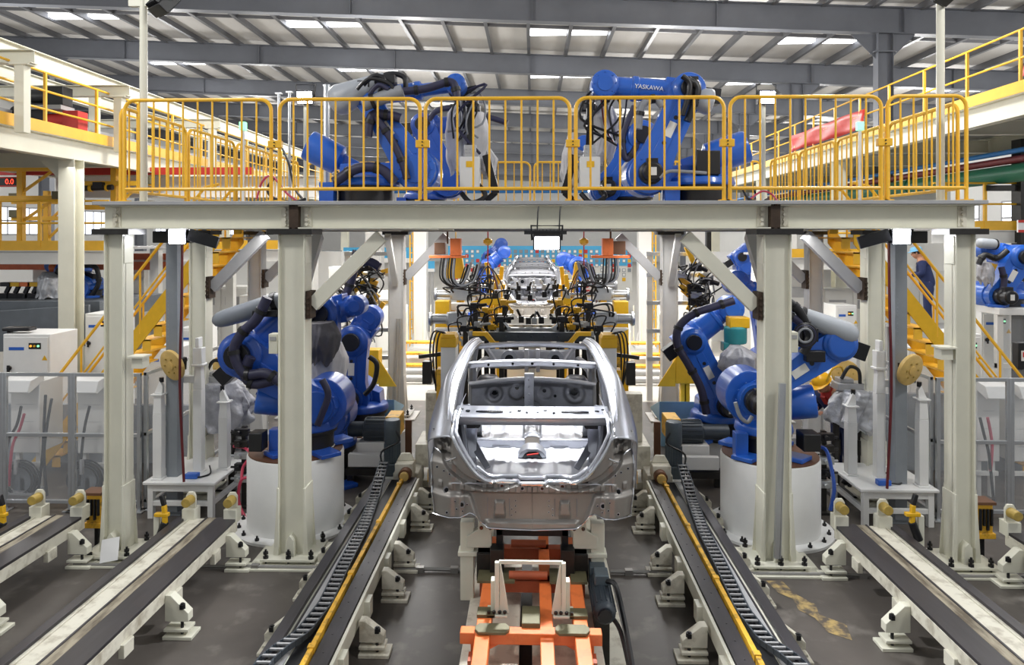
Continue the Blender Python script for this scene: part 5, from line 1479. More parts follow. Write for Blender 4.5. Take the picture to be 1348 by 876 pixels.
covered_tool(-1, 'left', 290, [(270, 312, 502), (262, 320, 514), (258, 328, 532), (262, 330, 548), (278, 322, 560)], 'cloth')
covered_tool(1, 'right', 1118, [(1106, 1150, 511), (1100, 1156, 521), (1093, 1156, 538), (1091, 1152, 553), (1122, 1150, 566)], 'foil')
# tan fibre discs
def fibre_disc(px_, py_, Y, r, ax, label, stem=None):
    p = at(px_, py_, Y); a = Vector(ax).normalized()
    t = thing('fibre_disc', label, 'disc', p)
    b = MB(); b.lathe(p - a * .03, a, [(r * .92, 0), (r, .012), (r, .05), (r * .92, .062), (r * .3, .064)], n=36); b.build('disc', 'tan', t)
    b = MB()
    b.lathe(p - a * .045, a, [(r * .14, 0), (r * .28, .004), (r * .28, .03)], n=20); b.build('hub', 'tan', t, bevel=.003)
    for k in range(6):
        f_ = frame(a); c = p - a * .034 + (f_[0] * math.cos(k * PI / 3) + f_[1] * math.sin(k * PI / 3)) * r * .5
        b = MB(); b.cyl(c, c - a * .01, .012, n=8); b.build('bolt', 'brass', t)
    b = MB()
    e = Vector(stem) if stem else p + a * .3
    b.bar(p + a * .03, p + a * .2, .05, .05); b.bar(p + a * .18, e, .05, .06); b.build('arm', 'dark_steel', t)
fibre_disc(227, 481, 8.8, .2, (.42, .85, .25), 'round tan fibre disc above the outer post of the left table', stem=(-4.47, 9.0, 1.84))
fibre_disc(1198, 487, 8.8, .2, (-.42, .85, .25), 'round tan fibre disc above the outer post of the right table', stem=(4.60, 9.0, 1.80))
fibre_disc(293, 486, 10.25, .19, (-.3, 1, -.2), 'tan fibre disc half hidden behind the grey tool head at left')
fibre_disc(1113, 492, 10.25, .19, (.3, 1, -.2), 'tan fibre disc half hidden behind the silver-covered tool at right')
cable([at(1094, 492, 9.9), at(1088, 502, 9.85), at(1096, 486, 9.8), at(1108, 484, 9.85), at(1110, 500, 9.9)], .012, 'yellow_bright', 'thin yellow cable looping beside the worker in the yellow helmet')
# nut runners resting at rail ends
for px_, py_, s, lab in ((215, 690, -1, 'between the two left rail ends'), (2, 690, -1, 'at the far left edge of the photo'), (1203, 690, 1, 'beside the right rail end')):
    Y = 7.55
    p = at(px_, py_, Y)
    t = thing('grease_gun', 'yellow and black hand tool hung %s' % lab, 'tool', p)
    b = MB(); b.cyl(p + Vector((s * .05, 0, -.17)), p + Vector((-.02 * s, 0, .02)), .045, .04, n=14); b.build('barrel', 'blackmetal', t, bevel=.006)
    b = MB(); b.bar(p + Vector((-.02 * s, 0, .0)), p + Vector((-.01 * s, 0, .20)), .045, .05); b.bx(p.x - .09, p.x + .06, Y - .03, Y + .03, p.z + .08, p.z + .12); b.build('grip', 'yellow_bright', t, bevel=.008)
    b = MB(); b.bar(p + Vector((-.01 * s, 0, .20)), p + Vector((.02 * s, 0, .31)), .04, .05); b.build('trigger', 'black', t, bevel=.006)
    b = MB(); b.bx(p.x + s * .08 - .03, p.x + s * .08 + .03, Y - .0, Y + .06, 0, p.z + .08); b.bx(p.x + s * .08 - .09, p.x + s * .08 + .09, Y - .05, Y + .12, 0, .02); b.build('holder', 'cream', t, bevel=.004)
# little boxed valve units by the outer columns
for px_, lab in ((128, 'left'), (1292, 'right')):
    p = at(px_, 665, 8.0)
    t = thing('valve_box', 'small brown-topped valve box clamped beside the %s outer column' % lab, 'valve box', (p.x, 8.0, 0))
    b = MB(); b.bx(p.x - .13, p.x + .1, 7.9, 8.1, .60, .63); b.build('lid', 'brown', t)
    b = MB(); b.bx(p.x - .08, p.x + .08, 7.93, 8.07, .27, .6)
    b.bx(p.x - .11, p.x + .11, 7.92, 8.08, .22, .28); b.build('frame', 'yellow_worn', t, bevel=.006)
    b = MB()
    for k in range(4): b.cyl((p.x - .06 + .04 * k, 7.92, .32 + .05 * (k % 2)), (p.x - .06 + .04 * k, 7.92, .55), .016, n=8)
    b.bx(p.x - .02, p.x + .02, 7.98, 8.02, 0, .25); b.build('valves', 'blackmetal', t)
# ================================================================== both sides of the cell
SIDE = {-1: 'left', 1: 'right'}
def fence_panel(x0, y0, x1, y1, label, z0=.12, z1=1.78, zm=.98, w=.045, hazy='acrylic', group='clear guard fence panels'):
    p, q = Vector((x0, y0, 0)), Vector((x1, y1, 0))
    u = (q - p).normalized()
    t = thing('guard_fence', label, 'fence', p, group)
    for c in (p + u * w * .5, q - u * w * .5):
        b = MB(); b.box((c.x, c.y, z1 / 2), (w, w, z1), rz=math.atan2(u.y, u.x)); b.box((c.x, c.y, .01), (.14, .14, .02)); b.build('post', 'alu', t, bevel=.004)
    for z in (z0, zm, z1 - w / 2):
        b = MB(); b.bar(p + Vector((0, 0, z)), q + Vector((0, 0, z)), w * .8, w); b.build('rail', 'alu', t, bevel=.003)
    for za, zb in ((z0 + w / 2, zm - w / 2), (zm + w / 2, z1 - w)):
        b = MB(); b.bar((p + u * w) + Vector((0, 0, (za + zb) / 2)), (q - u * w) + Vector((0, 0, (za + zb) / 2)), .005, zb - za); b.build('clear_sheet', hazy, t)
    return t
FYL = 8.98
for s in (-1, 1):
    nm = SIDE[s]
    xs = [5.02, 5.92, 6.82, 7.72, 8.62]
    words = ['nearest the outer column', 'second from the outer column', 'third from the outer column', 'outermost']
    for i in range(4):
        fence_panel(s * xs[i], FYL, s * xs[i + 1], FYL, 'clear sheet guard fence panel on the %s front, %s' % (nm, words[i]), hazy='hazy')
    for i in range(3):
        fence_panel(s * 5.0, FYL + .06 + 1.35 * i, s * 5.0, FYL + 1.38 + 1.35 * i, 'clear guard fence panel running back beside the %s table, %s' % (nm, ['first', 'second', 'third'][i]), hazy='hazy')
    fence_panel(s * 5.05, 13.2, s * 5.05, 14.6, 'clear guard fence panel beyond the %s stairs' % nm, hazy='hazy')
# ---- cabinets with hoods and hoses behind the fence
def hood_unit(px0, px1, label, s):
    Y = 9.75
    a, c = at(px0, 500, Y), at(px1, 500, Y)
    t = thing('service_cabinet', label, 'cabinet', ((a.x + c.x) / 2, Y, 0))
    b = MB(); b.bx(a.x, c.x, Y, Y + .5, .5, 1.50); b.build('body', 'offwhite', t, bevel=.01)
    b = MB(); b.prism([(0, 1.50), (0, 1.60), (.28, 1.55), (.34, 1.40), (.30, 1.38)], (a.x, Y + .1, 0), (0, -1, 0), (0, 0, 1), (1, 0, 0), 0, c.x - a.x); b.build('hood', 'white', t, bevel=.008)
    b = MB(); b.bx(a.x + .03, a.x + .09, Y + .05, Y + .12, 0, .55); b.bx(c.x - .09, c.x - .03, Y + .05, Y + .12, 0, .55); b.bx(a.x, c.x, Y + .02, Y + .06, .3, .36); b.build('stand', 'offwhite', t, bevel=.004)
    b = MB()
    for k in range(3): b.bx(a.x + .08, c.x - .08, Y - .004, Y, .7 + .24 * k, .705 + .24 * k)
    b.build('door_seam', 'steel_grey', t)
for px0, px1, s, lab in ((14, 52, -1, 'white hooded cabinet behind the left fence, nearer the left edge'), (102, 140, -1, 'white hooded cabinet behind the left fence, beside the outer column'),
                         (1286, 1316, 1, 'white hooded cabinet behind the right fence, beside the outer column'), (1330, 1365, 1, 'white hooded cabinet behind the right fence, cut by the right edge')):
    hood_unit(px0, px1, lab, s)
for px_, s, lab in ((26, -1, 'at the left edge'), (112, -1, 'next to the left outer column')):
    c = at(px_, 632, 9.55)
    t = thing('hose_coil', 'round coil of dark hose behind the left fence ' + lab, 'hose coil', (c.x, 9.55, 0))
    for k in range(6):
        b = MB(); r = .19 + .014 * k
        b.tube([c + Vector((math.cos(2 * PI * i / 24) * r, -.03 + .03 * (k % 3), math.sin(2 * PI * i / 24) * r)) for i in range(25)], .013, n=6, cap=False); b.build('loop', 'black', t)
    b = MB(); b.cyl((c.x, 9.6, c.z), (c.x, 9.66, c.z), .2, n=28); b.build('drum', 'greybox', t)
    b = MB(); b.bx(c.x - .03, c.x + .03, 9.6, 9.66, 0, c.z); b.bx(c.x - .2, c.x + .2, 9.5, 9.76, 0, .03); b.bx(c.x - .02, c.x + .02, 9.46, 9.5, c.z + .1, c.z + .3); b.build('stand', 'steel_grey', t)
for i, (pts, m, lab) in enumerate((([(28, 535), (22, 560), (10, 585), (6, 640)], 'black', 'black hose dropping from the hooded cabinet at the left edge'), ([(32, 545), (26, 565), (16, 590), (12, 640)], 'redhose', 'red hose dropping from the hooded cabinet at the left edge'),
        ([(60, 520), (58, 560), (56, 600), (50, 650)], 'black', 'thicker dark hose hanging left of the first fence post'), ([(68, 525), (62, 560), (58, 600), (62, 655)], 'black', 'dark hose hanging nearest the first fence post at left'),
        ([(118, 535), (112, 560), (108, 590), (104, 640)], 'black', 'dark hose below the hooded cabinet beside the left outer column'),
        ([(1290, 550), (1296, 575), (1302, 600), (1308, 660)], 'black', 'black hose crossing behind the right fence'), ([(1300, 550), (1304, 570), (1306, 590), (1304, 620)], 'redhose', 'red hose behind the right fence'))):
    cable([at(x, y, 9.5) for x, y in pts], .02, m, lab, 'hose', name='hose')
b = MB(); b.bx(-8.7, -5.1, 10.9, 11.0, 0, .9)
tag(b.build('machine_skirt', 'greybox'), 'low grey machine skirt panel behind the left fence', 'panel')
b = MB(); b.bx(5.1, 8.7, 10.9, 11.0, 0, 1.15)
tag(b.build('machine_skirt', 'greybox'), 'low grey machine skirt panel behind the right fence', 'panel')

# ---- robot controllers
def controller(px0, px1, pytop, Y, label, lights=True, d=.7):
    a, c = at(px0, pytop, Y), at(px1, pytop, Y)
    zt = a.z
    t = thing('robot_controller', label, 'control cabinet', ((a.x + c.x) / 2, Y, 0))
    b = MB(); b.bx(a.x, c.x, Y, Y + d, .08, zt); b.bx(a.x + .03, c.x - .03, Y + .03, Y + d - .03, 0, .08); b.build('body', 'white', t, bevel=.012)
    b = MB(); b.bx(a.x + .03, c.x - .03, Y - .015, Y, .14, zt - .05); dr = b.build('door', 'white', t, bevel=.006)
    w = c.x - a.x
    b = MB(); b.bx(a.x + w * .14, a.x + w * .46, Y - .02, Y - .015, zt - .26, zt - .21); b.build('stripe', 'blue', dr)
    b = MB(); b.bx(a.x + w * .56, a.x + w * .82, Y - .022, Y - .015, zt - .24, zt - .14); pl = b.build('switch_panel', 'black', dr, bevel=.004)
    for k, mm in enumerate(('amber_led', 'yellow_bright', 'green_led')):
        b = MB(); b.cyl((a.x + w * (.61 + .08 * k), Y - .034, zt - .19), (a.x + w * (.61 + .08 * k), Y - .02, zt - .19), .018, n=10); b.build('indicator', mm, pl)
    b = MB(); b.cyl((a.x + w * .16, Y - .05, zt - .55), (a.x + w * .16, Y - .015, zt - .55), .035, n=12); b.bx(a.x + w * .13, a.x + w * .19, Y - .06, Y - .045, zt - .62, zt - .5); b.build('handle', 'black', dr, bevel=.004)
    b = MB(); b.prism([(0, 0), (.09, 0), (.045, .08)], (a.x + w * .84, Y - .018, zt - .42), (1, 0, 0), (0, 0, 1), (0, 1, 0), -.002, .002); b.build('warning_label', 'yellow_bright', dr)
    return t
controller(4, 66, 440, 11.3, 'white robot controller with black lamp panel standing left of the yellow stairs')
controller(112, 150, 413, 13.0, 'small white controller seen behind the lower left stair rail')
controller(186, 238, 457, 12.6, 'white robot controller behind the left stairs, right of the outer column')
controller(1196, 1236, 457, 12.6, 'white robot controller with amber lamps behind the right stairs')
controller(1254, 1292, 440, 12.2, 'white robot controller right of the right outer column')
controller(1100, 1128, 402, 16.5, 'tall pale cabinet seen between the right knee brace and the rear column')
controller(236, 268, 432, 15.5, 'white cabinet seen low between the left duct and the outer rear column')
controller(1292, 1330, 410, 14.0, 'white cabinet behind the right stair rail under the far blue robot')
b = MB(); p = at(22, 436, 11.4); b.bx(p.x - .22, p.x + .24, 11.35, 11.55, p.z + .0, p.z + .06); b.bx(p.x - .18, p.x - .12, 11.4, 11.5, p.z - .04, p.z)
tag(b.build('teach_pendant', 'black', bevel=.02), 'black teach pendant lying on top of the white controller at left', 'pendant')

# ---- yellow stairs
def stairs(s):
    nm = SIDE[s]
    ynear, yfar = 10.5, 11.4
    top = at(271, 303, ynear); X = lambda x: x if s < 0 else -x
    xt, zt = top.x, 3.9
    sl = 1.27
    xb = xt - (zt) / sl + .22
    t = thing('stairs', 'yellow steel stairs climbing to the gantry deck on the %s' % nm, 'stairs', (X(xb), ynear, 0))
    zf = lambda x: zt - (xt + .22 - x) * sl - .28
    for y in (ynear, yfar):
        b = MB()
        x1_ = xt + .2; xz = lambda z: xt + .22 - (zt - .28 - z) / sl
        b.prism([(xz(-.17), 0), (xz(.17), 0), (x1_, zf(x1_) - .17), (x1_, zf(x1_) + .17), (xz(-.17), .001)], (0, y, 0), (-1 if s > 0 else 1, 0, 0), (0, 0, 1), (0, 1, 0), -.012, .012)
        b.build('stringer', 'yellow_bright', t)
    n = 17
    for k in range(n):
        z = .22 * (k + 1)
        x = xt + .22 - (zt - .28 - z) / sl
        b = MB(); b.bx(min(X(x - .04), X(x + .22)), max(X(x - .04), X(x + .22)), ynear + .012, yfar - .012, z - .02, z); b.bx(min(X(x - .04), X(x - .03)), max(X(x - .04), X(x - .03)), ynear + .012, yfar - .012, z - .07, z)
        b.bx(min(X(x + .1), X(x + .22)), max(X(x + .1), X(x + .22)), ynear + .012, ynear + .03, z - .17, z)
        b.build('tread', 'yellow', t)
    for y, nme in ((ynear, 'near'), (yfar, 'far')):
        b = MB()
        h = .95
        pa = Vector((X(xb + .35), y, zf(xb + .35) + h)); pb = Vector((X(xt - .02), y, zf(xt - .02) + h))
        b.tube([(pa.x, y, pa.z - .5), pa, pb, (X(xt + .2), y, pb.z + .05)], .024, n=8); b.build('handrail', 'yellow', t)
        for k in range(6):
            x = xb + .5 + (xt - xb - .6) * k / 5
            b = MB(); b.cyl((X(x), y, zf(x)), (X(x), y, zf(x) + h), .016, n=8); b.build('rail_post', 'yellow', t)
        b = MB(); b.tube([(X(xb + .4), y, zf(xb + .4) + .5), (X(xt), y, zf(xt) + .5)], .015, n=6); b.build('mid_rail', 'yellow', t)
stairs(-1); stairs(1)

# ---- high side mezzanines
def mezz(s, X, z, label, y0=7.5, y1=34):
    t = thing('side_mezzanine', label, 'mezzanine', (s * X, y0, 0))
    xa, xb = (s * X, s * (X + 3.2))
    lo, hi = min(xa, xb), max(xa, xb)
    b = MB(); b.ibeam((s * (X + .1), y0, z - .22), (s * (X + .1), y1, z - .22), .38, .2); b.ibeam((s * (X + 3.1), y0, z - .22), (s * (X + 3.1), y1, z - .22), .38, .2)
    fb = b.build('edge_beam', 'cream', t)
    b = MB(); b.bx(lo, hi, y0, y1, z - .03, z); b.build('deck', 'steel_grey', t)
    for k in range(9):
        y = y0 + .6 + 3.2 * k
        if y < y1:
            b = MB(); b.ibeam((s * (X + .15), y, z - .24), (s * (X + 3.05), y, z - .24), .3, .14); b.build('joist', 'cream', t)
    b = MB(); b.bx(min(xa, xa - s * .012), max(xa, xa - s * .012), y0, y1, z - .03, z + .17); b.build('kick_plate', 'yellow', t)
    for k in range(0 if s < 0 else 1, 4):
        y = 12.9 + 6.4 * k
        if y < y1:
            b = MB(); b.ibeam((s * (X + .12), y, 0), (s * (X + .12), y, z - .4), .3, .3, .02, .016, up=(0, 1, 0)); b.bx(s * (X + .12) - .25, s * (X + .12) + .25, y - .25, y + .25, 0, .03)
            b.prism([(0, 0), (.45, 0), (0, -.45)], (s * (X + .26), y, z - .4), (s, 0, 0), (0, 0, 1), (0, 1, 0), -.01, .01)
            b.build('column', 'cream', t, bevel=.004)
    for zz_ in ((.38, .7, 1.02) if s < 0 else (.55, 1.02)):
        b = MB(); b.cyl((s * (X + .02), y0, z + zz_), (s * (X + .02), y1, z + zz_), .021, n=8); b.build('hand_rail', 'yellow', t)
    k = 0; y = y0 + .2
    while y < y1:
        b = MB(); b.bx(s * (X + .02) - .022, s * (X + .02) + .022, y - .022, y + .022, z, z + 1.02); b.build('rail_post', 'yellow', t)
        y += 1.45
    return t
mezz(-1, 8.4, 5.35, 'long cream mezzanine with yellow kick plate and railing along the left side')
mezz(1, 8.1, 5.95, 'long high mezzanine with yellow railing along the right side')
# red banners on the right mezzanine railing
for i, (y0, y1, lab) in enumerate(((9.5, 11.9, 'nearest red banner tied to the right mezzanine railing'), (17.5, 22.5, 'farther red banner on the right mezzanine railing'))):
    b = MB()
    rows = [[Vector((8.08 + .03 * math.sin(7 * j + i * 3 + r), y0 + (y1 - y0) * j / 24, 6.16 + .48 * r / 4)) for j in range(25)] for r in range(5)]
    b.grid(rows); tag(b.build('banner', 'red', solid=.008), lab, 'banner')
# runway beams and hangers over the left mezzanine
for x, z, lab in ((-9.4, 6.85, 'upper cream runway beam over the left mezzanine, nearer the line'), (-11.0, 6.9, 'upper cream runway beam over the left mezzanine, farther from the line')):
    b = MB(); b.ibeam((x, 9, z), (x, 32, z), .34, .2)
    for k in range(6):
        b.bx(x - .08, x + .08, 11 + 4 * k - .08, 11 + 4 * k + .08, 5.35, z - .17)
    tag(b.build('runway_beam', 'cream'), lab, 'beam')
for k, (y, lab) in enumerate(((11.2, 'nearest'), (13.9, 'second'), (18.0, 'third'))):
    b = MB(); b.ibeam((-8.0, y, 6.42), (-11.4, y, 6.42), .22, .16); b.bx(-8.28, -8.12, y - .08, y + .08, 5.2, 6.31); b.bx(-8.36, -8.04, y - .1, y + .1, 6.28, 6.31)
    tag(b.build('portal_frame', 'cream', bevel=.004), '%s cream portal beam on a post over the left mezzanine' % lab, 'beam')
for px_, py_, m, lab in ((40, 150, 'blackmetal', 'dark conveyor motor on the left mezzanine'), (62, 128, 'black', 'black hoist trolley under the left runway beam'), (82, 160, 'red', 'red drive box on the left mezzanine behind the railing')):
    p = at(px_, py_, 13.2)
    t = thing('drive_unit', lab, 'drive', p)
    b = MB(); b.cyl((p.x - .3, 13.2, p.z), (p.x + .1, 13.2, p.z), .15, n=16); b.bx(p.x + .1, p.x + .4, 13.05, 13.35, p.z - .18, p.z + .18); b.build('motor', m, t, bevel=.01)
    b = MB(); b.bx(p.x - .3, p.x + .4, 13.0, 13.4, p.z - .26, p.z - .18); b.build('plate', 'steel_grey', t)
b = MB()
b.bx(-10.75, -9.75, 12.5, 30, 5.75, 5.9)
for k in range(9): b.bx(-10.7, -10.6, 12.8 + 2 * k, 12.9 + 2 * k, 5.35, 5.75); b.bx(-9.9, -9.8, 12.8 + 2 * k, 12.9 + 2 * k, 5.35, 5.75)
tag(b.build('conveyor', 'steel_grey'), 'grey roller conveyor running along the top of the left mezzanine', 'conveyor')

# ---- lower left platform and its yellow frames
def low_platform(s, xa, xb, y, z, label, rail_n, deck_d=2.5, rail_h=.95):
    t = thing('work_platform', label, 'platform', ((xa + xb) / 2, y, 0))
    lo, hi = min(xa, xb), max(xa, xb)
    b = MB(); b.bx(lo, hi, y, y + deck_d, z - .05, z); b.build('deck', 'steel_grey', t)
    b = MB(); b.bx(lo, hi, y - .02, y, z - .06, z + .14); b.build('kick_plate', 'yellow', t)
    b = MB(); b.ibeam((lo, y + .05, z - .2), (hi, y + .05, z - .2), .28, .14); b.build('edge_beam', 'offwhite', t)
    for zz_ in (.5, rail_h):
        b = MB(); b.cyl((lo, y, z + zz_), (hi, y, z + zz_), .022, n=8); b.build('hand_rail', 'yellow', t)
    for k in range(rail_n):
        x = lo + (hi - lo) * (k + .3) / rail_n
        b = MB(); b.bx(x - .03, x + .03, y - .03, y + .03, z, z + rail_h); b.build('rail_post', 'yellow', t)
    for x in (lo + .3, hi - .3):
        b = MB(); b.bx(x - .1, x + .1, y + deck_d - .22, y + deck_d - .02, 0, z - .05); b.build('leg', 'offwhite', t)
low_platform(-1, -14.5, -8.6, 14.2, 3.30, 'lower yellow-railed work platform left of the cream mezzanine column', 7)
low_platform(-1, -8.1, -5.6, 15.8, 3.30, 'short yellow-railed platform behind the top of the left stairs', 4)
low_platform(1, 8.6, 14.5, 15.5, 3.72, 'lower yellow-railed work platform beyond the right stairs', 7)
low_platform(1, 5.6, 8.0, 16.5, 3.1, 'short yellow-railed platform behind the right stairs', 4)
def yellow_frame(x, y, z0, z1, arm, label, z_arms=(.5, .8)):
    t = thing('jig_mast', label, 'frame', (x, y, z0))
    b = MB(); b.bx(x - .06, x + .06, y - .06, y + .06, z0, z1); b.build('mast', 'yellow', t, bevel=.006)
    for f_ in z_arms:
        z = z0 + (z1 - z0) * f_
        b = MB(); b.bx(min(x - arm, x + arm * .9), max(x - arm, x + arm * .9), y - .1, y - .02, z - .05, z + .05); b.bar((x, y, z - .5), (x + arm * .6, y, z - .05), .05, .05); a_ = b.build('arm', 'yellow', t, bevel=.004)
        b = MB(); b.bx(x + arm * .7, x + arm * .95, y - .18, y + .05, z - .02, z + .14); b.bx(x - arm, x - arm * .75, y - .18, y + .05, z + .02, z + .2); b.build('clamp', 'olive', a_, bevel=.006)
    return t
for px_, Y, za, zb, arm, lab in ((28, 14.6, 3.3, 5.35, 1.1, 'yellow jig mast with two crossarms in front of the red number display'), (151, 15.0, 3.3, 5.0, .9, 'yellow jig mast left of the gantry guard rails, above the stair platform'),
                       (62, 16.5, 3.3, 4.6, .8, 'yellow jig mast farther back near the cream mezzanine column'), (1308, 16.4, 2.6, 3.7, .9, 'yellow jig mast under the right platform above the far blue robot')):
    p = at(px_, 250, Y)
    yellow_frame(p.x, Y, za, zb, arm, lab)
# red number display
def display(px0, px1, py0, py1, Y, txt, label):
    a, c = at(px0, py1, Y), at(px1, py0, Y)
    t = thing('number_display', label, 'display', ((a.x + c.x) / 2, Y, a.z))
    b = MB(); b.bx(a.x, c.x, Y, Y + .1, a.z, c.z); b.build('housing', 'black', t)
    b = MB()
    for x0, x1, z0, z1 in ((a.x, c.x, a.z, a.z + .025), (a.x, c.x, c.z - .025, c.z), (a.x, a.x + .025, a.z, c.z), (c.x - .025, c.x, a.z, c.z), ((a.x * .3 + c.x * .7) - .3, (a.x * .3 + c.x * .7) - .28, a.z, c.z)):
        b.bx(x0, x1, Y - .012, Y, z0, z1)
    b.build('red_border', 'red', t)
    text('digits', txt, (c.z - a.z) * .75, 'led_red', (c.x - .26, Y - .006, (a.z + c.z) / 2), (1, 0, 0), (0, 0, 1), t)
M['led_red'] = mat('red_led_digits', '#ff4030', .4, 0, 0, emit='#ff4a30', estr=2.0)
display(-22, 28, 233, 246, 15.2, '0.0', 'black number display with red border reading 0.0 at the far left')
display(-26, 22, 184, 194, 15.2, '0.0', 'upper black number display with red digits at the far left')
# red overhead crane rail + white beam with number plate
b = MB(); b.bar((-14, 15.6, 4.98), (-6.2, 15.6, 4.98), .1, .16)
for k in range(20): b.bar((-14 + .4 * k, 15.6, 4.9), (-13.8 + .4 * k, 15.6, 5.06), .02, .02)
tag(b.build('crane_rail', 'red'), 'red overhead rail crossing under the left mezzanine', 'rail')
t = thing('white_girder', 'white girder with a number plate reading 2 under the left mezzanine', 'girder', (-10, 15.9, 4.4))
b = MB(); b.ibeam((-11.2, 16.4, 4.68), (-5.0, 16.4, 4.68), .5, .3); b.build('beam', 'offwhite', t)
a = at(53, 220, 16.2); b = MB(); b.bx(a.x - .18, a.x + .14, 16.18, 16.24, a.z - .12, a.z + .14); npl = b.build('number_plate', 'white', t)
text('number', '2', .2, 'black', (a.x - .02, 16.176, a.z + .01), (1, 0, 0), (0, 0, 1), t)
b = MB(); a = at(62, 205, 16.0); b.bx(a.x - .5, a.x + .3, 15.9, 16.3, a.z + .05, a.z + .6); tag(b.build('drive_box', 'offwhite', bevel=.01), 'pale boxed drive hanging beside the number 2 girder', 'box')
t = thing('nut_runner', 'black tool with yellow rings slung on the jig arm above the left stairs', 'tool', at(130, 248, 14.8))
p = at(130, 248, 14.8)
b = MB(); b.cyl((p.x - .3, 14.8, p.z), (p.x + .3, 14.8, p.z + .02), .06, n=12); b.bx(p.x - .1, p.x + .1, 14.74, 14.86, p.z, p.z + .13); b.build('body', 'black', t)
b = MB(); b.cyl((p.x - .2, 14.8, p.z), (p.x - .14, 14.8, p.z), .075, n=12); b.cyl((p.x + .16, 14.8, p.z + .01), (p.x + .2, 14.8, p.z + .01), .075, n=12); b.build('ring', 'yellow_bright', t)

# ---- left machine bed with robot
b = MB(); b.bx(-13, -8.6, 14.0, 16.3, 1.85, 2.2)
b.bx(-13, -8.6, 13.9, 14.0, 1.75, 2.24)
for x in (-12.5, -10.5, -8.9): b.bx(x - .12, x + .12, 14.1, 14.3, 0, 1.85)
b.prism([(0, 2.2), (0, 1.4), (-4.4, 1.1), (-4.4, 1.9)], (-8.6, 13.6, 0), (1, 0, 0), (0, 0, 1), (0, 1, 0), -.06, 0)
tag(b.build('machine_bed', 'beltgrey', bevel=.01), 'long grey machine bed behind the white controller at far left', 'machine bed')
robot('blue robot on the grey machine bed left of the cream mezzanine column', 15.4, (114, 398), (115, 378), (98, 358), (72, 350), z0=2.2, drum=(.35, .16), ew=.5, sw=.5, forearm_r=(.18, .13), hoses=[([(112, 350), (126, 352), (130, 372), (122, 388)], .05, 'black', -.3)], front_motor=False, wrist_disc=.14, tag_plate=False)
draped('silver pleated cover hanging from the robot on the grey machine bed', [(60, 72, 358), (56, 84, 366), (54, 86, 380), (52, 88, 392)], 15.0, 0, 'foil', depth=.3, seed=55)
b = MB(); p = at(72, 354, 15.2); b.lathe(p + Vector((-.05, 0, 0)), (1, 0, .2), [(.13, 0), (.14, .02), (.14, .2), (.1, .22)], n=18); tag(b.build('joint_cover', 'orange', bevel=.006), 'orange collar above the silver pleated cover at far left', 'cover')
for i, (px_, py_, m) in enumerate(((8, 388, 'black'), (20, 384, 'yellow_bright'), (33, 386, 'orange'), (44, 384, 'yellow_bright'))):
    p = at(px_, py_, 15.0)
    t = thing('clamp_fixture', ['dark clamp block at the left edge of the grey machine bed', 'yellow clamp second from the left on the grey machine bed', 'orange clamp third from the left on the grey machine bed', 'yellow clamp on the grey machine bed nearest the silver cover'][i], 'clamp', (p.x, 15.0, 2.2), 'clamps on the grey machine bed')
    b = MB(); b.bx(p.x - .12, p.x + .12, 14.9, 15.1, 2.2, 2.3); b.bar((p.x, 15, 2.3), (p.x + .1, 15, 2.5), .06, .08); b.build('base', 'blackmetal', t, bevel=.006)
    b = MB(); b.bx(p.x - .08, p.x + .16, 14.92, 15.08, 2.45, 2.54); b.build('jaw', m, t, bevel=.006)
b = MB(); b.bx(-13.5, -8.9, 17.2, 17.5, 2.95, 3.1); b.bx(-13.5, -8.9, 17.15, 17.2, 2.7, 2.9); tag(b.build('linear_rail', 'orange2'), 'long red-brown linear rail behind the robot on the grey bed', 'rail')
b = MB(); b.bx(-13.5, -8.9, 17.25, 17.55, 2.88, 2.97); b.bx(-10.0, -9.6, 17.3, 17.5, 0, 2.7); b.bx(-12.4, -12.0, 17.3, 17.5, 0, 2.7); tag(b.build('gantry_stand', 'offwhite'), 'white stand carrying the red-brown linear rail at far left', 'stand')
b = MB(); p = at(10, 340, 14.6); b.prism([(-.5, .2), (.9, .25), (.9, -.1), (-.2, -.12)], p, (1, 0, 0), (0, 0, 1), (0, 1, 0), -.2, .2); tag(b.build('tool_carriage', 'motor_dark', bevel=.01), 'dark blue-grey tool carriage under the left yellow kick plate', 'carriage')
# ---- right: robot on a white machine and pipes
robot('blue robot on the white machine beyond the right stairs, cut by the right edge', 12.9, (1322, 398), (1302, 388), (1330, 338), (1296, 328), z0=2.3, drum=(.34, .14), ew=.44, sw=.46, forearm_r=(.17, .12), hoses=[([(1288, 348), (1296, 336), (1312, 340), (1326, 330)], .05, 'black', -.4), ([(1318, 352), (1322, 370), (1318, 388)], .05, 'hose', -.4)], front_motor=True, wrist_disc=.16, blue='blue', bullet=((1286, 320), (1312, 322), .09, .09, 'cover'))
t = thing('machine_plinth', 'white machine base with dark windows carrying the right far robot', 'machine', (9.3, 12.9, 0))
b = MB(); b.bx(8.0, 11.0, 12.4, 13.9, 2.18, 2.3); b.bx(8.0, 11.0, 12.5, 13.8, 0, .5); b.build('slab', 'white', t, bevel=.01)
for x in (8.05, 8.6, 9.3, 10.0, 10.7):
    b = MB(); b.bx(x - .05, x + .05, 12.45, 12.55, .5, 2.18); b.build('post', 'offwhite', t)
for z in (1.3,):
    b = MB(); b.bx(8.0, 11.0, 12.46, 12.54, z - .04, z + .04); b.build('cross_rail', 'offwhite', t)
b = MB(); b.bx(8.0, 11.0, 12.52, 12.53, .5, 2.18); b.build('clear_sheet', 'hazy', t)
draped('grey cover on the arm of the robot at the right edge', [(1290, 1302, 346), (1288, 1306, 354), (1288, 1306, 366), (1294, 1302, 374)], 12.6, 0, 'cloth', depth=.2, seed=61)
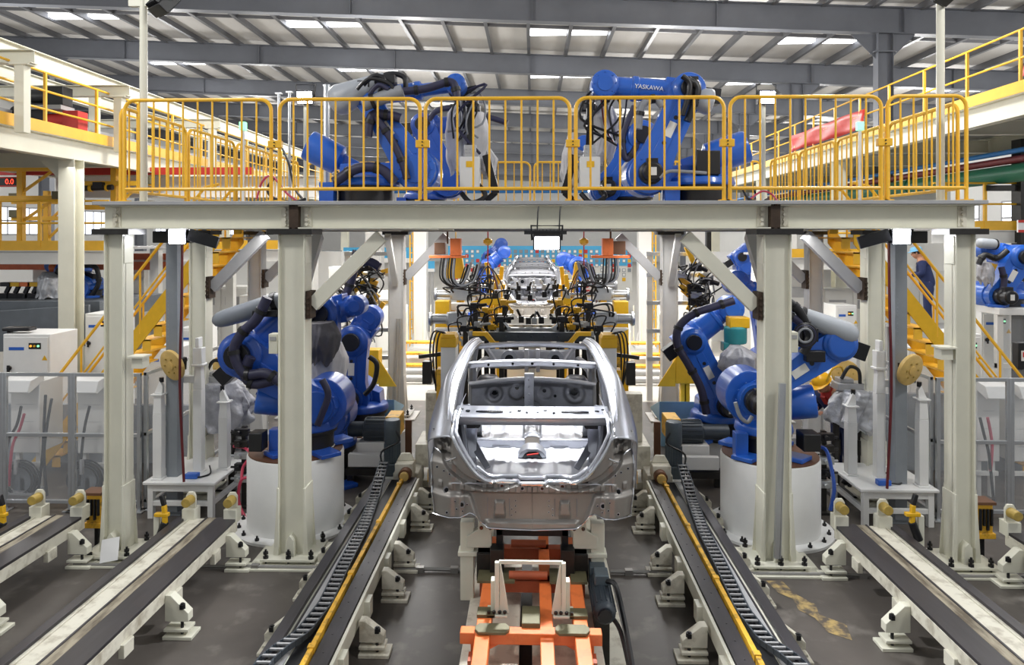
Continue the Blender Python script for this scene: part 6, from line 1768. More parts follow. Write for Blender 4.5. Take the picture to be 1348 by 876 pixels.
b = MB(); a = at(1345, 298, 14.0); b.bx(a.x - .08, a.x + .5, 13.98, 14.02, a.z - .12, a.z + .12); sg = b.build('sign', 'white'); tag(sg, 'white sign with red edges cut by the right edge below the yellow platform rail', 'sign')
b = MB(); b.bx(a.x - .08, a.x + .5, 13.97, 13.98, a.z + .07, a.z + .12); b.bx(a.x - .08, a.x + .5, 13.97, 13.98, a.z - .12, a.z - .07); b.build('red_band', 'red', sg)
b = MB(); a = at(1343, 468, 11.4); b.bx(a.x - .06, a.x + .3, 11.35, 11.5, a.z - .22, a.z + .2); dk = b.build('lockout_box', 'black', bevel=.01); tag(dk, 'black box with a red and white sticker at the right edge behind the fence', 'box')
b = MB(); b.bx(a.x - .02, a.x + .1, 11.34, 11.35, a.z - .08, a.z + .08); b.build('sticker', 'white', dk)
b = MB(); b.bx(a.x + .0, a.x + .08, 11.335, 11.34, a.z - .02, a.z + .06); b.build('sticker_mark', 'red', dk)
for z, r, m, lab in ((4.84, .19, 'green', 'thick green pipe along the right side'), (5.3, .055, 'bluepipe', 'thin blue pipe along the right side above the dark red one'), (5.12, .08, 'darkred', 'dark red pipe along the right side between the blue and the green ones')):
    b = MB(); b.cyl((10.0, 9, z), (10.0, 60, z), r, n=16)
    for k in range(7): b.cyl((10.0, 12 + 7 * k, z), (10.0, 12.1 + 7 * k, z), r * 1.12, n=16)
    tag(b.build('pipe', m), lab, 'pipe')
for k in range(4):
    y = 15.5 + 9 * k
    b = MB(); b.bx(10.35, 10.65, y - .15, y + .15, 0, 5.6); b.bx(9.7, 10.65, y - .06, y + .06, 4.5, 4.62)
    struct(b.build('pipe_support_column', 'dark_steel'))
struct(MB().bx(10.9, 11.0, 19, 44, 2.6, 5.1).build('wall_partition', 'wall'))
# ---- wing walls and machines at mid distance
def cabinet(x, y, w, d, h, label, m='offwhite', doors=2, base=.1):
    t = thing('control_cabinet', label, 'cabinet', (x, y, 0))
    b = MB(); b.bx(x - w / 2, x + w / 2, y, y + d, base, h); b.bx(x - w / 2 + .02, x + w / 2 - .02, y + .02, y + d - .02, 0, base); b.build('body', m, t, bevel=.01)
    for k in range(doors):
        xa = x - w / 2 + w * k / doors
        b = MB(); b.bx(xa + .02, xa + w / doors - .02, y - .02, y, base + .04, h - .04); dr = b.build('door', m, t, bevel=.006)
        b = MB(); b.bx(xa + w / doors - .1, xa + w / doors - .07, y - .04, y - .02, h * .48, h * .6); b.build('handle', 'black', dr)
        b = MB(); b.bx(xa + .12, xa + w / doors - .16, y - .024, y - .02, h * .78, h * .88); b.build('vent_panel', 'steel_grey', dr)
    return t
cabinet(-6.3, 16.9, 1.5, .6, 2.1, 'pale two-door cabinet far behind the left outer bay')
cabinet(-5.0, 19.0, 1.0, .6, 2.7, 'tall white cabinet seen above the left bullet cover')
cabinet(-8.2, 18.5, 1.4, .6, 2.2, 'pale cabinet behind the left stairs, far back')
cabinet(6.2, 17.6, 1.3, .6, 2.6, 'tall pale cabinet far behind the right knee brace')
cabinet(8.0, 18.0, 1.4, .6, 2.2, 'pale cabinet far behind the right stairs')
cabinet(4.9, 21.5, 1.0, .6, 2.0, 'pale cabinet right of the far white pillar')
cabinet(-4.6, 20.8, 1.3, .6, 1.9, 'pale cabinet left of the far white pillar')
cabinet(3.05, 30.5, 1.0, .6, 1.9, 'grey-white cabinet below the right end of the card board', 'greybox', 1)
cabinet(-3.0, 30.5, 1.2, .6, 1.6, 'white sloped-top cabinet below the left end of the card board', 'offwhite', 1)
for xa, xb, y, h, lab in ((-20, -5.2, 24, 3.0, 'l'), (5.4, 20, 24, 3.0, 'r')):
    b = MB(); b.bx(xa, xb, y, y + .12, 0, h)
    for k in range(int((xb - xa) / 1.5) + 1): b.bx(xa + 1.5 * k - .03, xa + 1.5 * k + .03, y - .03, y, 0, h)
    struct(b.build('wall_partition', 'wall'))
for i, (x, y, w, lab) in enumerate(((-7.0, 22.0, .5, 'white square column far behind the left stairs'), (-5.9, 26.5, .6, 'broad white column far behind the left bay'), (5.7, 25, .55, 'white square column far behind the right second robot'), (7.4, 21, .5, 'white square column far behind the right stairs'))):
    b = MB(); b.bx(x - w / 2, x + w / 2, y - w / 2, y + w / 2, 0, 4.2); b.bx(x - w * .7, x + w * .7, y - w * .7, y + w * .7, 0, .1)
    tag(b.build('column_post', 'offwhite', bevel=.01), lab, 'column')
# ================================================================== beyond the car: clamping station and far hall
# white clamp towers flanking the shell
for s in (-1, 1):
    nm = SIDE[s]
    cx = at(591 if s < 0 else 801, 480, 9.5).x
    t = thing('clamp_tower', 'white clamp tower with a yellow cap on the %s side of the car body' % nm, 'tower', (cx, 9.5, 0))
    b = MB(); b.bx(cx - .10, cx + .10, 9.42, 9.75, .0, 2.06); b.build('body', 'white', t, bevel=.008)
    b = MB(); b.bx(cx - .105, cx + .105, 9.40, 9.76, 2.06, 2.18); b.prism([(-.105, 0), (.105, 0), (.08, .05), (-.08, .05)], (cx, 9.42, 2.18), (1, 0, 0), (0, 0, 1), (0, 1, 0), 0, .3); b.build('cap', 'yellow_bright', t, bevel=.006)
    b = MB(); b.bx(cx + s * .14 - .03, cx + s * .14 + .03, 9.5, 9.7, .9, 1.75); b.build('side_strip', 'yellow_worn', t, bevel=.005)
    b = MB(); b.bar((cx + s * .1, 9.55, 1.95), (cx + s * .42, 9.6, 1.9), .05, .05); b.bx(cx + s * .3 - .06, cx + s * .3 + .06, 9.5, 9.65, 1.55, 1.85); b.build('side_bracket', 'dark_steel', t, bevel=.005)
    for k in range(3):
        b = MB(); b.tube([(cx + s * .02, 9.55, 2.2), (cx + s * (.12 + .05 * k), 9.5 + .06 * k, 2.24), (cx + s * (.17 + .05 * k), 9.5 + .05 * k, 1.95), (cx + s * (.16 + .02 * k), 9.55, 1.35 + .1 * k)], .012, n=6, smooth=5); b.build('hose', 'black', t)
# clamping slides (mirrored pairs)
def clamp_slide(s, pxb, pxr, py, Y, label, arm=True, yarm=None):
    """grey air cylinder with block and rod on a white wedge plate, yellow swing arm"""
    m_ = lambda px: px if s < 0 else 2 * 700 - px
    p = at(m_(pxb), py, Y); q = at(m_(pxr), py, Y)
    u = Vector((1, 0, 0)) if s < 0 else Vector((-1, 0, 0))
    L = abs(q.x - p.x)
    t = thing('clamp_slide', label, 'clamp', (p.x, Y, p.z))
    b = MB(); b.lathe(p, u, [(.11, 0), (.12, .02), (.12, .05), (.085, .06), (.085, .30), (.12, .31), (.12, .36)], n=18)
    for k in range(4):
        a = PI / 4 + k * PI / 2
        b.cyl(p + u * .02 + Vector((0, .09 * math.cos(a), .09 * math.sin(a))), p + u * .34 + Vector((0, .09 * math.cos(a), .09 * math.sin(a))), .012, n=6)
    b.build('air_cylinder', 'alu', t)
    c = p + u * .5
    b = MB(); b.bx(c.x - .16, c.x + .16, Y - .12, Y + .12, c.z - .1, c.z + .12); b.build('guide_block', 'alu', t, bevel=.008)
    b = MB(); b.cyl(p + u * .6, q, .035, n=10); b.cyl(p + u * .66, p + u * .78, .06, n=12); b.build('rod', 'chrome', t)
    b = MB(); b.bx(q.x - .06, q.x + .06, Y - .08, Y + .06, q.z - .09, q.z + .09); b.build('rod_end', 'alu', t, bevel=.006)
    b = MB(); b.prism([(.1, -.16), (1.0, -.16), (.95, -.29), (.35, -.29)], p, u, (0, 0, 1), (0, 1, 0), -.10, .12); b.build('wedge_plate', 'white', t, bevel=.004)
    if arm:
        b = MB(); a0 = p + u * .7
        b.prism([(0, -.12), (.25, -.07), (.62, -.05), (.70, -.12), (.72, -.28), (.64, -.29), (.60, -.17), (.25, -.19), (0, -.24)], a0, u, (0, 0, 1), (0, 1, 0), -.14, -.06); b.build('swing_arm', 'yellow_bright', t, bevel=.006)
    b = MB(); b.bx((p + u * .3).x - .08, (p + u * .3).x + .08, Y, Y + .16, 0, p.z - .29)
    b.build('stand', 'yellow_worn', t, bevel=.005)
    rnd = random.Random(int(pxb + py + s))
    for k in range(6):
        b = MB(); x0 = p + u * rnd.uniform(.3, 1.1); x1 = p + u * rnd.uniform(.6, L)
        b.tube([x0 + Vector((0, -.12, .05)), x0 + Vector((rnd.uniform(-.1, .1), -.18, rnd.uniform(.12, .28))), x1 + Vector((0, -.16, rnd.uniform(.0, .25))), x1 + Vector((0, -.1, -.1))], .016, n=6, smooth=5); b.build('hose', 'black', t)
    for k in range(4):
        c = p + u * (1.15 + .22 * k) + Vector((0, -.05, rnd.uniform(-.04, .02)))
        b = MB(); b.bx(c.x - .045, c.x + .045, Y - .14, Y - .02, c.z - .06, c.z + .05); b.bar(c, c + Vector((rnd.uniform(-.1, .1), -.05, rnd.uniform(.1, .2))), .03, .04); b.build('valve', rnd.choice(['blackmetal', 'alu', 'dark_steel']), t, bevel=.006)
for s in (-1, 1):
    nm = SIDE[s]
    clamp_slide(s, 572, 655, 388, 13.4, 'upper %s clamp slide with grey air cylinder and yellow swing arm above the car' % nm)
    clamp_slide(s, 565, 660, 420, 12.2, 'lower %s clamp slide with grey air cylinder, nearest above the car' % nm)
    clamp_slide(s, 588, 650, 377, 15.6, 'rear %s clamp slide with grey cylinder behind the upper one' % nm, arm=False)
    # yellow jig posts
    for k, (px_, Y, za, zb) in enumerate(((645, 15.8, 1.5, 2.95), (652, 15.4, 1.5, 2.7), (658, 15.9, 1.5, 2.85))):
        px__ = px_ if s < 0 else 1400 - px_
        p = at(px__, 370, Y)
        b = MB(); b.bar((p.x - s * .1, Y, 0), (p.x, Y, zb - .4), .10, .12, up=(0, 1, 0)); b.bar((p.x, Y, zb - .45), (p.x + s * (-.05 if k else .08), Y, zb), .09, .1, up=(0, 1, 0)); b.bx(p.x - .12, p.x + .12, Y - .1, Y + .1, zb - .5, zb - .4)
        tag(b.build('jig_post', 'yellow_bright', bevel=.006), '%s yellow jig post on the %s of the second body shell' % (['outer', 'middle', 'inner'][k], nm), 'post')
    # yellow frame column of the station with trusses
    px__ = 583 if s < 0 else 817
    p = at(px__, 420, 13.0)
    t = thing('station_column', 'yellow station column behind the %s clamp slides' % nm, 'column', (p.x, 13.0, 0))
    b = MB(); b.bx(p.x - .13, p.x + .13, 12.9, 13.2, 0, 2.35); b.build('mast', 'yellow_bright', t, bevel=.008)
    b = MB(); b.prism([(0, 0), (.5, 0), (0, -.5)], (p.x - s * .13, 13.0, 2.0), (-s, 0, 0), (0, 0, 1), (0, 1, 0), -.03, .03); b.build('gusset', 'yellow_worn', t)
    # small tooling nearest above the shell
    for k, (px_, py_, m, lab) in enumerate(((612, 432, 'blackmetal', 'dark clamp body'), (630, 427, 'alu', 'aluminium clamp body'), (648, 430, 'yellow_bright', 'yellow clamp finger'), (640, 408, 'yellow_bright', 'yellow locator arm'), (660, 420, 'blackmetal', 'dark locator head'), (625, 402, 'blackmetal', 'dark valve block'), (600, 440, 'white', 'white clamp bracket'), (664, 398, 'yellow_worn', 'worn yellow hook'))):
        px__ = px_ if s < 0 else 1400 - px_
        Y = 11.2 + .19 * (k % 4)
        p = at(px__, py_, Y)
        t = thing('locator_unit', '%s among the tooling above the %s front of the car' % (lab, nm), 'clamp', p, 'tooling above the car')
        b = MB(); b.bx(p.x - .07, p.x + .07, Y - .06, Y + .06, p.z - .05, p.z + .04); b.cyl((p.x - s * .03, Y - .06, p.z), (p.x - s * .2, Y - .06, p.z + .02), .025, n=8); b.build('body', m, t, bevel=.008)
        b = MB(); b.bar((p.x, Y, p.z), (p.x - s * .12, Y, p.z - .14), .035, .04); b.bx(p.x - s * .12 - .03, p.x - s * .12 + .03, Y - .03, Y + .03, p.z - .19, p.z - .12); b.build('finger', 'yellow_worn' if k % 2 else 'alu', t, bevel=.005)
        b = MB(); b.bx(p.x - .04, p.x + .04, Y + .08, Y + .16, 0.0, p.z); b.build('stem', 'dark_steel', t)
        b = MB(); b.tube([(p.x + .05, Y - .05, p.z + .04), (p.x + .1, Y - .14, p.z + .2), (p.x - .1, Y - .14, p.z + .16), (p.x - .06, Y - .08, p.z - .1)], .013, n=6, smooth=5); b.build('hose', 'black', t)
# black cross beam and white tie just beyond the shell
for py_, Y, h, m, lab in ((443, 11.0, .07, 'motor_dark', 'dark cross beam just beyond the windscreen header of the nearest shell'), (436, 11.9, .06, 'alu', 'bright tie bar above the dark cross beam')):
    a, c = at(624, py_, Y), at(776, py_, Y)
    b = MB(); b.bx(a.x, c.x, Y - .05, Y + .05, a.z - h, a.z + h)
    for k in range(9): b.cyl((a.x + (c.x - a.x) * (k + .5) / 9, Y - .06, a.z + .01), (a.x + (c.x - a.x) * (k + .5) / 9, Y - .05, a.z + .01), .02, n=8)
    b.bx(a.x - .08, a.x + .02, Y - .06, Y + .06, 0, a.z); b.bx(c.x - .02, c.x + .08, Y - .06, Y + .06, 0, a.z)
    tag(b.build('cross_beam', m, bevel=.006), lab, 'beam')
for s in (-1, 1):
    px_ = 640 if s < 0 else 760
    a = at(px_, 441, 10.9)
    b = MB(); b.prism([(-.2, 0), (.02, 0), (.2, -.22), (.12, -.22), (-.02, -.06), (-.2, -.06)], (a.x, 10.8, a.z + .06), (-s, 0, 0), (0, 0, 1), (0, 1, 0), -.05, .05)
    tag(b.build('yellow_hook', 'yellow_bright', bevel=.006), 'yellow angled hook over the %s corner of the windscreen header' % SIDE[s], 'hook')
# white centre machine between the clamps and the second shell
t = thing('lift_table', 'white and black lift table under the second body shell', 'lift', (0, 16.8, 0))
b = MB(); b.bx(-.75, .75, 16.4, 18.6, .9, 1.1); b.bx(-.7, .7, 16.3, 16.4, 0, .9); b.build('body', 'offwhite', t, bevel=.01)
b = MB(); b.cyl((0, 16.15, .95), (0, 16.3, .95), .2, n=20); b.bx(-.06, .06, 16.1, 16.3, .3, .95); b.build('hub', 'alu', t)
for s in (-1, 1):
    b = MB(); b.bx(s * .45 - .14, s * .45 + .14, 16.1, 16.3, .75, 1.1); b.build('black_pad', 'black', t, bevel=.01)
b = MB()
for k in range(7): b.bx(-.6 + .2 * k - .02, -.6 + .2 * k + .02, 16.6, 16.66, 1.1, 1.45)
b.bx(-.65, .65, 16.6, 16.66, 1.40, 1.46); b.build('pin_row', 'alu', t)
# orange tool balancers hanging in the rear of the gantry
for s in (-1, 1):
    nm = SIDE[s]
    px_ = 590 if s < 0 else 803
    p = at(px_, 328, 13.4)
    t = thing('tool_balancer', 'orange hanging tool carrier with dangling hoses at the %s rear of the gantry' % nm, 'tool carrier', p)
    b = MB(); b.bx(p.x - .35, p.x + .35, 13.3, 13.5, p.z - .17, p.z - .12); b.bx(p.x - .05 - .1 * s, p.x + .15 - .1 * s, 13.28, 13.5, p.z - .12, p.z + .2); b.build('tray', 'orange', t, bevel=.006)
    b = MB(); b.bx(p.x - .25 * 1, p.x - .05, 13.3, 13.5, p.z - .1, p.z + .12) if s < 0 else b.bx(p.x + .05, p.x + .28, 13.3, 13.5, p.z - .1, p.z + .15); b.cyl((p.x, 13.3, p.z + .1), (p.x, 13.3, 3.62), .02, n=6); b.build('hoist', 'brown', t, bevel=.008)
    for k in range(6):
        e = at(px_ + (-s) * (14 + 4 * k), 372 - 3 * (k % 3), 13.4)
        b = MB(); b.tube([p + Vector((.05 * k - .12, -.05, -.15)), p + Vector((.05 * k - .14, -.06, -.55)), (e + p) / 2 + Vector((0, 0, -.42)), e + Vector((0, 0, -.05)), e + Vector((-s * .12, 0, .3))], .014 + .006 * (k % 3), n=6, smooth=6); b.build('hose', ['black', 'black', 'greyhose'][k % 3], t)
    a = at(632 if s < 0 else 779, 345, 13.6)
    t = thing('cable_tree', 'thin red-stemmed hanger with splayed cables inside the %s rear of the gantry' % nm, 'cables', a)
    b = MB(); b.cyl((a.x - .15 * s, 13.6, 3.62), (a.x - .15 * s, 13.6, 2.95), .012, n=6); b.build('stem', 'red', t)
    b = MB(); b.lathe((a.x - .15 * s, 13.6, 3.5), (0, 0, -1), [(.03, 0), (.09, .04), (.09, .1), (.03, .14)], n=14); b.build('spring_balancer', 'yellow', t)
    for k in range(8):
        an = 2 * PI * k / 8
        b = MB(); c0 = Vector((a.x - .15 * s, 13.6, 2.97)); b.tube([c0, c0 + Vector((.15 * math.cos(an), .1 * math.sin(an), -.15)), c0 + Vector((.32 * math.cos(an), .2 * math.sin(an), -.5 - .1 * (k % 3))), c0 + Vector((.28 * math.cos(an), .2 * math.sin(an), -.75))], .013, n=6, smooth=5); b.build('cable', ['black', 'greyhose', 'black', 'darkred'][k % 4], t)
b = MB(); a = at(600, 352, 14.2); b.prism([(-.13, .2), (.13, .2), (.2, -.22), (-.2, -.22)], a, (1, 0, 0), (0, 0, 1), (0, 1, 0), -.1, .1); b.cyl((a.x, 14.2, a.z + .2), (a.x, 14.2, 3.62), .012, n=6)
tag(b.build('chute', 'yellow_bright', bevel=.008), 'yellow funnel-shaped piece hanging below the left orange carrier', 'funnel')
# station trusses seen left and right of the towers: tall racks crowded with small tooling
for s in (-1, 1):
    nm = SIDE[s]
    for k in range(10):
        rnd = random.Random(100 + k * 7 + s)
        px_ = (482 + rnd.uniform(-22, 26)) if s < 0 else (912 + rnd.uniform(-24, 24))
        py_ = 352 + 9 * k
        Y = 15.05
        p = at(px_, py_, Y)
        t = thing('gun_bracket', '%s spot gun bracket from the top in the rack behind the second %s robot' % (['topmost', 'second', 'third', 'fourth', 'fifth', 'sixth', 'seventh', 'eighth', 'ninth', 'lowest'][k], nm), 'gun bracket', p, 'gun rack behind the second %s robot' % nm)
        b = MB(); b.bar(p, p + Vector((-s * rnd.uniform(.15, .4), 0, rnd.uniform(.1, .45))), .09, .1); b.build('arm', 'yellow_bright' if k % 2 == 0 else 'yellow_worn', t, bevel=.008)
        b = MB(); b.bx(p.x - .14, p.x + .1, Y - .14, Y + .02, p.z - .08, p.z + .08); b.cyl(p + Vector((-.1, -.1, .05)), p + Vector((.22, -.1, -.06)), .05, n=10); b.build('gun_body', ['blackmetal', 'alu', 'dark_steel'][k % 3], t, bevel=.01)
        b = MB(); b.cyl((p.x, Y - .05, p.z), (p.x, 15.4, p.z), .04, n=8); b.build('mount_pin', 'dark_steel', t)
        for j in range(4):
            b = MB(); b.tube([p + Vector((rnd.uniform(-.1, .1), -.1, .05)), p + Vector((rnd.uniform(-.3, .3), -.2, rnd.uniform(.0, .3))), p + Vector((rnd.uniform(-.35, .35), -.15, rnd.uniform(-.3, .1))), p + Vector((rnd.uniform(-.2, .2), 0, rnd.uniform(-.5, -.2)))], .016, n=6, smooth=5); b.build('hose', rnd.choice(['black', 'black', 'greyhose']), t)
    px_ = 498 if s < 0 else 900
    p = at(px_, 400, 15.2)
    t = thing('gun_rack', 'pale steel rack holding spot guns behind the second %s robot' % nm, 'rack', (p.x, 15.2, 0))
    for dx in (-.7, .5):
        b = MB(); b.bx(p.x + dx - .06, p.x + dx + .06, 15.3, 15.42, 0, 3.2); b.build('upright', 'offwhite', t)
    for z in (.9, 1.5, 2.1, 2.7, 3.15):
        b = MB(); b.bx(p.x - .76, p.x + .56, 15.28, 15.36, z - .04, z + .04); b.build('shelf_rail', 'alu', t)
# blue robots in the far station
robot('small far blue robot reaching up left of the second body shell', 21.5, (638, 402), (636, 372), (642, 350), (664, 332), z0=.9, drum=(.4, .3), ew=.45, sw=.5, forearm_r=(.2, .14), front_motor=False, tag_plate=False, wrist_disc=.2, blue='blue2', hoses=[([(630, 385), (626, 362), (634, 350), (646, 352)], .06, 'hose', -.4)])
robot('small far blue robot under the bright lamp right of the second body shell', 21.5, (768, 402), (767, 372), (760, 350), (742, 342), z0=.9, drum=(.4, .3), ew=.6, sw=.55, forearm_r=(.22, .16), front_motor=False, tag_plate=False, wrist_disc=.24, blue='blue2', hoses=[([(776, 385), (782, 362), (772, 348), (758, 346)], .06, 'hose', -.4)])
robot('distant blue robot left of centre beyond the far white pillar', 27.0, (638, 372), (636, 360), (644, 338), (660, 322), z0=1.4, drum=(.4, .3), ew=.5, sw=.5, forearm_r=(.2, .14), front_motor=False, tag_plate=False, wrist_disc=.25, blue='blue2')
robot('distant blue robot seen above the right knee brace', 22.4, (982, 368), (978, 352), (972, 338), (984, 330), z0=1.6, drum=(.4, .3), ew=.5, sw=.5, forearm_r=(.2, .14), front_motor=False, tag_plate=False, wrist_disc=.25, blue='blue2')
for i, (x, y, z, lab) in enumerate(((at(638, 400, 21.5).x, 21.5, .9, 'white plinth under the small far robot left of the second shell'), (at(768, 400, 21.5).x, 21.5, .9, 'white plinth under the small far robot right of the second shell'), (at(638, 400, 27).x, 27, 1.4, 'white plinth under the distant robot left of centre'), (at(982, 400, 22.4).x, 22.4, 1.6, 'white plinth under the distant robot at right'))):
    b = MB(); b.bx(x - .5, x + .5, y - .5, y + .5, 0, z); tag(b.build('plinth', 'offwhite', bevel=.02), lab, 'plinth')
# far white pillars with yellow ladders
for s, px_ in ((-1, 554), (1, 848)):
    p = fl(px_, 458)
    x, y = p.x, p.y
    t = thing('white_pillar', 'white square pillar beyond the clamping station on the %s' % SIDE[s], 'pillar', (x, y, 0))
    b = MB(); b.bx(x - .2, x + .2, y - .2, y + .2, 0, 4.6); b.build('shaft', 'offwhite', t, bevel=.01)
    b = MB(); b.bx(x - .32, x + .32, y - .32, y + .32, 0, .06)
    for sx in (-1, 1): b.prism([(0, 0), (.12, 0), (0, .5)], (x + sx * .2, y - .1, .06), (sx, 0, 0), (0, 0, 1), (0, 1, 0), -.02, .02)
    b.build('foot', 'offwhite', t)
    xl = x + s * .3
    lad = thing('ladder', 'yellow ladder rails beside the white pillar on the %s' % SIDE[s], 'ladder', (xl, y, 0))
    for dx in (-.04, .06):
        b = MB(); b.bx(xl + dx - .02, xl + dx + .02, y - .03, y + .03, 0, 4.4); b.build('side_rail', 'yellow', lad)
    b = MB()
    for k in range(14): b.bx(xl - .04, xl + .06, y - .015, y + .015, .3 + .3 * k - .015, .3 + .3 * k + .015)
    b.build('rung', 'yellow_worn', lad)
    # pale crossing kerbs and pipes on the clean floor
    for k, (yy, z, m, lab) in enumerate(((18.8, .28, 'offwhite', 'broad pale kerb'), (17.6, .16, 'steel_grey', 'grey pipe rail'), (16.9, .12, 'steel_grey', 'second grey pipe rail'))):
        x0, x1 = (s * 1.9, s * 7.5)
        lo, hi = min(x0, x1), max(x0, x1)
        b = MB()
        if k == 0: b.bx(lo, hi, yy, yy + .5, 0, z)
        else:
            b.cyl((lo, yy, z), (hi, yy, z), .08, n=10)
            for j in range(5): b.bx(lo + 1.2 * j + .2, lo + 1.2 * j + .35, yy - .1, yy + .1, 0, z)
        tag(b.build('floor_rail', m, bevel=.005 if k == 0 else 0), '%s crossing the clean floor on the %s beyond the gantry' % (lab, SIDE[s]), 'rail')
    # low yellow-railed steps at right / cream at left
    xs_ = s * 2.9
    t = thing('step_stool', 'small yellow stepped platform with pale railing inside the %s white pillar' % SIDE[s], 'steps', (xs_, 18.0, 0))
    for k in range(3):
        b = MB(); b.bx(xs_ - .45, xs_ + .45, 18.0 + .28 * k, 18.3 + .28 * k, .25 * (k + 1) - .05, .25 * (k + 1)); b.bx(xs_ - .45, xs_ - .4, 18.0 + .28 * k, 18.06 + .28 * k, 0, .25 * (k + 1)); b.bx(xs_ + .4, xs_ + .45, 18.0 + .28 * k, 18.06 + .28 * k, 0, .25 * (k + 1)); b.build('step', 'yellow_worn', t)
    b = MB()
    for dx in (-.43, .43):
        b.tube([(xs_ + dx, 18.0, .2), (xs_ + dx, 18.0, 1.1), (xs_ + dx, 18.8, 1.7), (xs_ + dx, 18.8, .7)], .02, n=6)
    for k in range(5): b.cyl((xs_ - .43 + .21 * k, 18.85, .75), (xs_ - .43 + .21 * k, 18.85, 1.7), .012, n=6)
    b.build('railing', 'cream', t)
# card board on the far side: blue header and rows of white and red cards
BY = 36.0
a, c = at(590, 384, BY), at(832, 324, BY)
t = thing('card_board', 'long wall board with blue header and rows of small white and red cards', 'board', ((a.x + c.x) / 2, BY, a.z))
b = MB(); b.bx(a.x, c.x, BY, BY + .08, a.z, c.z); b.build('panel', 'offwhite', t)
b = MB(); b.bx(a.x, c.x, BY - .02, BY, c.z - 1.0, c.z); b.build('blue_header', 'sky', t)
rnd = random.Random(4)
nx = 34
cards = {}
for i in range(nx):
    tall = rnd.random() < .3
    for j in range(7):
        if j > 4 and not tall or rnd.random() < .12: continue
        w_ = rnd.random()
        m = 'white' if w_ < .55 else 'red' if w_ < .82 else 'yellow_bright' if w_ < .86 else 'greybox'
        x = a.x + (c.x - a.x) * (i + .5) / nx; z = c.z - .28 - .235 * j
        b = MB()
        if m == 'white':
            b.bx(x - .085, x + .085, BY - .03, BY - .02, z - .09, z + .09); b.build('card', 'greybox', t)
            b = MB(); b.bx(x - .06, x + .06, BY - .035, BY - .03, z - .06, z + .06); b.build('card_face', m, t)
        else:
            b.bx(x - .085, x + .085, BY - .035, BY - .02, z - .09, z + .09); b.build('card', m, t)
for x0, x1 in ((a.x + .3, a.x + .6), (c.x - .6, c.x - .3), ((a.x + c.x) / 2 - .1, (a.x + c.x) / 2 + .1)):
    b = MB(); b.bx(x0, x1, BY + .1, BY + .2, 0, a.z + .3); b.build('leg', 'steel_grey', t)
# posters farther left and right
for px0, px1, py0, py1, Y, m, lab in ((452, 548, 326, 346, 30, 'sky', 'pale blue banner panel far left of the card board'), (838, 862, 326, 348, 30, 'sky', 'pale blue panel just right of the far white pillar'), (560, 572, 344, 358, 26, 'sky', 'small blue notice beside the left white pillar'), (424, 450, 330, 352, 27, 'greybox', 'grey screened panel above the left knee brace')):
    a, c = at(px0, py1, Y), at(px1, py0, Y)
    t = thing('notice_panel', lab, 'panel', ((a.x + c.x) / 2, Y, a.z))
    b = MB(); b.bx(a.x, c.x, Y, Y + .06, a.z, c.z); b.build('sheet', m, t)
    b = MB(); b.bx(a.x, c.x, Y - .02, Y, a.z, a.z + (c.z - a.z) * .3); b.build('white_strip', 'white', t)
    b = MB(); b.bx(a.x + .05, a.x + .15, Y + .06, Y + .15, 0, c.z); b.bx(c.x - .15, c.x - .05, Y + .06, Y + .15, 0, c.z); b.build('leg', 'steel_grey', t)
b = MB(); a = at(772, 376, 15.0); b.bx(a.x - .1, a.x + .1, 14.98, 15.0, a.z - .16, a.z + .12); sg = b.build('warning_sign', 'white'); tag(sg, 'small white sign with a red ring near the right yellow jig posts', 'sign')
b = MB(); b.tube([(a.x + .06 * math.cos(2 * PI * k / 20), 14.97, a.z + .02 + .06 * math.sin(2 * PI * k / 20)) for k in range(21)], .01, n=6); b.bx(a.x - .07, a.x + .07, 14.97, 14.98, a.z - .13, a.z - .09); b.build('red_ring', 'red', sg)
b = MB(); b.cyl((a.x, 15.02, 0), (a.x, 15.02, a.z), .02, n=6); b.build('post', 'steel_grey', sg)
# horizontal bright pipe and yellow tubs far behind the deck
b = MB(); b.cyl((-25, 95.75, 9.45), (18, 95.75, 9.45), .22, n=10)
tag(b.build('pipe', 'bluepipe'), 'thin blue pipe crossing the far wall behind the gantry guard rails', 'pipe')
# ================================================================== workers
def skin_mesh(name, verts, edges, radii, m, parent, root=0, sub=2):
    o0 = parent.location if parent is not None else Vector((0, 0, 0))
    me = bpy.data.meshes.new(name)
    me.from_pydata([tuple(Vector(v)) for v in verts], edges, [])
    o = bpy.data.objects.new(name, me); COL.objects.link(o)
    o.modifiers.new('skin', 'SKIN')
    sv = me.skin_vertices[0].data if me.skin_vertices else None
    if sv is None:
        bpy.context.view_layer.objects.active = o
    for i, r in enumerate(radii):
        rr = r if isinstance(r, tuple) else (r, r)
        me.skin_vertices[0].data[i].radius = rr
    me.skin_vertices[0].data[root].use_root = True
    k = o.modifiers.new('sub', 'SUBSURF'); k.levels = sub; k.render_levels = sub
    dg = bpy.context.evaluated_depsgraph_get()
    ev = bpy.data.meshes.new_from_object(o.evaluated_get(dg))
    ev.materials.clear(); ev.materials.append(M[m])
    ev.polygons.foreach_set('use_smooth', [True] * len(ev.polygons))
    bpy.data.objects.remove(o)
    q = bpy.data.objects.new(name, ev); COL.objects.link(q)
    if parent is not None: q.parent = parent
    return q
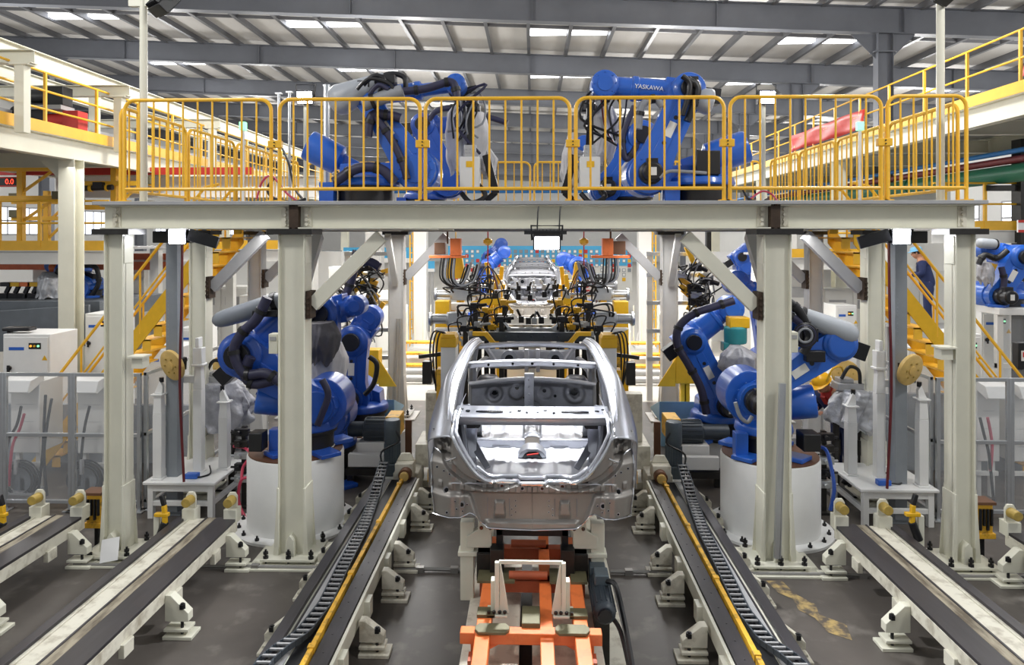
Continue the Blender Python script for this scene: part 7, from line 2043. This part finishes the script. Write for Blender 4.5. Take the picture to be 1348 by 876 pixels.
def worker(loc, face, label, top='navy', trousers='navy', hat='helmet', collar=None, lean=.1, arms='work', h=1.68, group=None):
    """standing figure; local frame: +x is where the person faces, z up, origin between the feet"""
    t = thing('person', label, 'person', loc, group)
    k = h / 1.72
    R = Matrix.Rotation(face, 3, 'Z')
    def P(x, y, z):
        # lean the trunk forward above the hips
        if z > .9:
            d = z - .9; x, z = x + d * math.sin(lean), .9 + d * math.cos(lean)
        return R @ Vector((x * k, y * k, z * k))
    head = .28
    V = [P(0, 0, .95), P(0, 0, 1.1), P(.01, 0, 1.3), P(0, 0, 1.42), P(.01, 0, 1.5), P(.03, 0, 1.58), P(.035, 0, 1.66)]
    Rr = [.10, .10, .115, .085, .055, .085, .075]
    E_ = [(0, 1), (1, 2), (2, 3), (3, 4), (4, 5), (5, 6)]
    hands = []
    for sg in (-1, 1):
        i = len(V)
        if arms == 'work':
            A = [P(0, sg * .19, 1.39), P(.06, sg * .25, 1.14), P(.28, sg * .16, 1.12), P(.36, sg * .12, 1.13)]
        else:
            A = [P(0, sg * .19, 1.39), P(-.01, sg * .25, 1.12), P(.08, sg * .26, .90), P(.10, sg * .26, .83)]
        V += A; Rr += [.065, .05, .038, .03]; E_ += [(3, i), (i, i + 1), (i + 1, i + 2), (i + 2, i + 3)]
        hands.append((A[2], A[3], sg))
        i = len(V)
        Lg = [P(0, sg * .09, .88), P(.02, sg * .10, .48), P(-.01, sg * .11, .09), P(.12, sg * .12, .045)]
        V += Lg; Rr += [.095, .065, .045, .04]; E_ += [(0, i), (i, i + 1), (i + 1, i + 2), (i + 2, i + 3)]
    body = skin_mesh('body', V, E_, Rr, 'skin', t)
    # hands: palm and fingers
    for wv, hv, sg in hands:
        u = (hv - wv).normalized(); side = (R @ Vector((0, 1, 0))) ; dn = u.cross(side).normalized()
        hvx = [hv, hv + u * .05]; hr = [.024, .03]; he = [(0, 1)]
        for f_ in range(4):
            o_ = (f_ - 1.5) * .019
            i = len(hvx); b0 = hv + u * .085 + side * o_
            hvx += [b0, b0 + u * (.035 - .006 * abs(f_ - 1.4)) - Vector((0, 0, .012)), b0 + u * .05 - Vector((0, 0, .04))]; hr += [.0095, .0085, .0075]; he += [(1, i), (i, i + 1), (i + 1, i + 2)]
        i = len(hvx)
        hvx += [hv + u * .03 - side * sg * .035, hv + u * .06 - side * sg * .05 - Vector((0, 0, .02))]; hr += [.011, .009]; he += [(0, i), (i, i + 1)]
        skin_mesh('hand', hvx, he, hr, 'skin', t, sub=1)
    # head shape: nose, ears, eyes, mouth
    hd = P(.045, 0, 1.60); f = (R @ Vector((math.cos(lean * .75), 0, -math.sin(lean * .75)))).normalized(); sd = R @ Vector((0, 1, 0)); upv = sd.cross(f) * -1
    if upv.z < 0: upv = -upv
    b = MB(); b.ell(hd, .098 * k, .078 * k, .12 * k, R=R)
    b.v = [tuple(Vector(v)) for v in b.v]
    def loc_build(bm, nm, mm, **kw):
        bm.v = [tuple(Vector(v) + t.location) for v in bm.v]
        return bm.build(nm, mm, t, **kw)
    loc_build(b, 'face', 'skin')
    b = MB(); b.ell(hd + f * .10 * k - upv * .01, .018, .014, .025); loc_build(b, 'nose', 'skin')
    b = MB()
    for sg in (-1, 1): b.ell(hd + f * .085 * k + sd * sg * .032 + upv * .02, .009, .012, .007)
    loc_build(b, 'eyes', 'black')
    b = MB(); b.ell(hd + f * .088 * k - upv * .055, .008, .024, .006); loc_build(b, 'mouth', 'darkred')
    b = MB()
    for sg in (-1, 1): b.ell(hd + sd * sg * .08 * k, .02, .01, .03)
    loc_build(b, 'ears', 'skin')
    b = MB(); b.ell(hd - f * .02 + upv * .03, .10 * k, .085 * k, .10 * k); loc_build(b, 'hair', 'black')
    # hat with brim
    c = hd + upv * .055
    b = MB()
    a_, b_, w_ = f, sd, upv
    prof = [(.125, 0), (.122, .03), (.11, .07), (.08, .105), (.04, .12), (.001, .123)] if hat in ('helmet',) else [(.105, 0), (.105, .04), (.095, .07), (.06, .09), (.001, .095)]
    n = 24; vs = []; fs = []
    for r_, hh in prof:
        for i in range(n):
            an = 2 * PI * i / n
            vs.append(c + a_ * math.cos(an) * r_ * 1.12 + b_ * math.sin(an) * r_ + w_ * hh)
    for kk in range(len(prof) - 1):
        for i in range(n):
            j = (i + 1) % n; fs.append((kk * n + i, kk * n + j, (kk + 1) * n + j, (kk + 1) * n + i))
    b.add(vs, fs)
    br = []
    for r_ in (1.0, 1.0):
        pass
    vs = []; fs = []
    for i in range(n):
        an = 2 * PI * i / n; ext = .012 + .055 * max(0, math.cos(an)) ** 2
        p0 = c + a_ * math.cos(an) * prof[0][0] * 1.12 + b_ * math.sin(an) * prof[0][0]
        d_ = (a_ * math.cos(an) + b_ * math.sin(an)).normalized()
        vs += [p0 + w_ * .004, p0 + d_ * ext - w_ * .01 * (ext > .03), p0 + d_ * ext - w_ * .008 - w_ * .01 * (ext > .03), p0 - w_ * .004]
    for i in range(n):
        j = (i + 1) % n
        for e in range(3): fs.append((i * 4 + e, j * 4 + e, j * 4 + e + 1, i * 4 + e + 1))
    b.add(vs, fs)
    if hat == 'helmet': b.bar(c + w_ * .12 - a_ * .08, c + w_ * .12 + a_ * .08, .03, .012)
    loc_build(b, 'hat', hat)
    # jacket and trousers as fuller shells over the body, open at wrists, neck and ankles
    JV = [P(0, 0, .80), P(0, 0, 1.0), P(.01, 0, 1.28), P(0, 0, 1.43)]; JR = [.17, .165, .165, .115]; JE = [(0, 1), (1, 2), (2, 3)]
    for (wv, hv, sg), A in zip(hands, (0, 1)):
        i = len(JV)
        if arms == 'work': AA = [P(0, sg * .19, 1.39), P(.06, sg * .255, 1.14), P(.27, sg * .165, 1.12)]
        else: AA = [P(0, sg * .19, 1.39), P(-.01, sg * .255, 1.12), P(.075, sg * .26, .92)]
        JV += AA; JR += [.088, .068, .05]; JE += [(3, i), (i, i + 1), (i + 1, i + 2)]
    skin_mesh('jacket', JV, JE, JR, top, t)
    TV = [P(0, 0, .90), P(0, 0, 1.06)]; TR = [.15, .14]; TE = [(0, 1)]
    for sg in (-1, 1):
        i = len(TV); TV += [P(0, sg * .09, .80), P(.02, sg * .10, .46), P(-.01, sg * .11, .10)]; TR += [.115, .085, .07]; TE += [(0, i), (i, i + 1), (i + 1, i + 2)]
    skin_mesh('trousers', TV, TE, TR, trousers, t)
    b = MB()
    for sg in (-1, 1):
        c_ = P(.05, sg * .115, .045)
        b.ell(c_, .14, .05, .05, R=R)
    loc_build(b, 'shoes', 'black')
    if collar:
        b = MB(); c_ = P(.02, 0, 1.46)
        b.lathe(c_, (R @ Vector((math.sin(lean), 0, math.cos(lean)))), [(.115, -.06), (.10, -.02), (.075, .03), (.07, .04)], n=18, cap=False)
        b.bar(P(.17, 0, 1.38), P(.16, 0, 1.22), .07, .02)
        loc_build(b, 'collar', collar, solid=.012)
    return t
p = at(1083, 520, 10.15)
worker((p.x + .40, 10.4, 0), PI * 1.08 + .25, 'worker in yellow helmet, red collar and navy jacket bending over behind the right robot', collar='red', lean=.62, h=1.68)
p = at(1222, 340, 15.5)
M['paleblue'] = mat('pale_blue_cap', '#7fc0e6', .5, 0, .05, 6)
worker((p.x, 15.5, 1.6), PI * .85, 'worker in navy overalls and pale blue cap high behind the right stairs', hat='paleblue', lean=.25, h=1.7)
b = MB(); b.bx(p.x - .7, p.x + .7, 15.0, 16.1, 1.54, 1.6)
for dx in (-.6, .6):
    for yy in (15.1, 16.0): b.bx(p.x + dx - .04, p.x + dx + .04, yy - .04, yy + .04, 0, 1.54)
tag(b.build('work_stand', 'steel_grey'), 'grey raised stand under the worker in the pale blue cap', 'stand')
p = at(78, 470, 12.9)
M['paleyellow'] = mat('pale_yellow_cap', '#e2d48f', .5, 0, .05, 6)
worker((p.x, 12.9, 0), -PI * .9, 'worker in blue with a pale yellow cap behind the clear screen left of the stairs', hat='paleyellow', lean=.22, h=1.75)

# ================================================================== light, camera
w = bpy.data.worlds.new('hall_air'); SC.world = w; w.use_nodes = True
bg = w.node_tree.nodes['Background']
bg.inputs['Color'].default_value = (.93, .96, 1.0, 1); bg.inputs['Strength'].default_value = .5
def area(loc, size, power, aim=(0, 0, -1), sy=None, col=(1, .985, .96), name='fill_area'):  # unseen area light without a fixture, added as fill
    L = bpy.data.lights.new(name, 'AREA'); L.energy = power; L.size = size; L.color = col
    if sy: L.shape = 'RECTANGLE'; L.size_y = sy
    o = bpy.data.objects.new(name, L); COL.objects.link(o); o.location = loc
    o.rotation_euler = Vector(aim).to_track_quat('-Z', 'Y').to_euler()
    return o
def bay(loc, power, r=.5):  # unseen point light added to brighten the hall and its ceiling
    L = bpy.data.lights.new('hall_fill_point', 'POINT'); L.energy = power; L.shadow_soft_size = r; L.color = (1, .985, .96)
    o = bpy.data.objects.new('hall_fill_point', L); COL.objects.link(o); o.location = loc
for y in (4, 14, 24, 34, 46, 60, 78):
    for x in (-18, -6, 6, 18):
        bay((x, y, 8.4), 760 if y > 10 else 800)
area((0, 17.5, 4.6), 2.5, 420, name='cell_fill')  # added fill with no fixture, brightens the station beyond the car
for s in (-1, 1):
    area((s * 3.5, 18.0, 4.6), 2.5, 220, name='cell_fill')
    area((s * 7.5, 12.0, 4.8), 2.0, 45, name='cell_fill')
    area((s * 3.5, 9.6, 3.55), .5, 40, sy=2.5, name='under_deck_fill')  # added fill below the deck, no lamp body here
    area((s * 2.2, 12.4, 3.5), .5, 45, sy=2.0, name='under_deck_fill')
cd = bpy.data.cameras.new('camera'); cam = bpy.data.objects.new('camera', cd); COL.objects.link(cam)
cam.location = (0, 0, EYE)
cam.rotation_euler = (PI / 2, 0, YAW)
cd.sensor_width = 36; cd.lens = 36 * FPX / 1348
cd.shift_y = (310 - 438) / 1348
cd.clip_end = 300
SC.camera = cam
SC.view_settings.view_transform = 'Standard'
SC.view_settings.look = 'None'
SC.view_settings.gamma = 1
SC.view_settings.exposure = 0.0
SC.view_settings.use_curve_mapping = False
